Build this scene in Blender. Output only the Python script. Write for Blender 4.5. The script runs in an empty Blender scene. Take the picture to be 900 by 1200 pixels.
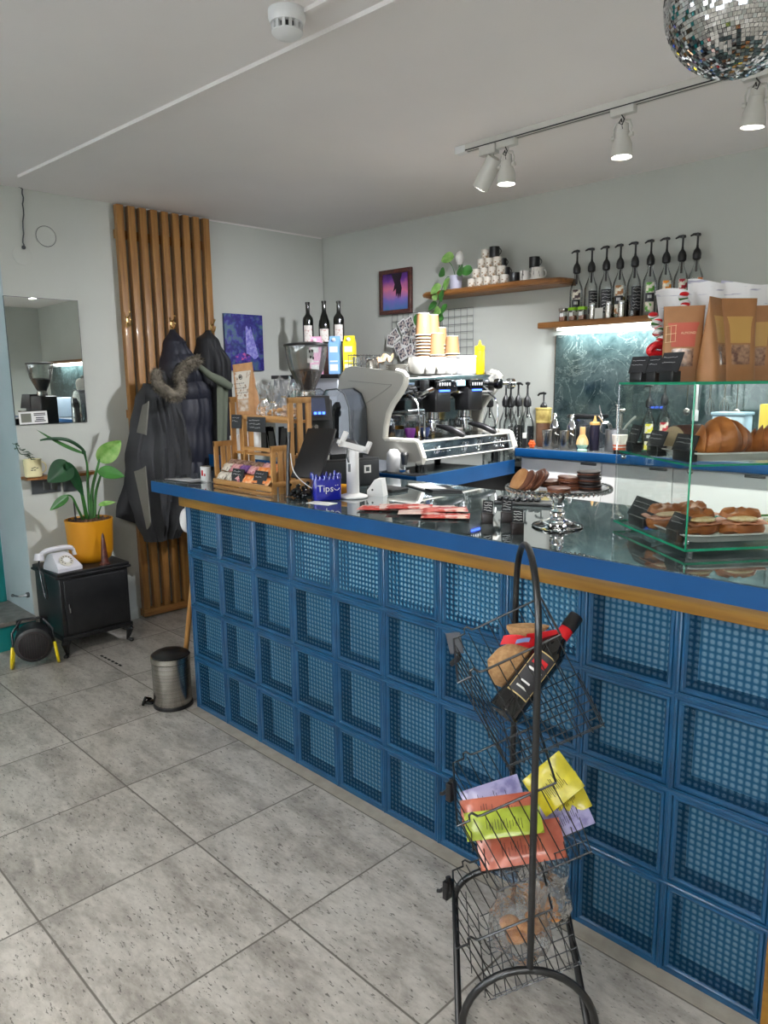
import bpy, bmesh, math, random
from mathutils import Vector, Matrix, Euler
random.seed(7)
SC = bpy.context.scene
COL = SC.collection
PI = math.pi
def V(*a): return Vector(a[0] if len(a) == 1 else a)
def s2l(c):
    c = c / 255.0
    return c / 12.92 if c <= 0.04045 else ((c + 0.055) / 1.055) ** 2.4
def rgb(r, g, b): return (s2l(r), s2l(g), s2l(b), 1.0)

class MB:
    """collects shapes and links them as one mesh"""
    def __init__(self): self.bm = bmesh.new(); self.mi = 0; self.M = Matrix.Identity(4)
    def _v(self, p): return self.bm.verts.new(self.M @ Vector(p))
    def _f(self, vs):
        try:
            f = self.bm.faces.new(vs); f.material_index = self.mi; f.smooth = True; return f
        except ValueError: return None
    def poly(self, pts): return self._f([self._v(p) for p in pts])
    def hexa(self, b, t):
        B = [self._v(p) for p in b]; T = [self._v(p) for p in t]
        self._f(B[::-1]); self._f(T)
        for i in range(4): self._f([B[i], B[(i + 1) % 4], T[(i + 1) % 4], T[i]])
    def box(self, x0, x1, y0, y1, z0, z1, r=0.0):
        if r <= 0:
            self.hexa([(x0, y0, z0), (x1, y0, z0), (x1, y1, z0), (x0, y1, z0)], [(x0, y0, z1), (x1, y0, z1), (x1, y1, z1), (x0, y1, z1)]); return self
        q = min(r, (x1 - x0) / 2.01, (y1 - y0) / 2.01)
        def ring(z, k):
            out = []
            for cx, cy, a0 in ((x1 - q, y1 - q, 0), (x0 + q, y1 - q, 90), (x0 + q, y0 + q, 180), (x1 - q, y0 + q, 270)):
                for a in (0, 30, 60, 90):
                    t = math.radians(a0 + a); out.append((cx + (q - k) * math.cos(t), cy + (q - k) * math.sin(t), z))
            return out
        e = min(q, (z1 - z0) / 2.01) * .5
        self.loft([ring(z0, e), ring(z0 + e * .35, e * .3), ring(z0 + e, 0), ring(z1 - e, 0), ring(z1 - e * .35, e * .3), ring(z1, e)])
        return self
    def loft(self, rings, closed=True, caps=True):
        R = [[self._v(p) for p in r] for r in rings]; n = len(R[0])
        for a, b in zip(R, R[1:]):
            for i in range(n if closed else n - 1):
                self._f([a[i], a[(i + 1) % n], b[(i + 1) % n], b[i]])
        if caps and closed: self._f(R[0][::-1]); self._f(R[-1])
        return self
    def cyl(self, p0, p1, r0, r1=None, n=20, caps=True):
        p0 = V(p0); p1 = V(p1); r1 = r0 if r1 is None else r1
        d = (p1 - p0).normalized(); a = d.orthogonal().normalized(); b = d.cross(a)
        rg = lambda p, r: [p + (a * math.cos(2 * PI * i / n) + b * math.sin(2 * PI * i / n)) * r for i in range(n)]
        self.loft([rg(p0, r0), rg(p1, r1)], caps=caps); return self
    def lathe(self, prof, c=(0, 0, 0), n=28, axis=None, caps=True):
        """prof: (r, h) pairs up the axis"""
        c = V(c); d = V(axis).normalized() if axis else V(0, 0, 1); a = V(1, 0, 0) if not axis else d.orthogonal().normalized(); b = d.cross(a)
        self.loft([[c + d * h + (a * math.cos(2 * PI * i / n) + b * math.sin(2 * PI * i / n)) * max(r, 1e-4) for i in range(n)] for r, h in prof], caps=caps); return self
    def tube(self, pts, r, n=8, closed=False, rads=None):
        P = [V(p) for p in pts]; m = len(P); rings = []; prev = None
        for i, p in enumerate(P):
            if closed: t = P[(i + 1) % m] - P[i - 1]
            else: t = P[min(i + 1, m - 1)] - P[max(i - 1, 0)]
            if t.length < 1e-9: t = V(0, 0, 1)
            t.normalize()
            if prev is None: a = t.orthogonal().normalized()
            else:
                a = prev - t * prev.dot(t)
                a = a.normalized() if a.length > 1e-6 else t.orthogonal().normalized()
            prev = a; b = t.cross(a); q = rads[i] if rads else r
            rings.append([p + (a * math.cos(2 * PI * k / n) + b * math.sin(2 * PI * k / n)) * q for k in range(n)])
        if closed: rings.append(rings[0]); self.loft(rings, caps=False)
        else: self.loft(rings)
        return self
    def prism(self, poly, h, o=(0, 0, 0), ux=(1, 0, 0), uy=(0, 1, 0), un=None):
        """2D outline in the plane (ux, uy) at o, pushed by h along the normal"""
        o = V(o); ux = V(ux); uy = V(uy); un = V(un) if un else ux.cross(uy).normalized()
        A = [self._v(o + ux * x + uy * y) for x, y in poly]; B = [self._v(o + ux * x + uy * y + un * h) for x, y in poly]
        self._f(A[::-1]); self._f(B); n = len(A)
        for i in range(n): self._f([A[i], A[(i + 1) % n], B[(i + 1) % n], B[i]])
        return self
    def sheet(self, fn, nu, nv, th=0.0):
        """grid surface p = fn(u, v), u and v in 0..1, given a thickness th"""
        G = [[V(fn(i / nu, j / nv)) for j in range(nv + 1)] for i in range(nu + 1)]
        A = [[self._v(p) for p in r] for r in G]
        for i in range(nu):
            for j in range(nv): self._f([A[i][j], A[i + 1][j], A[i + 1][j + 1], A[i][j + 1]])
        if th:
            N = []
            for i in range(nu + 1):
                row = []
                for j in range(nv + 1):
                    du = G[min(i + 1, nu)][j] - G[max(i - 1, 0)][j]; dv = G[i][min(j + 1, nv)] - G[i][max(j - 1, 0)]
                    k = du.cross(dv); k = k.normalized() if k.length > 1e-12 else V(0, 0, 1); row.append(k)
                N.append(row)
            Bq = [[self._v(G[i][j] - N[i][j] * th) for j in range(nv + 1)] for i in range(nu + 1)]
            for i in range(nu):
                for j in range(nv): self._f([Bq[i][j], Bq[i][j + 1], Bq[i + 1][j + 1], Bq[i + 1][j]])
            for i in range(nu):
                self._f([A[i][0], Bq[i][0], Bq[i + 1][0], A[i + 1][0]]); self._f([A[i][nv], A[i + 1][nv], Bq[i + 1][nv], Bq[i][nv]])
            for j in range(nv):
                self._f([A[0][j], A[0][j + 1], Bq[0][j + 1], Bq[0][j]]); self._f([A[nu][j], Bq[nu][j], Bq[nu][j + 1], A[nu][j + 1]])
        return self
    def ball(self, c, r, sx=1, sy=1, sz=1, n=14):
        prof = [(math.sin(PI * i / n), -math.cos(PI * i / n)) for i in range(n + 1)]
        c = V(c)
        self.loft([[c + V(r * sx * max(a, 1e-3) * math.cos(2 * PI * k / 18), r * sy * max(a, 1e-3) * math.sin(2 * PI * k / 18), r * sz * h) for k in range(18)] for a, h in prof]); return self
    def build(self, name, mats, parent=None, sharp=35, flat=False, xf=None):
        me = bpy.data.meshes.new(name)
        bmesh.ops.remove_doubles(self.bm, verts=self.bm.verts, dist=1e-7) if False else None
        bmesh.ops.recalc_face_normals(self.bm, faces=self.bm.faces)
        self.bm.to_mesh(me); self.bm.free()
        if flat:
            for p in me.polygons: p.use_smooth = False
        else: me.set_sharp_from_angle(angle=math.radians(sharp))
        for m in (mats if isinstance(mats, (list, tuple)) else [mats]): me.materials.append(m)
        o = bpy.data.objects.new(name, me); COL.objects.link(o)
        if parent: o.parent = parent
        if xf is not None: o.matrix_local = xf
        return o

ORD = ['first', 'second', 'third', 'fourth', 'fifth', 'sixth', 'seventh', 'eighth', 'ninth', 'tenth', 'eleventh', 'twelfth', 'thirteenth', 'fourteenth']
def tag(o, label, cat, group=None, kind=None):
    o['label'] = label; o['category'] = cat
    if group: o['group'] = group
    if kind: o['kind'] = kind
    return o
def thing(name, label, cat, loc=(0, 0, 0), rz=0.0, group=None, rot=None):
    o = bpy.data.objects.new(name, None); COL.objects.link(o); o.empty_display_size = .05
    o.location = loc; o.rotation_euler = rot if rot else (0, 0, rz)
    return tag(o, label, cat, group)
def struct(o): o['kind'] = 'structure'; return o
def children(o): return [c for c in bpy.data.objects if c.parent == o]
def dup(o, loc, label=None, rz=None, parent=None, scale=None, group=None):
    c = o.copy(); COL.objects.link(c)
    if parent: c.parent = parent
    else:
        c.location = loc
        if rz is not None: c.rotation_euler = (0, 0, rz)
        if scale: c.scale = (scale, scale, scale) if not isinstance(scale, tuple) else scale
    if label: c['label'] = label
    if group: c['group'] = group
    for ch in children(o): dup(ch, None, parent=c)
    return c
def text(s, size, parent, mat, loc, rot, name='lettering', align='CENTER', ext=.0004):
    cu = bpy.data.curves.new(name, 'FONT'); cu.body = s; cu.size = size; cu.align_x = align; cu.align_y = 'CENTER'; cu.extrude = ext; cu.resolution_u = 2
    t = bpy.data.objects.new(name, cu); COL.objects.link(t)
    bpy.context.view_layer.update()
    me = bpy.data.meshes.new_from_object(t.evaluated_get(bpy.context.evaluated_depsgraph_get()))
    bpy.data.objects.remove(t); me.materials.clear(); me.materials.append(mat)
    o = bpy.data.objects.new(name, me); COL.objects.link(o); o.parent = parent; o.location = loc
    if isinstance(rot, Matrix): o.rotation_euler = rot.to_euler()
    else: o.rotation_euler = rot
    return o
def frame(ux, uz):
    """rotation whose local x is ux and local z is uz"""
    uz = V(uz).normalized(); ux = V(ux); ux = (ux - uz * ux.dot(uz)).normalized(); uy = uz.cross(ux)
    return Matrix((ux, uy, uz)).transposed()
def arc(c, r, a0, a1, n, ex=(1, 0, 0), ey=(0, 0, 1), ry=None):
    c = V(c); ex = V(ex); ey = V(ey); ry = r if ry is None else ry
    return [c + ex * (r * math.cos(a0 + (a1 - a0) * i / n)) + ey * (ry * math.sin(a0 + (a1 - a0) * i / n)) for i in range(n + 1)]

# ---------------------------------------------------------------- materials
def new_mat(name):
    m = bpy.data.materials.new(name); m.use_nodes = True; nt = m.node_tree; nt.nodes.clear()
    out = nt.nodes.new('ShaderNodeOutputMaterial'); return m, nt, out
def nd(nt, t, **k):
    n = nt.nodes.new(t)
    for a, v in k.items():
        if a.startswith('i_'): n.inputs[a[2:].replace('_', ' ')].default_value = v
        else: setattr(n, a, v)
    return n
def ramp(nt, src, stops):
    r = nt.nodes.new('ShaderNodeValToRGB'); e = r.color_ramp.elements
    while len(e) > 1: e.remove(e[-1])
    e[0].position = stops[0][0]; e[0].color = stops[0][1]
    for p, c in stops[1:]: x = e.new(p); x.color = c
    nt.links.new(src, r.inputs[0]); return r.outputs[0]
def mixc(nt, f, a, b, mode='MIX'):
    m = nt.nodes.new('ShaderNodeMix'); m.data_type = 'RGBA'; m.blend_type = mode
    for i, v in ((0, f), (6, a), (7, b)):
        if hasattr(v, 'links') or hasattr(v, 'is_output'): nt.links.new(v, m.inputs[i])
        else: m.inputs[i].default_value = v
    return m.outputs[2]
def math_(nt, op, a, b=None, c=None):
    m = nt.nodes.new('ShaderNodeMath'); m.operation = op
    for i, v in enumerate((a, b, c)):
        if v is None: continue
        if hasattr(v, 'is_output'): nt.links.new(v, m.inputs[i])
        else: m.inputs[i].default_value = v
    return m.outputs[0]
def mat(name, col, rough=.5, metal=0.0, col2=None, nscale=20.0, nstretch=None, bump=0.0, bscale=60.0, coat=0.0, emit=None, es=1.0, sheen=0.0, spec=.5, detail=4.0, lo=.35, hi=.65, sss=0.0):
    m, nt, out = new_mat(name); p = nt.nodes.new('ShaderNodeBsdfPrincipled'); nt.links.new(p.outputs[0], out.inputs[0])
    p.inputs['Base Color'].default_value = col; p.inputs['Roughness'].default_value = rough; p.inputs['Metallic'].default_value = metal
    p.inputs['Coat Weight'].default_value = coat; p.inputs['Coat Roughness'].default_value = .05; p.inputs['Specular IOR Level'].default_value = spec
    if sheen: p.inputs['Sheen Weight'].default_value = sheen
    tc = nt.nodes.new('ShaderNodeTexCoord'); vec = tc.outputs['Object']
    if nstretch:
        mp = nt.nodes.new('ShaderNodeMapping'); mp.inputs['Scale'].default_value = nstretch; nt.links.new(vec, mp.inputs[0]); vec = mp.outputs[0]
    if col2 is not None:
        n = nd(nt, 'ShaderNodeTexNoise', i_Scale=nscale, i_Detail=detail); nt.links.new(vec, n.inputs['Vector'])
        nt.links.new(ramp(nt, n.outputs[0], [(lo, col), (hi, col2)]), p.inputs['Base Color'])
    if bump:
        n = nd(nt, 'ShaderNodeTexNoise', i_Scale=bscale, i_Detail=3.0); nt.links.new(vec, n.inputs['Vector'])
        b = nd(nt, 'ShaderNodeBump', i_Strength=bump, i_Distance=.004); nt.links.new(n.outputs[0], b.inputs['Height']); nt.links.new(b.outputs[0], p.inputs['Normal'])
    if emit is not None:
        p.inputs['Emission Color'].default_value = emit; p.inputs['Emission Strength'].default_value = es
    return m
def glass(name, tint=(1, 1, 1, 1), rough=.02, f0=.06, gain=.8, milk=0.0, milkcol=(.8, .8, .8, 1), bump=0.0, bscale=40.0):
    """thin clear sheet: see-through with a fresnel gloss and, if milk > 0, a little scatter"""
    m, nt, out = new_mat(name)
    t = nd(nt, 'ShaderNodeBsdfTransparent', i_Color=tint); g = nd(nt, 'ShaderNodeBsdfGlossy', i_Roughness=rough)
    lw = nd(nt, 'ShaderNodeLayerWeight', i_Blend=.25); f = math_(nt, 'MULTIPLY_ADD', lw.outputs['Fresnel'], gain, f0)
    fc = math_(nt, 'MINIMUM', f, 1.0)
    if bump:
        n = nd(nt, 'ShaderNodeTexNoise', i_Scale=bscale, i_Detail=2.0); tc = nt.nodes.new('ShaderNodeTexCoord'); nt.links.new(tc.outputs['Object'], n.inputs['Vector'])
        b = nd(nt, 'ShaderNodeBump', i_Strength=bump, i_Distance=.01); nt.links.new(n.outputs[0], b.inputs['Height']); nt.links.new(b.outputs[0], g.inputs['Normal']); nt.links.new(b.outputs[0], lw.inputs['Normal'])
    mx = nt.nodes.new('ShaderNodeMixShader'); nt.links.new(fc, mx.inputs[0]); nt.links.new(t.outputs[0], mx.inputs[1]); nt.links.new(g.outputs[0], mx.inputs[2])
    last = mx
    if milk:
        d = nd(nt, 'ShaderNodeBsdfDiffuse', i_Color=milkcol); m2 = nt.nodes.new('ShaderNodeMixShader'); m2.inputs[0].default_value = milk
        nt.links.new(mx.outputs[0], m2.inputs[1]); nt.links.new(d.outputs[0], m2.inputs[2]); last = m2
    nt.links.new(last.outputs[0], out.inputs[0]); return m
def wood(name, a, b, axis=0, scale=7.0, rough=.45, coat=.1):
    st = [38.0, 38.0, 38.0]; st[axis] = 2.2
    return mat(name, a, rough, col2=b, nscale=scale * .2, nstretch=tuple(st), bump=.15, bscale=scale * .5, coat=coat, detail=6.0, lo=.3, hi=.7)

def area(name, loc, rot, sx, sy, e, col=(1, 1, 1)):
    L = bpy.data.lights.new(name, 'AREA'); L.shape = 'RECTANGLE'; L.size = sx; L.size_y = sy; L.energy = e; L.color = col
    o = bpy.data.objects.new(name, L); COL.objects.link(o); o.location = loc; o.rotation_euler = rot; return o

M = {}
WALL_C = rgb(186, 194, 188)
M['wall'] = mat('wall_paint', rgb(194, 197, 190), .75, col2=rgb(188, 191, 184), nscale=1.5, bump=.05, bscale=90)
M['jamb'] = mat('jamb_paint', rgb(184, 196, 198), .6, col2=rgb(174, 188, 190), nscale=3)
M['ceil'] = mat('ceiling_paint', rgb(238, 234, 231), .85, col2=rgb(232, 228, 226), nscale=1.2, bump=.08, bscale=14)
M['white'] = mat('white_plastic', rgb(225, 226, 226), .35)
M['white_gloss'] = mat('white_ceramic', rgb(214, 212, 206), .15, coat=.4)
M['offwhite'] = mat('offwhite_paint', rgb(212, 212, 205), .5)
M['lampwhite'] = mat('lamp_white', rgb(205, 203, 196), .35)
M['black'] = mat('black_plastic', rgb(22, 22, 24), .35)
M['black_gloss'] = mat('black_gloss', rgb(12, 12, 14), .12)
M['black_matte'] = mat('black_matte', rgb(20, 20, 21), .8)
M['black_metal'] = mat('black_metal', rgb(16, 17, 19), .32, spec=.6)
M['iron'] = mat('painted_black_wood', rgb(17, 18, 20), .38, col2=rgb(26, 26, 28), nscale=14)
M['chrome'] = mat('chrome', rgb(205, 207, 210), .08, 1.0)
M['steel'] = mat('brushed_steel', rgb(176, 172, 165), .26, 1.0, nstretch=(1, 1, 60), col2=rgb(150, 146, 140), nscale=3)
M['steel_d'] = mat('dull_steel', rgb(120, 121, 122), .4, 1.0)
M['brass'] = mat('brass', rgb(190, 160, 105), .3, 1.0)
M['blue'] = mat('blue_laminate', rgb(2, 72, 126), .5, spec=.3, col2=rgb(2, 66, 118), nscale=5)
M['bluegap'] = mat('blue_grout', rgb(12, 68, 106), .3, col2=rgb(18, 80, 120), nscale=12, coat=.3)
M['blockback'] = mat('pressed_glass_back', rgb(222, 234, 240), .4, col2=rgb(200, 220, 230), nscale=6)
M['oak'] = wood('golden_oak', rgb(150, 108, 30), rgb(118, 80, 20), 0)
M['slat'] = wood('slat_pine', rgb(166, 120, 64), rgb(128, 86, 40), 2)
M['slatx'] = wood('slat_pine_rail', rgb(166, 120, 64), rgb(128, 86, 40), 1)
M['bamboo'] = wood('bamboo', rgb(186, 140, 82), rgb(160, 112, 58), 2)
M['bamboox'] = wood('bamboo_flat', rgb(186, 140, 82), rgb(160, 112, 58), 0)
M['shelf'] = wood('live_edge_shelf', rgb(156, 104, 52), rgb(112, 70, 30), 0)
M['darkwood'] = wood('mahogany', rgb(92, 42, 30), rgb(52, 24, 20), 1, coat=.4)
M['teal'] = mat('teal_door_paint', rgb(16, 130, 128), .4, col2=rgb(14, 120, 120), nscale=6)
M['stone'] = mat('threshold_stone', rgb(140, 136, 130), .6, col2=rgb(112, 110, 106), nscale=16)
M['kraft'] = mat('kraft_paper', rgb(186, 140, 96), .7, col2=rgb(172, 126, 84), nscale=40, bump=.1)
M['kraft_d'] = mat('kraft_pouch', rgb(168, 118, 74), .55, col2=rgb(152, 104, 62), nscale=12, bump=.1, bscale=25)
M['kraft_cup'] = mat('kraft_cup', rgb(176, 132, 90), .6)
M['receipt'] = mat('printed_paper', rgb(236, 236, 238), .6, col2=rgb(176, 176, 196), nscale=1.0, nstretch=(14, 14, 130), lo=.6, hi=.66)
M['paper'] = mat('white_paper', rgb(236, 236, 234), .6)
M['chalk'] = mat('chalkboard', rgb(30, 32, 36), .55)
M['choc'] = mat('milk_chocolate', rgb(112, 66, 46), .45, col2=rgb(92, 52, 38), nscale=30, bump=.2)
M['choc_d'] = mat('dark_biscuit', rgb(40, 28, 26), .6, col2=rgb(26, 18, 18), nscale=40, bump=.4)
M['cream'] = mat('cream_filling', rgb(226, 200, 160), .6)
M['biscuit'] = mat('pale_biscuit', rgb(188, 140, 92), .65, col2=rgb(170, 118, 72), nscale=30, bump=.3)
M['crois'] = mat('croissant_crust', rgb(186, 112, 50), .42, col2=rgb(140, 74, 30), nscale=14, bump=.5, bscale=70, detail=6)
M['green'] = mat('leaf_green', rgb(46, 98, 40), .4, col2=rgb(62, 120, 50), nscale=14)
M['green_d'] = mat('leaf_dark', rgb(24, 62, 36), .38, col2=rgb(34, 78, 42), nscale=14)
M['green_l'] = mat('leaf_light', rgb(96, 150, 60), .4, col2=rgb(150, 186, 110), nscale=22)
M['soil'] = mat('potting_soil', rgb(62, 44, 32), .95, col2=rgb(100, 70, 48), nscale=60, bump=.8)
M['yellowpot'] = mat('mustard_pot', rgb(198, 134, 18), .42)
M['yellow'] = mat('yellow_squeeze_plastic', rgb(232, 206, 24), .35)
M['creammug'] = mat('cream_enamel', rgb(236, 226, 178), .3)
M['phone'] = mat('pale_grey_bakelite', rgb(206, 206, 212), .3)
M['marble_n'] = None
M['clear'] = glass('clear_glass', (.93, .95, .95, 1))
M['clear2'] = glass('clear_glass_thick', (.9, .93, .92, 1), f0=.12, milk=.05)
M['realglass'] = mat('solid_glass', (1, 1, 1, 1), .02); M['realglass'].node_tree.nodes['Principled BSDF'].inputs['Transmission Weight'].default_value = 1.0
M['pressed'] = glass('pressed_glass', (.95, .97, .97, 1), .08, .14, milk=.22, milkcol=(.85, .88, .88, 1))
M['cellophane'] = glass('cellophane', (.93, .93, .93, 1), .12, .10, milk=.07, bump=.9, bscale=45)
M['caseglass'] = glass('display_glass', (.955, .98, .97, 1), .01, .004, gain=.28)
M['glassedge'] = mat('green_glass_edge', rgb(30, 150, 110), .15, emit=None)
M['smoke'] = glass('smoked_clear_plastic', (.70, .74, .78, 1), .06, .10, milk=.10, milkcol=(.25, .28, .33, 1))
M['beans'] = mat('coffee_beans', rgb(40, 26, 18), .45, col2=rgb(70, 44, 28), nscale=120, bump=1, bscale=160)
M['navy'] = mat('navy_padded_cloth', rgb(20, 22, 34), .6, col2=rgb(27, 29, 42), nscale=9, bump=.4, bscale=12)
M['greycoat'] = mat('charcoal_parka_cloth', rgb(42, 43, 46), .85, col2=rgb(54, 55, 57), nscale=8, bump=.3, bscale=12)
M['greypanel'] = mat('light_grey_cloth', rgb(108, 106, 98), .85)
M['olive'] = mat('olive_lining', rgb(92, 98, 84), .85)
M['fur'] = mat('grey_fur', rgb(122, 114, 100), .9, col2=rgb(84, 78, 68), nscale=30)
M['red'] = mat('red_ribbon', rgb(200, 20, 30), .4)
M['burlap'] = mat('burlap', rgb(182, 144, 100), .9, col2=rgb(156, 118, 78), nscale=90, bump=.8, bscale=160)
M['ink'] = mat('printed_ink', rgb(40, 38, 38), .7)
M['chalkink'] = mat('chalk_writing', rgb(225, 225, 225), .8)
M['orange'] = mat('orange_plastic', rgb(226, 96, 40), .5)
M['cobalt'] = mat('cobalt_glass', rgb(14, 24, 150), .12, coat=.5)
M['lamp_on'] = mat('lit_lamp', rgb(255, 250, 240), .5, emit=(1, .96, .88, 1), es=14)
M['led'] = mat('led_strip', rgb(255, 255, 255), .5, emit=(.92, .98, 1, 1), es=14)
M['bluelcd'] = mat('blue_display', rgb(10, 20, 90), .5, emit=(.05, .15, 1, 1), es=3)
M['cyanlcd'] = mat('cyan_display', rgb(120, 190, 210), .5, emit=(.4, .75, .9, 1), es=.8)
M['mirror'] = mat('mirror_silver', rgb(232, 236, 234), .01, 1.0)
M['machine'] = mat('machine_grey_panel', rgb(182, 180, 172), .32, coat=.3)
M['machine_w'] = mat('machine_ivory_trim', rgb(228, 226, 216), .28, coat=.3)
M['purple'] = mat('purple_cup', rgb(112, 44, 132), .3)
M['bluecup'] = mat('navy_cup', rgb(52, 66, 110), .3)
M['doorwhite'] = mat('cabinet_front', rgb(222, 224, 226), .4)
M['photoink'] = mat('photo_print', rgb(60, 64, 84), .4, col2=rgb(214, 200, 192), nscale=60, lo=.45, hi=.55)
M['greytable'] = mat('grey_counter_edge', rgb(70, 74, 76), .4)

def marble(name, a, b, c, rough, scale, vein=.5, coat=0):
    m, nt, out = new_mat(name); p = nd(nt, 'ShaderNodeBsdfPrincipled', i_Roughness=rough); p.inputs['Coat Weight'].default_value = coat; nt.links.new(p.outputs[0], out.inputs[0])
    tc = nt.nodes.new('ShaderNodeTexCoord')
    n = nd(nt, 'ShaderNodeTexNoise', i_Scale=scale, i_Detail=8.0, i_Roughness=.68, i_Distortion=.25); nt.links.new(tc.outputs['Object'], n.inputs['Vector'])
    base = ramp(nt, n.outputs[0], [(.36, a), (.52, b), (.68, a)])
    n2 = nd(nt, 'ShaderNodeTexNoise', i_Scale=scale * .9, i_Detail=9.0, i_Roughness=.66, i_Distortion=.7); mp = nd(nt, 'ShaderNodeMapping', i_Location=(3, 5, 2)); nt.links.new(tc.outputs['Object'], mp.inputs[0]); nt.links.new(mp.outputs[0], n2.inputs['Vector'])
    v = ramp(nt, n2.outputs[0], [(.49, (0, 0, 0, 1)), (.5, (vein, vein, vein, 1)), (.51, (0, 0, 0, 1))])
    nt.links.new(mixc(nt, v, base, c), p.inputs['Base Color']); return m
M['marble'] = marble('green_marble', rgb(26, 42, 44), rgb(60, 76, 76), rgb(150, 162, 156), .16, 6.5, .45)
M['topmarble'] = marble('worktop_marble', rgb(30, 42, 44), rgb(80, 94, 96), rgb(150, 162, 162), .035, 5.0, .5, coat=.9)

def floor_mat():
    m, nt, out = new_mat('travertine_tiles'); p = nd(nt, 'ShaderNodeBsdfPrincipled'); nt.links.new(p.outputs[0], out.inputs[0])
    tc = nt.nodes.new('ShaderNodeTexCoord'); sp = nt.nodes.new('ShaderNodeSeparateXYZ'); nt.links.new(tc.outputs['Object'], sp.inputs[0])
    T = .506; x = math_(nt, 'DIVIDE', math_(nt, 'SUBTRACT', sp.outputs[0], .923 - T * 20), T); y = math_(nt, 'DIVIDE', math_(nt, 'SUBTRACT', sp.outputs[1], -.562 - T * 20), T)
    def dist(a):
        f = math_(nt, 'FRACT', a); return math_(nt, 'MINIMUM', f, math_(nt, 'SUBTRACT', 1.0, f))
    d = math_(nt, 'MINIMUM', dist(x), dist(y))
    idv = nt.nodes.new('ShaderNodeCombineXYZ'); nt.links.new(math_(nt, 'FLOOR', x), idv.inputs[0]); nt.links.new(math_(nt, 'FLOOR', y), idv.inputs[1])
    wn = nd(nt, 'ShaderNodeTexWhiteNoise', noise_dimensions='3D'); nt.links.new(idv.outputs[0], wn.inputs['Vector'])
    sc = nd(nt, 'ShaderNodeVectorMath', operation='SCALE'); nt.links.new(wn.outputs['Color'], sc.inputs[0]); sc.inputs['Scale'].default_value = 13.0
    ad = nd(nt, 'ShaderNodeVectorMath', operation='ADD'); nt.links.new(tc.outputs['Object'], ad.inputs[0]); nt.links.new(sc.outputs[0], ad.inputs[1])
    rot = nd(nt, 'ShaderNodeMapping'); rot.inputs['Scale'].default_value = (1.0, 2.3, 1); nt.links.new(ad.outputs[0], rot.inputs[0])
    n = nd(nt, 'ShaderNodeTexNoise', i_Scale=3.4, i_Detail=9.0, i_Roughness=.66, i_Distortion=.3); nt.links.new(rot.outputs[0], n.inputs['Vector'])
    n3 = nd(nt, 'ShaderNodeTexNoise', i_Scale=26.0, i_Detail=5.0, i_Roughness=.7); nt.links.new(rot.outputs[0], n3.inputs['Vector'])
    base = ramp(nt, n.outputs[0], [(.34, rgb(126, 120, 112)), (.46, rgb(160, 154, 145)), (.54, rgb(186, 181, 172)), (.7, rgb(204, 199, 191))])
    base = mixc(nt, .35, base, ramp(nt, n3.outputs[0], [(.3, rgb(112, 108, 102)), (.6, rgb(196, 192, 185))]), 'MIX')
    rp = nd(nt, 'ShaderNodeMapping'); rp.inputs['Rotation'].default_value = (0, 0, .5); rp.inputs['Scale'].default_value = (1.0, 3.0, 1); nt.links.new(ad.outputs[0], rp.inputs[0])
    pit = nd(nt, 'ShaderNodeTexNoise', i_Scale=46.0, i_Detail=3.0, i_Roughness=.6); nt.links.new(rp.outputs[0], pit.inputs['Vector'])
    pf = ramp(nt, pit.outputs[0], [(.615, (0, 0, 0, 1)), (.66, (1, 1, 1, 1))])
    base = mixc(nt, math_(nt, 'MULTIPLY', pf, .75), base, rgb(62, 58, 52))
    g = ramp(nt, d, [(.004, (1, 1, 1, 1)), (.0065, (0, 0, 0, 1))])
    nt.links.new(mixc(nt, g, base, rgb(108, 103, 96)), p.inputs['Base Color'])
    rr = ramp(nt, n.outputs[0], [(.3, (.38, .38, .38, 1)), (.7, (.27, .27, .27, 1))]); nt.links.new(math_(nt, 'ADD', rr, math_(nt, 'MULTIPLY', g, .3)), p.inputs['Roughness'])
    b = nd(nt, 'ShaderNodeBump', i_Strength=.35, i_Distance=.002); h = math_(nt, 'SUBTRACT', 1.0, math_(nt, 'MAXIMUM', g, pf)); nt.links.new(h, b.inputs['Height']); nt.links.new(b.outputs[0], p.inputs['Normal'])
    return m
M['floor'] = floor_mat()
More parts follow.
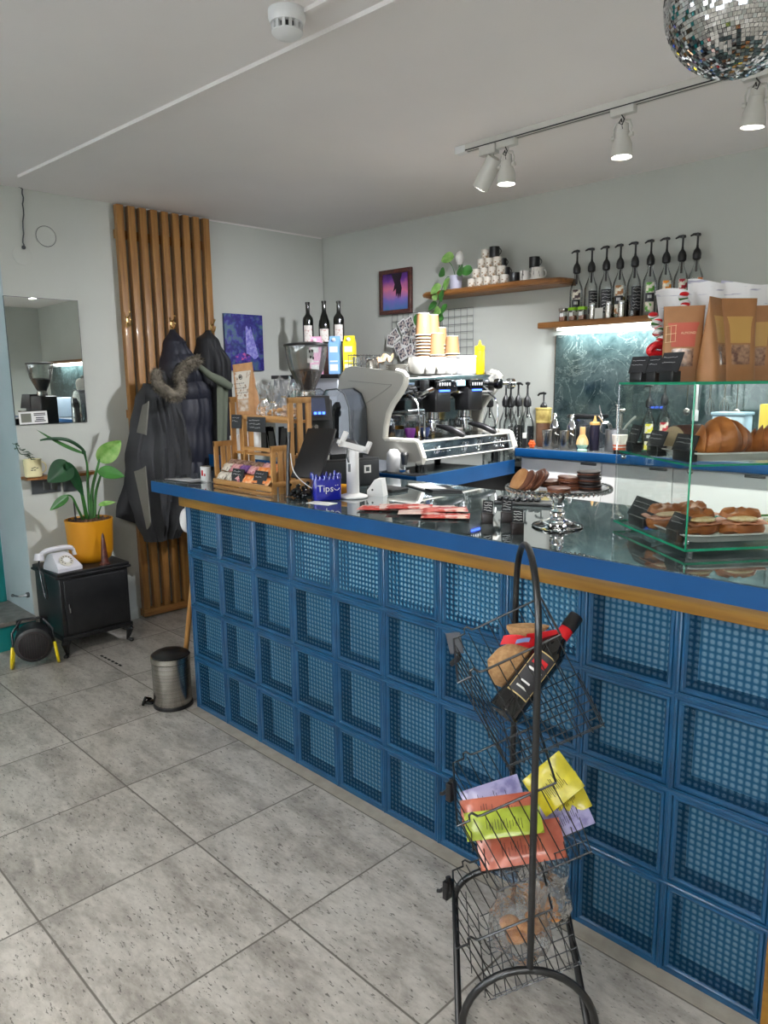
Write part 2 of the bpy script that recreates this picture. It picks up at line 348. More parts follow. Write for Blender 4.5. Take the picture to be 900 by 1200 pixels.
def block_glass():
    m, nt, out = new_mat('pressed_block_glass'); tc = nt.nodes.new('ShaderNodeTexCoord'); sp = nt.nodes.new('ShaderNodeSeparateXYZ'); nt.links.new(tc.outputs['Object'], sp.inputs[0])
    k = 2 * PI / .0166
    sx = math_(nt, 'SINE', math_(nt, 'MULTIPLY', sp.outputs[0], k)); sz = math_(nt, 'SINE', math_(nt, 'MULTIPLY', sp.outputs[2], k))
    h = math_(nt, 'MULTIPLY', math_(nt, 'MULTIPLY_ADD', sx, .5, .5), math_(nt, 'MULTIPLY_ADD', sz, .5, .5))
    b = nd(nt, 'ShaderNodeBump', i_Strength=1.0, i_Distance=.0035); nt.links.new(h, b.inputs['Height'])
    tint = ramp(nt, h, [(.0, rgb(108, 160, 188)), (.2, rgb(164, 200, 216)), (.55, rgb(238, 246, 250))])  # lensing of the relief painted into the tint, cell by cell
    t = nt.nodes.new('ShaderNodeBsdfTransparent'); nt.links.new(tint, t.inputs[0])
    g = nd(nt, 'ShaderNodeBsdfPrincipled', i_Roughness=.1);  nt.links.new(b.outputs[0], g.inputs['Normal']); nt.links.new(ramp(nt, h, [(.0, rgb(16, 70, 104)), (.3, rgb(34, 102, 138)), (.8, rgb(120, 172, 196))]), g.inputs['Base Color'])  # cell highlights painted into the base colour as well
    lw = nd(nt, 'ShaderNodeLayerWeight', i_Blend=.3); nt.links.new(b.outputs[0], lw.inputs['Normal'])
    f = math_(nt, 'MINIMUM', math_(nt, 'MULTIPLY_ADD', lw.outputs['Fresnel'], .8, .22), 1.0)
    mx = nt.nodes.new('ShaderNodeMixShader'); nt.links.new(f, mx.inputs[0]); nt.links.new(t.outputs[0], mx.inputs[1]); nt.links.new(g.outputs[0], mx.inputs[2]); nt.links.new(mx.outputs[0], out.inputs[0]); return m
M['blockglass'] = block_glass()

# ---------------------------------------------------------------- the room
H = 2.572
XL = -1.49; XR = 5.0; YF = -3.6
def yb(x): return 2.1 + .0454 * (x + 1.48)
m = MB(); m.box(XL - .9, XR + .1, YF - .1, 2.6, -.1, 0); struct(m.build('floor', M['floor']))
m = MB(); m.box(XL - .9, XR + .1, YF - .1, 2.6, H, H + .1); struct(m.build('ceiling', M['ceil']))
m = MB(); m.hexa([(XL - .15, yb(XL), 0), (XR + .1, yb(XR), 0), (XR + .1, yb(XR) + .2, 0), (XL - .15, yb(XL) + .2, 0)], [(XL - .15, yb(XL), H), (XR + .1, yb(XR), H), (XR + .1, yb(XR) + .2, H), (XL - .15, yb(XL) + .2, H)]); struct(m.build('wall_back', M['wall']))
m = MB(); m.box(XL - .15, XL, -.196, yb(XL), 0, H)
m.build('wall_left', M['wall'])['kind'] = 'structure'
# the deep reveal of the side entrance, its step and its teal door
m = MB(); m.box(XL - .9, XL - .001, -.2, -.196, 0, H); struct(m.build('trim_1', M['jamb']))
m = MB(); m.box(XL - .15, XL, YF, -1.25, 0, H); m.box(XL - .15, XL, -1.25, -.2, 2.25, H); struct(m.build('wall_left', M['wall']))
m = MB(); m.box(XL - .9, XL + .02, -1.25, -.2, .0, .145); m2 = m; struct(m.build('trim_2', M['teal']))
m = MB(); m.box(XL - .9, XL + .035, -1.25, -.2, .1455, .172, .004); struct(m.build('trim_3', M['stone']))
dr = MB(); dr.box(XL - .46, XL - .41, -1.24, -.215, .175, 2.25)
for z0, z1 in ((.3, .95), (1.1, 2.1)):
    dr.box(XL - .412, XL - .40, -1.1, -.33, z0, z1, .004)
door = dr.build('door_1', M['teal']); struct(door)
m = MB(); m.cyl((XL - .40, -.30, 1.15), (XL - .34, -.30, 1.15), .01); m.tube([(XL - .345, -.30, 1.15), (XL - .34, -.42, 1.15)], .008); m.build('door_handle', M['brass'], door)
# far walls (behind the viewer) with the openings daylight comes through
m = MB()
m.box(XL - .15, XR, YF - .15, YF, 0, .9); m.box(XL - .15, XR, YF - .15, YF, 2.2, H)
for a, b in ((XL - .15, -1.0), (1.2, 1.7), (4.4, XR)): m.box(a, b, YF - .15, YF, .9, 2.2)
struct(m.build('wall_front', M['wall']))
m = MB(); m.box(XR, XR + .15, YF, yb(XR), 0, H); struct(m.build('wall_right', M['wall']))
for i, (a, b) in enumerate(((-1.0, 1.2), (1.7, 4.4))):
    w = MB()
    w.box(a, b, YF - .12, YF - .06, .9, .95); w.box(a, b, YF - .12, YF - .06, 2.15, 2.2)
    for q in (a, (a + b) / 2 - .025, b - .05): w.box(q, q + .05, YF - .12, YF - .06, .95, 2.15)
    wo = w.build('window_%d' % (i + 1), M['white']); struct(wo)
    g = MB(); g.box(a + .02, b - .02, YF - .095, YF - .09, .93, 2.17); g.build('pane', M['clear'], wo)
# skirting on the left wall
m = MB(); m.box(XL, XL + .014, -.19, .44, 0, .07, .003); m.box(XL, XL + .014, 1.11, 2.08, 0, .07, .003); struct(m.build('baseboard_left', M['wall']))
m = MB(); m.tube([(XL + .004, .46 + .0, H - .004), (XL + .004, 2.09, H - .004)], .006, 6); struct(m.build('trim_4', M['ceil']))
# light strip of tile along the bar
m = MB(); m.box(.0, 2.75, -.054, -.0, .0, .0015); struct(m.build('trim_5', mat('pale_tile_strip', rgb(172, 164, 150), .35, col2=rgb(156, 148, 134), nscale=20)))

# ---------------------------------------------------------------- the bar
T = 1.067
bar = thing('bar_counter', 'long blue bar of square glass blocks with dark marble worktop', 'bar counter', (0, 0, 0))
NB = 10; Q = .25
fr = MB()
for i in range(NB + 1):
    x = i * Q; fr.box(max(x - .009, 0), min(x + .009, NB * Q), -.004, .02, 0, .985, .004)
    fr.tube([(x, -.005, .004), (x, -.005, .98)], .0035, 6)
for j in range(1, 4): fr.box(0, NB * Q, -.0045, .02, j * Q - .009, j * Q + .009); fr.tube([(0.0, -.0065, j * Q), (NB * Q, -.0065, j * Q)], .004, 6)
fr.box(0, NB * Q, -.003, .02, 0, .012)
for i in range(NB):
    for j in range(4):
        x0 = i * Q + .010; x1 = (i + 1) * Q - .010; z0 = j * Q + .010; z1 = min((j + 1) * Q - .010, .97)
        # raised lip round each block, then the deep side walls of its cavity
        R0 = [(x0, z0), (x1, z0), (x1, z1), (x0, z1)]
        def rg(d, y): return [(x0 + d, y, z0 + d), (x1 - d, y, z0 + d), (x1 - d, y, z1 - d), (x0 + d, y, z1 - d)]
        fr.loft([rg(-.002, .004), rg(.002, -.002), rg(.008, -.003), rg(.014, .003), rg(.024, .042)], caps=False)
fr.box(-.0, .004, 0, .1, 0, .985); 
fr.build('block_surround', M['bluegap'], bar)
gp = MB(); bk = MB()
for i in range(NB):
    for j in range(4):
        x0 = i * Q + .022; x1 = (i + 1) * Q - .022; z0 = j * Q + .022; z1 = min((j + 1) * Q - .022, .965)
        gp.poly([(x0, .002, z0), (x1, .002, z0), (x1, .002, z1), (x0, .002, z1)])
        bk.box(x0 - .01, x1 + .01, .042, .046, z0 - .01, z1 + .01)
gp.build('block_face', M['blockglass'], bar); bk.build('block_back', M['blockback'], bar)
m = MB(); m.box(-.035, 2.62, -.022, .02, .963, 1.0145, .003); m.build('wood_trim', M['oak'], bar)
m = MB(); m.box(2.502, 2.545, -.02, .12, 0, .9625); m.build('end_post', M['oak'], bar)
m = MB(); m.box(.0, 2.5, .11, .16, 0, 1.0); m.box(0.0, .04, .11, .66, 0, 1.0); m.build('inner_panel', M['black_matte'], bar)
def top_outline(e): return [(-.205 + e, -.062 + e), (2.75, -.062 + e), (2.75, .72 - e), (-.325 + e, .72 - e), (-.325 + e, .30)]
m = MB(); m.prism(top_outline(0), T - .003 - 1.0155, (0, 0, 1.0155)); m.build('blue_rim', M['blue'], bar)
m = MB(); m.prism(top_outline(.004), .003, (0, 0, T - .003)); m.build('worktop', M['topmarble'], bar)

# ---------------------------------------------------------------- left wall: slats, coats, mirror, shelf, cabinet
XW = XL
t = thing('slat_panel', 'tall panel of vertical pine slats on the left wall', 'slat panel', (XW, .46, 0))
for k in range(9):
    m = MB(); y0 = k * (.63 - .044) / 8
    m.box(.022, .062, y0, y0 + .044, .06, H - .012, .002); m.build('slat', M['slat'], t)
m = MB(); m.box(.001, .022, 0, .63, .012, .06); m.box(.001, .022, 0, .63, 1.30, 1.35); m.box(.001, .022, 0, .63, H - .2, H - .15); m.build('back_rail', M['slatx'], t)
m = MB(); m.box(.022, .062, 0, .63, .012, .0595, .002); m.build('bottom_rail', M['slatx'], t)
hk = []
def hook(y, z, label):
    h = thing('coat_hook', label, 'coat hook', (XW + .0625, y, z), 0, 'brass coat hooks on the slats')
    m = MB(); m.box(0, .004, -.008, .008, -.045, .02, .003); m.build('plate', M['brass'], h)
    m = MB(); m.tube([(.004, 0, .01), (.03, 0, .018), (.045, 0, .04)], .004, 8); m.tube([(.004, 0, -.02), (.03, 0, -.038), (.045, 0, -.02), (.048, 0, -.005)], .004, 8)
    m.ball((.045, 0, .042), .007); m.ball((.048, 0, -.003), .006); m.build('prong', M['brass'], h)
hook(.479, 1.895, 'empty brass hook on the leftmost slat'); hook(.775, 1.885, 'brass hook over the middle coats'); hook(1.065, 1.875, 'brass hook on the rightmost slat')

from mathutils import noise as NZ
def coat_mesh(m, secs, nf=6, amp=.12, ph=0.0, ns=40, xw=XW + .066, sub=5, quilt=0.0):
    """secs: (left point, right point, depth, z-tilt); front surface with hanging folds"""
    S = []
    for a, b in zip(secs, secs[1:]):
        for k in range(sub):
            f = k / sub; f2 = f * f * (3 - 2 * f)
            S.append(tuple(a[i] + (b[i] - a[i]) * (f if i in (1, 3) else f2) for i in range(5)))
    S.append(secs[-1])
    rings = []
    for idx, (y0, z0, y1, z1, dp) in enumerate(S):
        r = []; zz = idx / len(S)
        for i in range(ns + 1):
            s = i / ns; w = math.sin(PI * s) ** .45 if 0 < s < 1 else 0
            fold = 1 + quilt * abs(math.sin(idx * PI / 4)) ** .5 + amp * (2.6 * NZ.noise((s * nf * 1.5 + ph, zz * 1.7, ph * 3)) + 1.5 * NZ.noise((s * nf * 3.2, zz * 4.5, ph)) ) * min(1, zz * 3)
            r.append((xw + .004 + dp * w * fold, y0 + (y1 - y0) * s, z0 + (z1 - z0) * s))
        for i in range(ns, -1, -4): s = i / ns; r.append((xw, y0 + (y1 - y0) * s, z0 + (z1 - z0) * s))
        rings.append(r)
    m.loft(rings)
def S_(l, r, d): return (l[1], l[2], r[1], r[2], d)
# black coat on the right hook
t = thing('coat', 'black hooded coat on the right hook, behind the wooden sweets rack', 'coat', (0, 0, 0), 0, 'coats hanging on the slats')
m = MB(); coat_mesh(m, [S_((-1.4, 1.0173, 1.8514), (-1.4, 1.0496, 1.8527), .03), S_((-1.38, 0.9442, 1.788), (-1.38, 1.104, 1.7708), .09), S_((-1.38, 0.9035, 1.6407), (-1.38, 1.1701, 1.6434), .13), S_((-1.38, 0.8845, 1.339), (-1.38, 1.173, 1.3293), .13), S_((-1.38, 0.8309, 0.8938), (-1.38, 1.1678, 0.8606), .13), S_((-1.38, 0.8018, 0.4371), (-1.38, 1.1136, 0.3853), .12)], 5, .1, 1)
m.build('body', mat('black_coat_cloth', rgb(20, 21, 25), .7, bump=.3, bscale=10), t)
m = MB(); P = [(-1.24, 0.8374, 1.6204), (-1.2, 0.8952, 1.5562), (-1.19, 0.9621, 1.5237), (-1.2, 1.0433, 1.4851)]
m.tube(P, .03, 12, rads=[.016, .024, .03, .024]); m.build('collar', M['olive'], t)
m = MB(); m.sheet(lambda u, v: V((-1.22, 0.9559, 1.524)).lerp(V((-1.22, 1.0437, 1.4906)), u) .lerp(V((-1.22, 0.9385, 1.1199)).lerp(V((-1.22, 1.0094, 1.1153)), u), v) + V(.012 * math.sin(u * 6), 0, 0), 8, 12, .006); m.build('lining', M['olive'], t)
# navy puffer in the middle
t = thing('coat', 'dark navy padded coat with a pointed hood on the middle hook', 'coat', (0, 0, 0), 0, 'coats hanging on the slats')
m = MB(); coat_mesh(m, [S_((-1.4, 0.7577, 1.8464), (-1.4, 0.7877, 1.8476), .03), S_((-1.38, 0.7054, 1.7596), (-1.38, 0.8427, 1.7528), .11), S_((-1.38, 0.6659, 1.612), (-1.38, 0.9224, 1.6409), .17), S_((-1.38, 0.6278, 1.4009), (-1.38, 0.9982, 1.4194), .19), S_((-1.38, 0.5549, 1.0296), (-1.38, 1.0121, 0.992), .19), S_((-1.38, 0.4856, 0.7105), (-1.38, 0.9782, 0.6455), .18), S_((-1.38, 0.458, 0.6485), (-1.38, 0.9684, 0.481), .14)], 4, .05, 2, sub=8, quilt=.10)
m.build('body', M['navy'], t)
m = MB(); coat_mesh(m, [S_((-1.42, 0.4708, 1.1674), (-1.42, 0.5968, 1.1596), .05), S_((-1.42, 0.386, 0.9344), (-1.42, 0.5795, 0.9153), .07), S_((-1.42, 0.3148, 0.7284), (-1.42, 0.5498, 0.6639), .07), S_((-1.42, 0.3124, 0.6965), (-1.42, 0.5442, 0.5864), .04)], 3, .1, 0)
m.build('sleeve', mat('black_sleeve_cloth', rgb(24, 25, 30), .7, bump=.3, bscale=12), t)
# charcoal parka in front
t = thing('coat', 'charcoal grey parka with fur trimmed hood, hanging in front of the navy coat', 'coat', (0, 0, 0), 0, 'coats hanging on the slats')
XP = -1.20
m = MB(); coat_mesh(m, [S_((-1.24, 0.5051, 1.512), (-1.24, 0.6396, 1.4953), .05), S_((-1.24, 0.4433, 1.4169), (-1.24, 0.729, 1.4312), .12), S_((-1.24, 0.3989, 1.2565), (-1.24, 0.7767, 1.2377), .16), S_((-1.24, 0.3515, 1.0555), (-1.24, 0.8121, 1.0177), .17), S_((-1.24, 0.3523, 0.8489), (-1.24, 0.786, 0.7989), .17), S_((-1.24, 0.3891, 0.676), (-1.24, 0.7112, 0.5967), .15), S_((-1.24, 0.4407, 0.5342), (-1.24, 0.6834, 0.545), .10)], 7, .16, .4, xw=-1.33)
m.build('body', M['greycoat'], t)
def spline(P, n):
    P = [V(p) for p in P]; out = []
    for i in range(len(P) - 1):
        p0 = P[max(i - 1, 0)]; p1 = P[i]; p2 = P[i + 1]; p3 = P[min(i + 2, len(P) - 1)]
        for k in range(n):
            s = k / n; out.append(.5 * ((2 * p1) + (p2 - p0) * s + (2 * p0 - 5 * p1 + 4 * p2 - p3) * s * s + (-p0 + 3 * p1 - 3 * p2 + p3) * s ** 3))
    out.append(P[-1]); return out
FP = spline([(-1.22, 0.5381, 1.5773), (-1.15, 0.5026, 1.5213), (-1.1, 0.5218, 1.471), (-1.08, 0.5754, 1.44), (-1.08, 0.6175, 1.4795), (-1.1, 0.6282, 1.5551), (-1.12, 0.6837, 1.6163), (-1.16, 0.7918, 1.6543)], 8)
m = MB(); m.tube(FP, .03, 12, rads=[.02 + .012 * math.sin(PI * min(1, i / len(FP) + .15)) for i in range(len(FP))]); rnd = random.Random(5)
for _ in range(5200):
    i = rnd.randrange(len(FP) - 1); p = FP[i].lerp(FP[i + 1], rnd.random()); d = V(rnd.gauss(0, 1), rnd.gauss(0, 1), rnd.gauss(0, 1)).normalized(); o_ = d.orthogonal().normalized() * .0022
    q = p + d * .024; m.poly([q - o_, q + o_, q + d * rnd.uniform(.012, .032) + V(rnd.uniform(-.01, .01), 0, -.010)])
m.build('fur_trim', M['fur'], t)
m = MB(); m.tube(spline([(-1.26, 0.5748, 1.5576), (-1.2, 0.5891, 1.4956), (-1.2, 0.6509, 1.4795), (-1.22, 0.7036, 1.5775), (-1.26, 0.8257, 1.6314)], 5), .045, 12); m.build('hood', M['greycoat'], t)
m = MB(); m.sheet(lambda u, v: V((-1.175, 0.4133, 1.3832)).lerp(V((-1.1, 0.4143, 1.4088)), u).lerp(V((-1.14, 0.3469, 1.2276)).lerp(V((-1.06, 0.3637, 1.215)), u), v) + V(.012 * math.sin(PI * u) + .01, 0, 0), 6, 6, .006)
m.sheet(lambda u, v: V((-1.15, 0.3193, 1.0037)).lerp(V((-1.05, 0.3405, 1.0392)), u).lerp(V((-1.16, 0.3793, 0.6456)).lerp(V((-1.06, 0.3544, 0.7139)), u), v ** .8) + V(.015 * math.sin(PI * u) + .01, 0, 0), 6, 14, .006)
m.build('light_panel', M['greypanel'], t)

# wall mirror and its paper notice
t = thing('wall_mirror', 'frameless rectangular mirror on the left wall', 'mirror', (XW + .002, 0, 1.64))
m = MB(); m.box(0, .006, -.203, .208, -.355, .353); m.build('backing', M['greytable'], t)
m = MB(); m.box(.006, .0072, -.2, .205, -.352, .35); m.build('glass', M['mirror'], t)
m = MB(); m.box(0, .0016, -.078, .078, -.035, .035)
nt = m.build('paper_notice', M['paper']); nt.location = (XW + .0106, -.103, 1.325); nt.rotation_euler = (.02, 0, 0)
tag(nt, 'small white printed notice at the lower left of the mirror', 'notice')
m = MB(); m.box(.0, .0005, -.068, -.012, -.025, .025)
o = m.build('grey_square', mat('grey_print', rgb(120, 122, 110), .7), nt); o.location = (.0016, 0, 0)
m = MB(); rnd = random.Random(2)
for z in (.022, .013, -.002, -.012, -.021):
    w = rnd.uniform(.045, .065); m.box(0, .0005, .035 - w / 2, .035 + w / 2, z - .0026, z + .0026)
o = m.build('print_lines', M['ink'], nt); o.location = (.0016, 0, 0)
# round cover, cable, painting
t = thing('round_vent', 'round vent cover on the wall above the mirror', 'vent', (XW, .057, 2.333))
m = MB(); m.lathe([(.058, 0), (.058, .008), (.052, .012), (.05, .009), (.0, .009)], axis=(1, 0, 0), n=36); m.build('cover', M['wall'], t)
m = MB(); m.tube(arc((.010, 0, 0), .055, 0, 2 * PI, 40, (0, 1, 0), (0, 0, 1)), .0016, 6); m.build('rim', M['greytable'], t)
m = MB(); m.lathe([(.052, 0), (.052, .003), (.048, .004)], axis=(1, 0, 0), n=36, c=(XW, -0.0774, 2.2172)); o = m.build('junction_cover', M['wall']); tag(o, 'faint painted round cover where the dark cable ends', 'cover')
m = MB(); P = [(-1.48, -0.1616, 2.5855), (-1.48, -0.1093, 2.59), (-1.48, -0.0663, 2.5797), (-1.48, -0.0508, 2.5558), (-1.48, -0.0549, 2.4622), (-1.48, -0.0695, 2.3038), (-1.48, -0.0695, 2.2542)]; P = spline(P, 5); rnd = random.Random(1)
m.tube([p + V(.002, .003 * math.sin(i * 1.9), .002 * math.cos(i * 1.3)) for i, p in enumerate(P)], .0035, 6); m.ball(P[10] + V(.004, 0, 0), .009); m.ball(P[-2], .011, n=8); o = m.build('wall_cable', M['greytable']); tag(o, 'twisted dark cable running down the wall beside the ceiling', 'cable')
def art_mat():
    m, nt, out = new_mat('swirl_painting'); p = nd(nt, 'ShaderNodeBsdfPrincipled', i_Roughness=.55); nt.links.new(p.outputs[0], out.inputs[0]); tc = nt.nodes.new('ShaderNodeTexCoord')
    n = nd(nt, 'ShaderNodeTexNoise', i_Scale=9.0, i_Detail=4.0, i_Distortion=1.6); nt.links.new(tc.outputs['Object'], n.inputs['Vector'])
    w = nd(nt, 'ShaderNodeTexWave', i_Scale=16.0, i_Distortion=9.0); w.inputs['Detail'].default_value = 3; nt.links.new(tc.outputs['Object'], w.inputs['Vector'])
    a = ramp(nt, n.outputs[0], [(.3, rgb(20, 16, 66)), (.45, rgb(38, 30, 116)), (.58, rgb(24, 44, 100)), (.7, rgb(44, 88, 96))])
    b = ramp(nt, w.outputs[0], [(.0, rgb(40, 30, 120)), (.5, rgb(90, 90, 190)), (1.0, rgb(110, 150, 150))])
    nt.links.new(mixc(nt, .38, a, b), p.inputs['Base Color']); return m
t = thing('painting', 'blue and purple swirling painting on canvas, right of the slats', 'painting', (XW + .001, 1.352, 1.786))
m = MB(); m.box(0, .022, -.158, .158, -.193, .19, .003); m.build('canvas', art_mat(), t)
m = MB(); m.sheet(lambda u, v: (.0225 + .0015, .03 + .06 * (u - .5) * (.7 + v) + .03 * v, .10 - .2 * v + .015 * math.sin(u * 7)), 8, 8, .001); m.build('pale_figure', mat('pale_lilac_paint', rgb(166, 164, 222), .6, col2=rgb(96, 92, 190), nscale=40), t)
m = MB(); m.sheet(lambda u, v: (.0225 + .0015, -.08 + .12 * u, -.09 - .05 * v + .02 * math.sin(u * 3)), 6, 4, .001); m.build('pink_swirl', mat('pink_paint', rgb(190, 90, 150), .6, col2=rgb(70, 50, 150), nscale=50, lo=.4, hi=.5), t)

# little shelf with sockets below, enamel mug with a cutting
m = MB(); m.prism([(.0, -.20), (.075, -.19), (.10, -.05), (.095, .12), (.07, .215), (0, .222)], .018, (XW + .002, 0, .975)); o = m.build('wall_shelf', M['shelf']); tag(o, 'small live edge wooden shelf below the mirror', 'shelf')
t = thing('socket_plate', 'wide dark grey double switch plate under the small shelf', 'switch plate', (XW, -.065, .93), 0, 'switch plates under the small shelf')
m = MB(); m.box(0, .01, -.083, .083, -.045, .042, .003); m.build('plate', M['greytable'], t)
for y in (-.001, .045): m = MB(); m.box(.010, .014, y - .018, y + .018, -.028, .024, .002); m.build('switch', M['steel_d'], t)
t = thing('socket_plate', 'narrow dark grey plate under the right end of the small shelf', 'switch plate', (XW, .072, .925), 0, 'switch plates under the small shelf')
m = MB(); m.box(0, .01, -.04, .045, -.045, .042, .003); m.build('plate', M['greytable'], t)
t = thing('enamel_mug', 'cream enamel mug planter on the left end of the small shelf', 'mug', (-1.435, -.148, .9935))
m = MB(); m.lathe([(.001, 0), (.042, 0), (.046, .004), (.048, .095), (.05, .1), (.046, .1), (.044, .09), (.001, .09)], n=32); m.build('cup', M['creammug'], t)
m = MB(); m.tube(arc((0, .048, .05), .026, -PI / 2, PI / 2, 10, (0, 1, 0), (0, 0, 1), .032), .004, 8); m.build('handle', M['creammug'], t)
m = MB(); m.cyl((0, 0, .085), (0, 0, .092), .043); m.build('soil', M['soil'], t)
m = MB()
for i, (y, z, w) in enumerate(((-.018, .0, .012), (-.006, .004, .01), (.008, .0, .011), (-.022, -.011, .012), (-.006, -.011, .014))): m.box(.0475, .0482, y - .006, y + .006, .052 + z - .002, .052 + z + .002)
m.build('lettering', M['ink'], t)
def leaf(m, base, d, L, wd, up=(0, 0, 1), bend=.3, fold=.25, nu=10, nv=6, tip=1.0):
    base = V(base); d = V(d).normalized(); s = d.cross(V(up)); s = s.normalized() if s.length > 1e-4 else V(0, 1, 0); n_ = s.cross(d)
    def fn(u, v):
        w = wd * (math.sin(PI * min(1, u ** .75 * tip)) ** .8 if u < 1 else 0) * .5; q = (v - .5) * 2
        return base + d * (L * u * (1 - .25 * bend * u)) - V(0, 0, 1) * (L * bend * u * u) + s * (w * q) + n_ * (abs(q) * w * fold)
    m.sheet(fn, nu, nv, .0008)
m = MB(); rnd = random.Random(4)
m.tube(spline([(-1.43, -.15, 1.08), (-1.42, -.17, 1.12), (-1.41, -.215, 1.13), (-1.41, -.235, 1.18)], 5), .0025, 6)
for k in range(9):
    a = rnd.uniform(0, 2 * PI); leaf(m, (-1.43 + rnd.uniform(-.01, .02), -.16 - k * .008, 1.085 + k * .012), (math.cos(a) * .6 + .4, math.sin(a), rnd.uniform(.1, .8)), .045, .034)
o = m.build('plant_cutting', M['green_d']); tag(o, 'small dark green plant growing in the cream mug', 'plant')

# black cabinet
t = thing('nightstand', 'small black cabinet on curved legs against the left wall', 'cabinet', (-1.275, .012, 0))
cw, cdp = .197, .180
m = MB(); m.box(-cdp, cdp, -cw, cw, .12, .455, .004); m.build('body', M['iron'], t)
m = MB(); m.box(-cdp - .004, cdp + .012, -cw - .02, cw + .02, .455, .468, .006); m.box(-cdp, cdp + .006, -cw - .012, cw + .012, .4685, .486, .006); m.build('top', M['iron'], t)
m = MB(); m.box(-cdp, cdp + .008, -cw - .008, cw + .008, .098, .122, .004); m.build('base_moulding', M['iron'], t)
dd = MB(); dd.box(cdp, cdp + .014, -cw + .02, cw - .02, .14, .44, .003); dr = dd.build('door', M['iron'], t)
m = MB(); m.loft([[(cdp + .0145, a * (cw - .06), .29 + b * .11) for a, b in ((-1, -1), (1, -1), (1, 1), (-1, 1))], [(cdp + .020, a * (cw - .075), .29 + b * .095) for a, b in ((-1, -1), (1, -1), (1, 1), (-1, 1))]]); m.build('door_panel', M['iron'], dr)
m = MB(); m.box(cdp + .015, cdp + .02, -cw + .036, -cw + .044, .26, .31, .002); m.build('keyhole_plate', M['chrome'], dr)
for sx in (-1, 1):
    for sy in (-1, 1):
        m = MB(); bx, by = sx * (cdp - .025), sy * (cw - .025)
        m.tube([(bx, by, .099), (bx + sx * .018, by + sy * .018, .075), (bx + sx * .012, by + sy * .012, .045), (bx + sx * .006, by + sy * .006, .018), (bx + sx * .026, by + sy * .026, .008)], .015, 10, rads=[.028, .022, .014, .011, .013]); m.ball((bx + sx * .02, by + sy * .02, .010), .014, sz=.7); m.build('leg', M['iron'], t)
# rotary phone
t = thing('rotary_phone', 'pale grey rotary dial telephone on the black cabinet', 'telephone', (-1.20, -.118, .4865), .1)
m = MB(); m.loft([[(-.085, -.07, 0), (.085, -.07, 0), (.085, .07, 0), (-.085, .07, 0)], [(-.085, -.07, .02), (.085, -.07, .02), (.085, .07, .02), (-.085, .07, .02)], [(-.07, -.052, .075), (-.0, -.052, .075), (-.0, .052, .075), (-.07, .052, .075)], [(-.06, -.04, .086), (-.025, -.04, .086), (-.025, .04, .086), (-.06, .04, .086)]]); m.build('body', M['phone'], t)
dn = V(.075, 0, .085).normalized(); dc = V(.045, 0, .052)
m = MB(); m.lathe([(.038, -.002), (.038, .004), (.034, .006), (.001, .006)], dc, axis=dn); dl = m.build('dial', mat('phone_dial', rgb(196, 192, 178), .4), t)
m = MB(); m.lathe([(.018, .006), (.018, .010), (.001, .011)], dc, axis=dn); m.build('dial_centre', M['white'], dl)
m = MB(); A_ = dn.orthogonal().normalized(); B_ = dn.cross(A_)
for k in range(10): q = dc + dn * .0062 + (A_ * math.cos(k * .55) + B_ * math.sin(k * .55)) * .0275; m.cyl(q, q + dn * .0008, .004, n=10)
m.build('finger_holes', M['steel_d'], dl)
m = MB(); m.tube(spline([(-.045, -.105, .082), (-.045, -.07, .106), (-.045, 0, .112), (-.045, .07, .106), (-.045, .105, .082)], 5), .014, 12); m.cyl((-.045, -.105, .100), (-.04, -.112, .062), .022, .027); m.cyl((-.045, .105, .100), (-.04, .112, .062), .022, .027); m.build('handset', M['phone'], t)
m = MB(); m.tube(spline([(-.04, -.11, .07), (-.01, -.13, .03), (.02, -.125, -.01), (.03, -.117, -.12), (.01, -.118, -.14), (-.03, -.115, -.03), (-.05, -.11, .02)], 6), .005, 8); m.build('cord', M['black'], t)
# yellow pot with bird of paradise plant
t = thing('potted_plant', 'broad leaved green plant in a mustard yellow pot on the black cabinet', 'potted plant', (-1.285, .085, .4865))
m = MB(); m.lathe([(.001, 0), (.085, 0), (.11, .02), (.122, .06), (.132, .235), (.134, .248), (.126, .25), (.122, .235), (.001, .235)], n=44); m.build('pot', M['yellowpot'], t)
m = MB(); m.lathe([(.12, .236), (.10, .243), (.05, .246), (.001, .245)]); rnd = random.Random(8)
for _ in range(60): a = rnd.uniform(0, 6.3); r = rnd.uniform(.02, .115); m.ball((r * math.cos(a), r * math.sin(a), .244), rnd.uniform(.006, .011), n=5)
m.build('soil', M['soil'], t)
b0 = V(-1.285, .085, .4865)
def stem(P, r0, r1): 
    P = spline([V(p) - b0 if i else V(p) for i, p in enumerate(P)], 7); mm = MB(); mm.tube(P, r0, 8, rads=[r0 + (r1 - r0) * i / (len(P) - 1) for i in range(len(P))]); mm.build('stem', M['green'], t)
def lf(base, tip, wd, m_, up=(1, 0, .3), bend=.1, tp=1.0, fold=.25):
    mm = MB(); B = V(base) - b0; E = V(tip) - b0; leaf(mm, B, E - B, (E - B).length, wd, up, bend, fold, 14, 8, tp); mm.build('leaf', M[m_], t)
stem([(.0, .01, .24), (-1.29, 0.0983, 0.9235), (-1.27, 0.0952, 1.0499), (-1.25, 0.0732, 1.1267)], .011, .004)
lf((-1.25, 0.0822, 1.1162), (-1.22, -0.1752, 1.2164), .022, 'green', bend=-.18); 
mm = MB(); mm.tube([V(p) - b0 for p in spline([(-1.25, 0.0839, 1.0769), (-1.24, 0.0654, 1.1424), (-1.22, -0.0198, 1.2021), (-1.22, -0.1117, 1.2172), (-1.22, -0.1712, 1.2115)], 6)], .008, 8, rads=[.004 + .006 * math.sin(PI * i / 24) for i in range(25)]); mm.ball(V((-1.25, 0.0732, 1.1267)) - b0, .013); mm.build('rolled_leaf', M['green_d'], t)
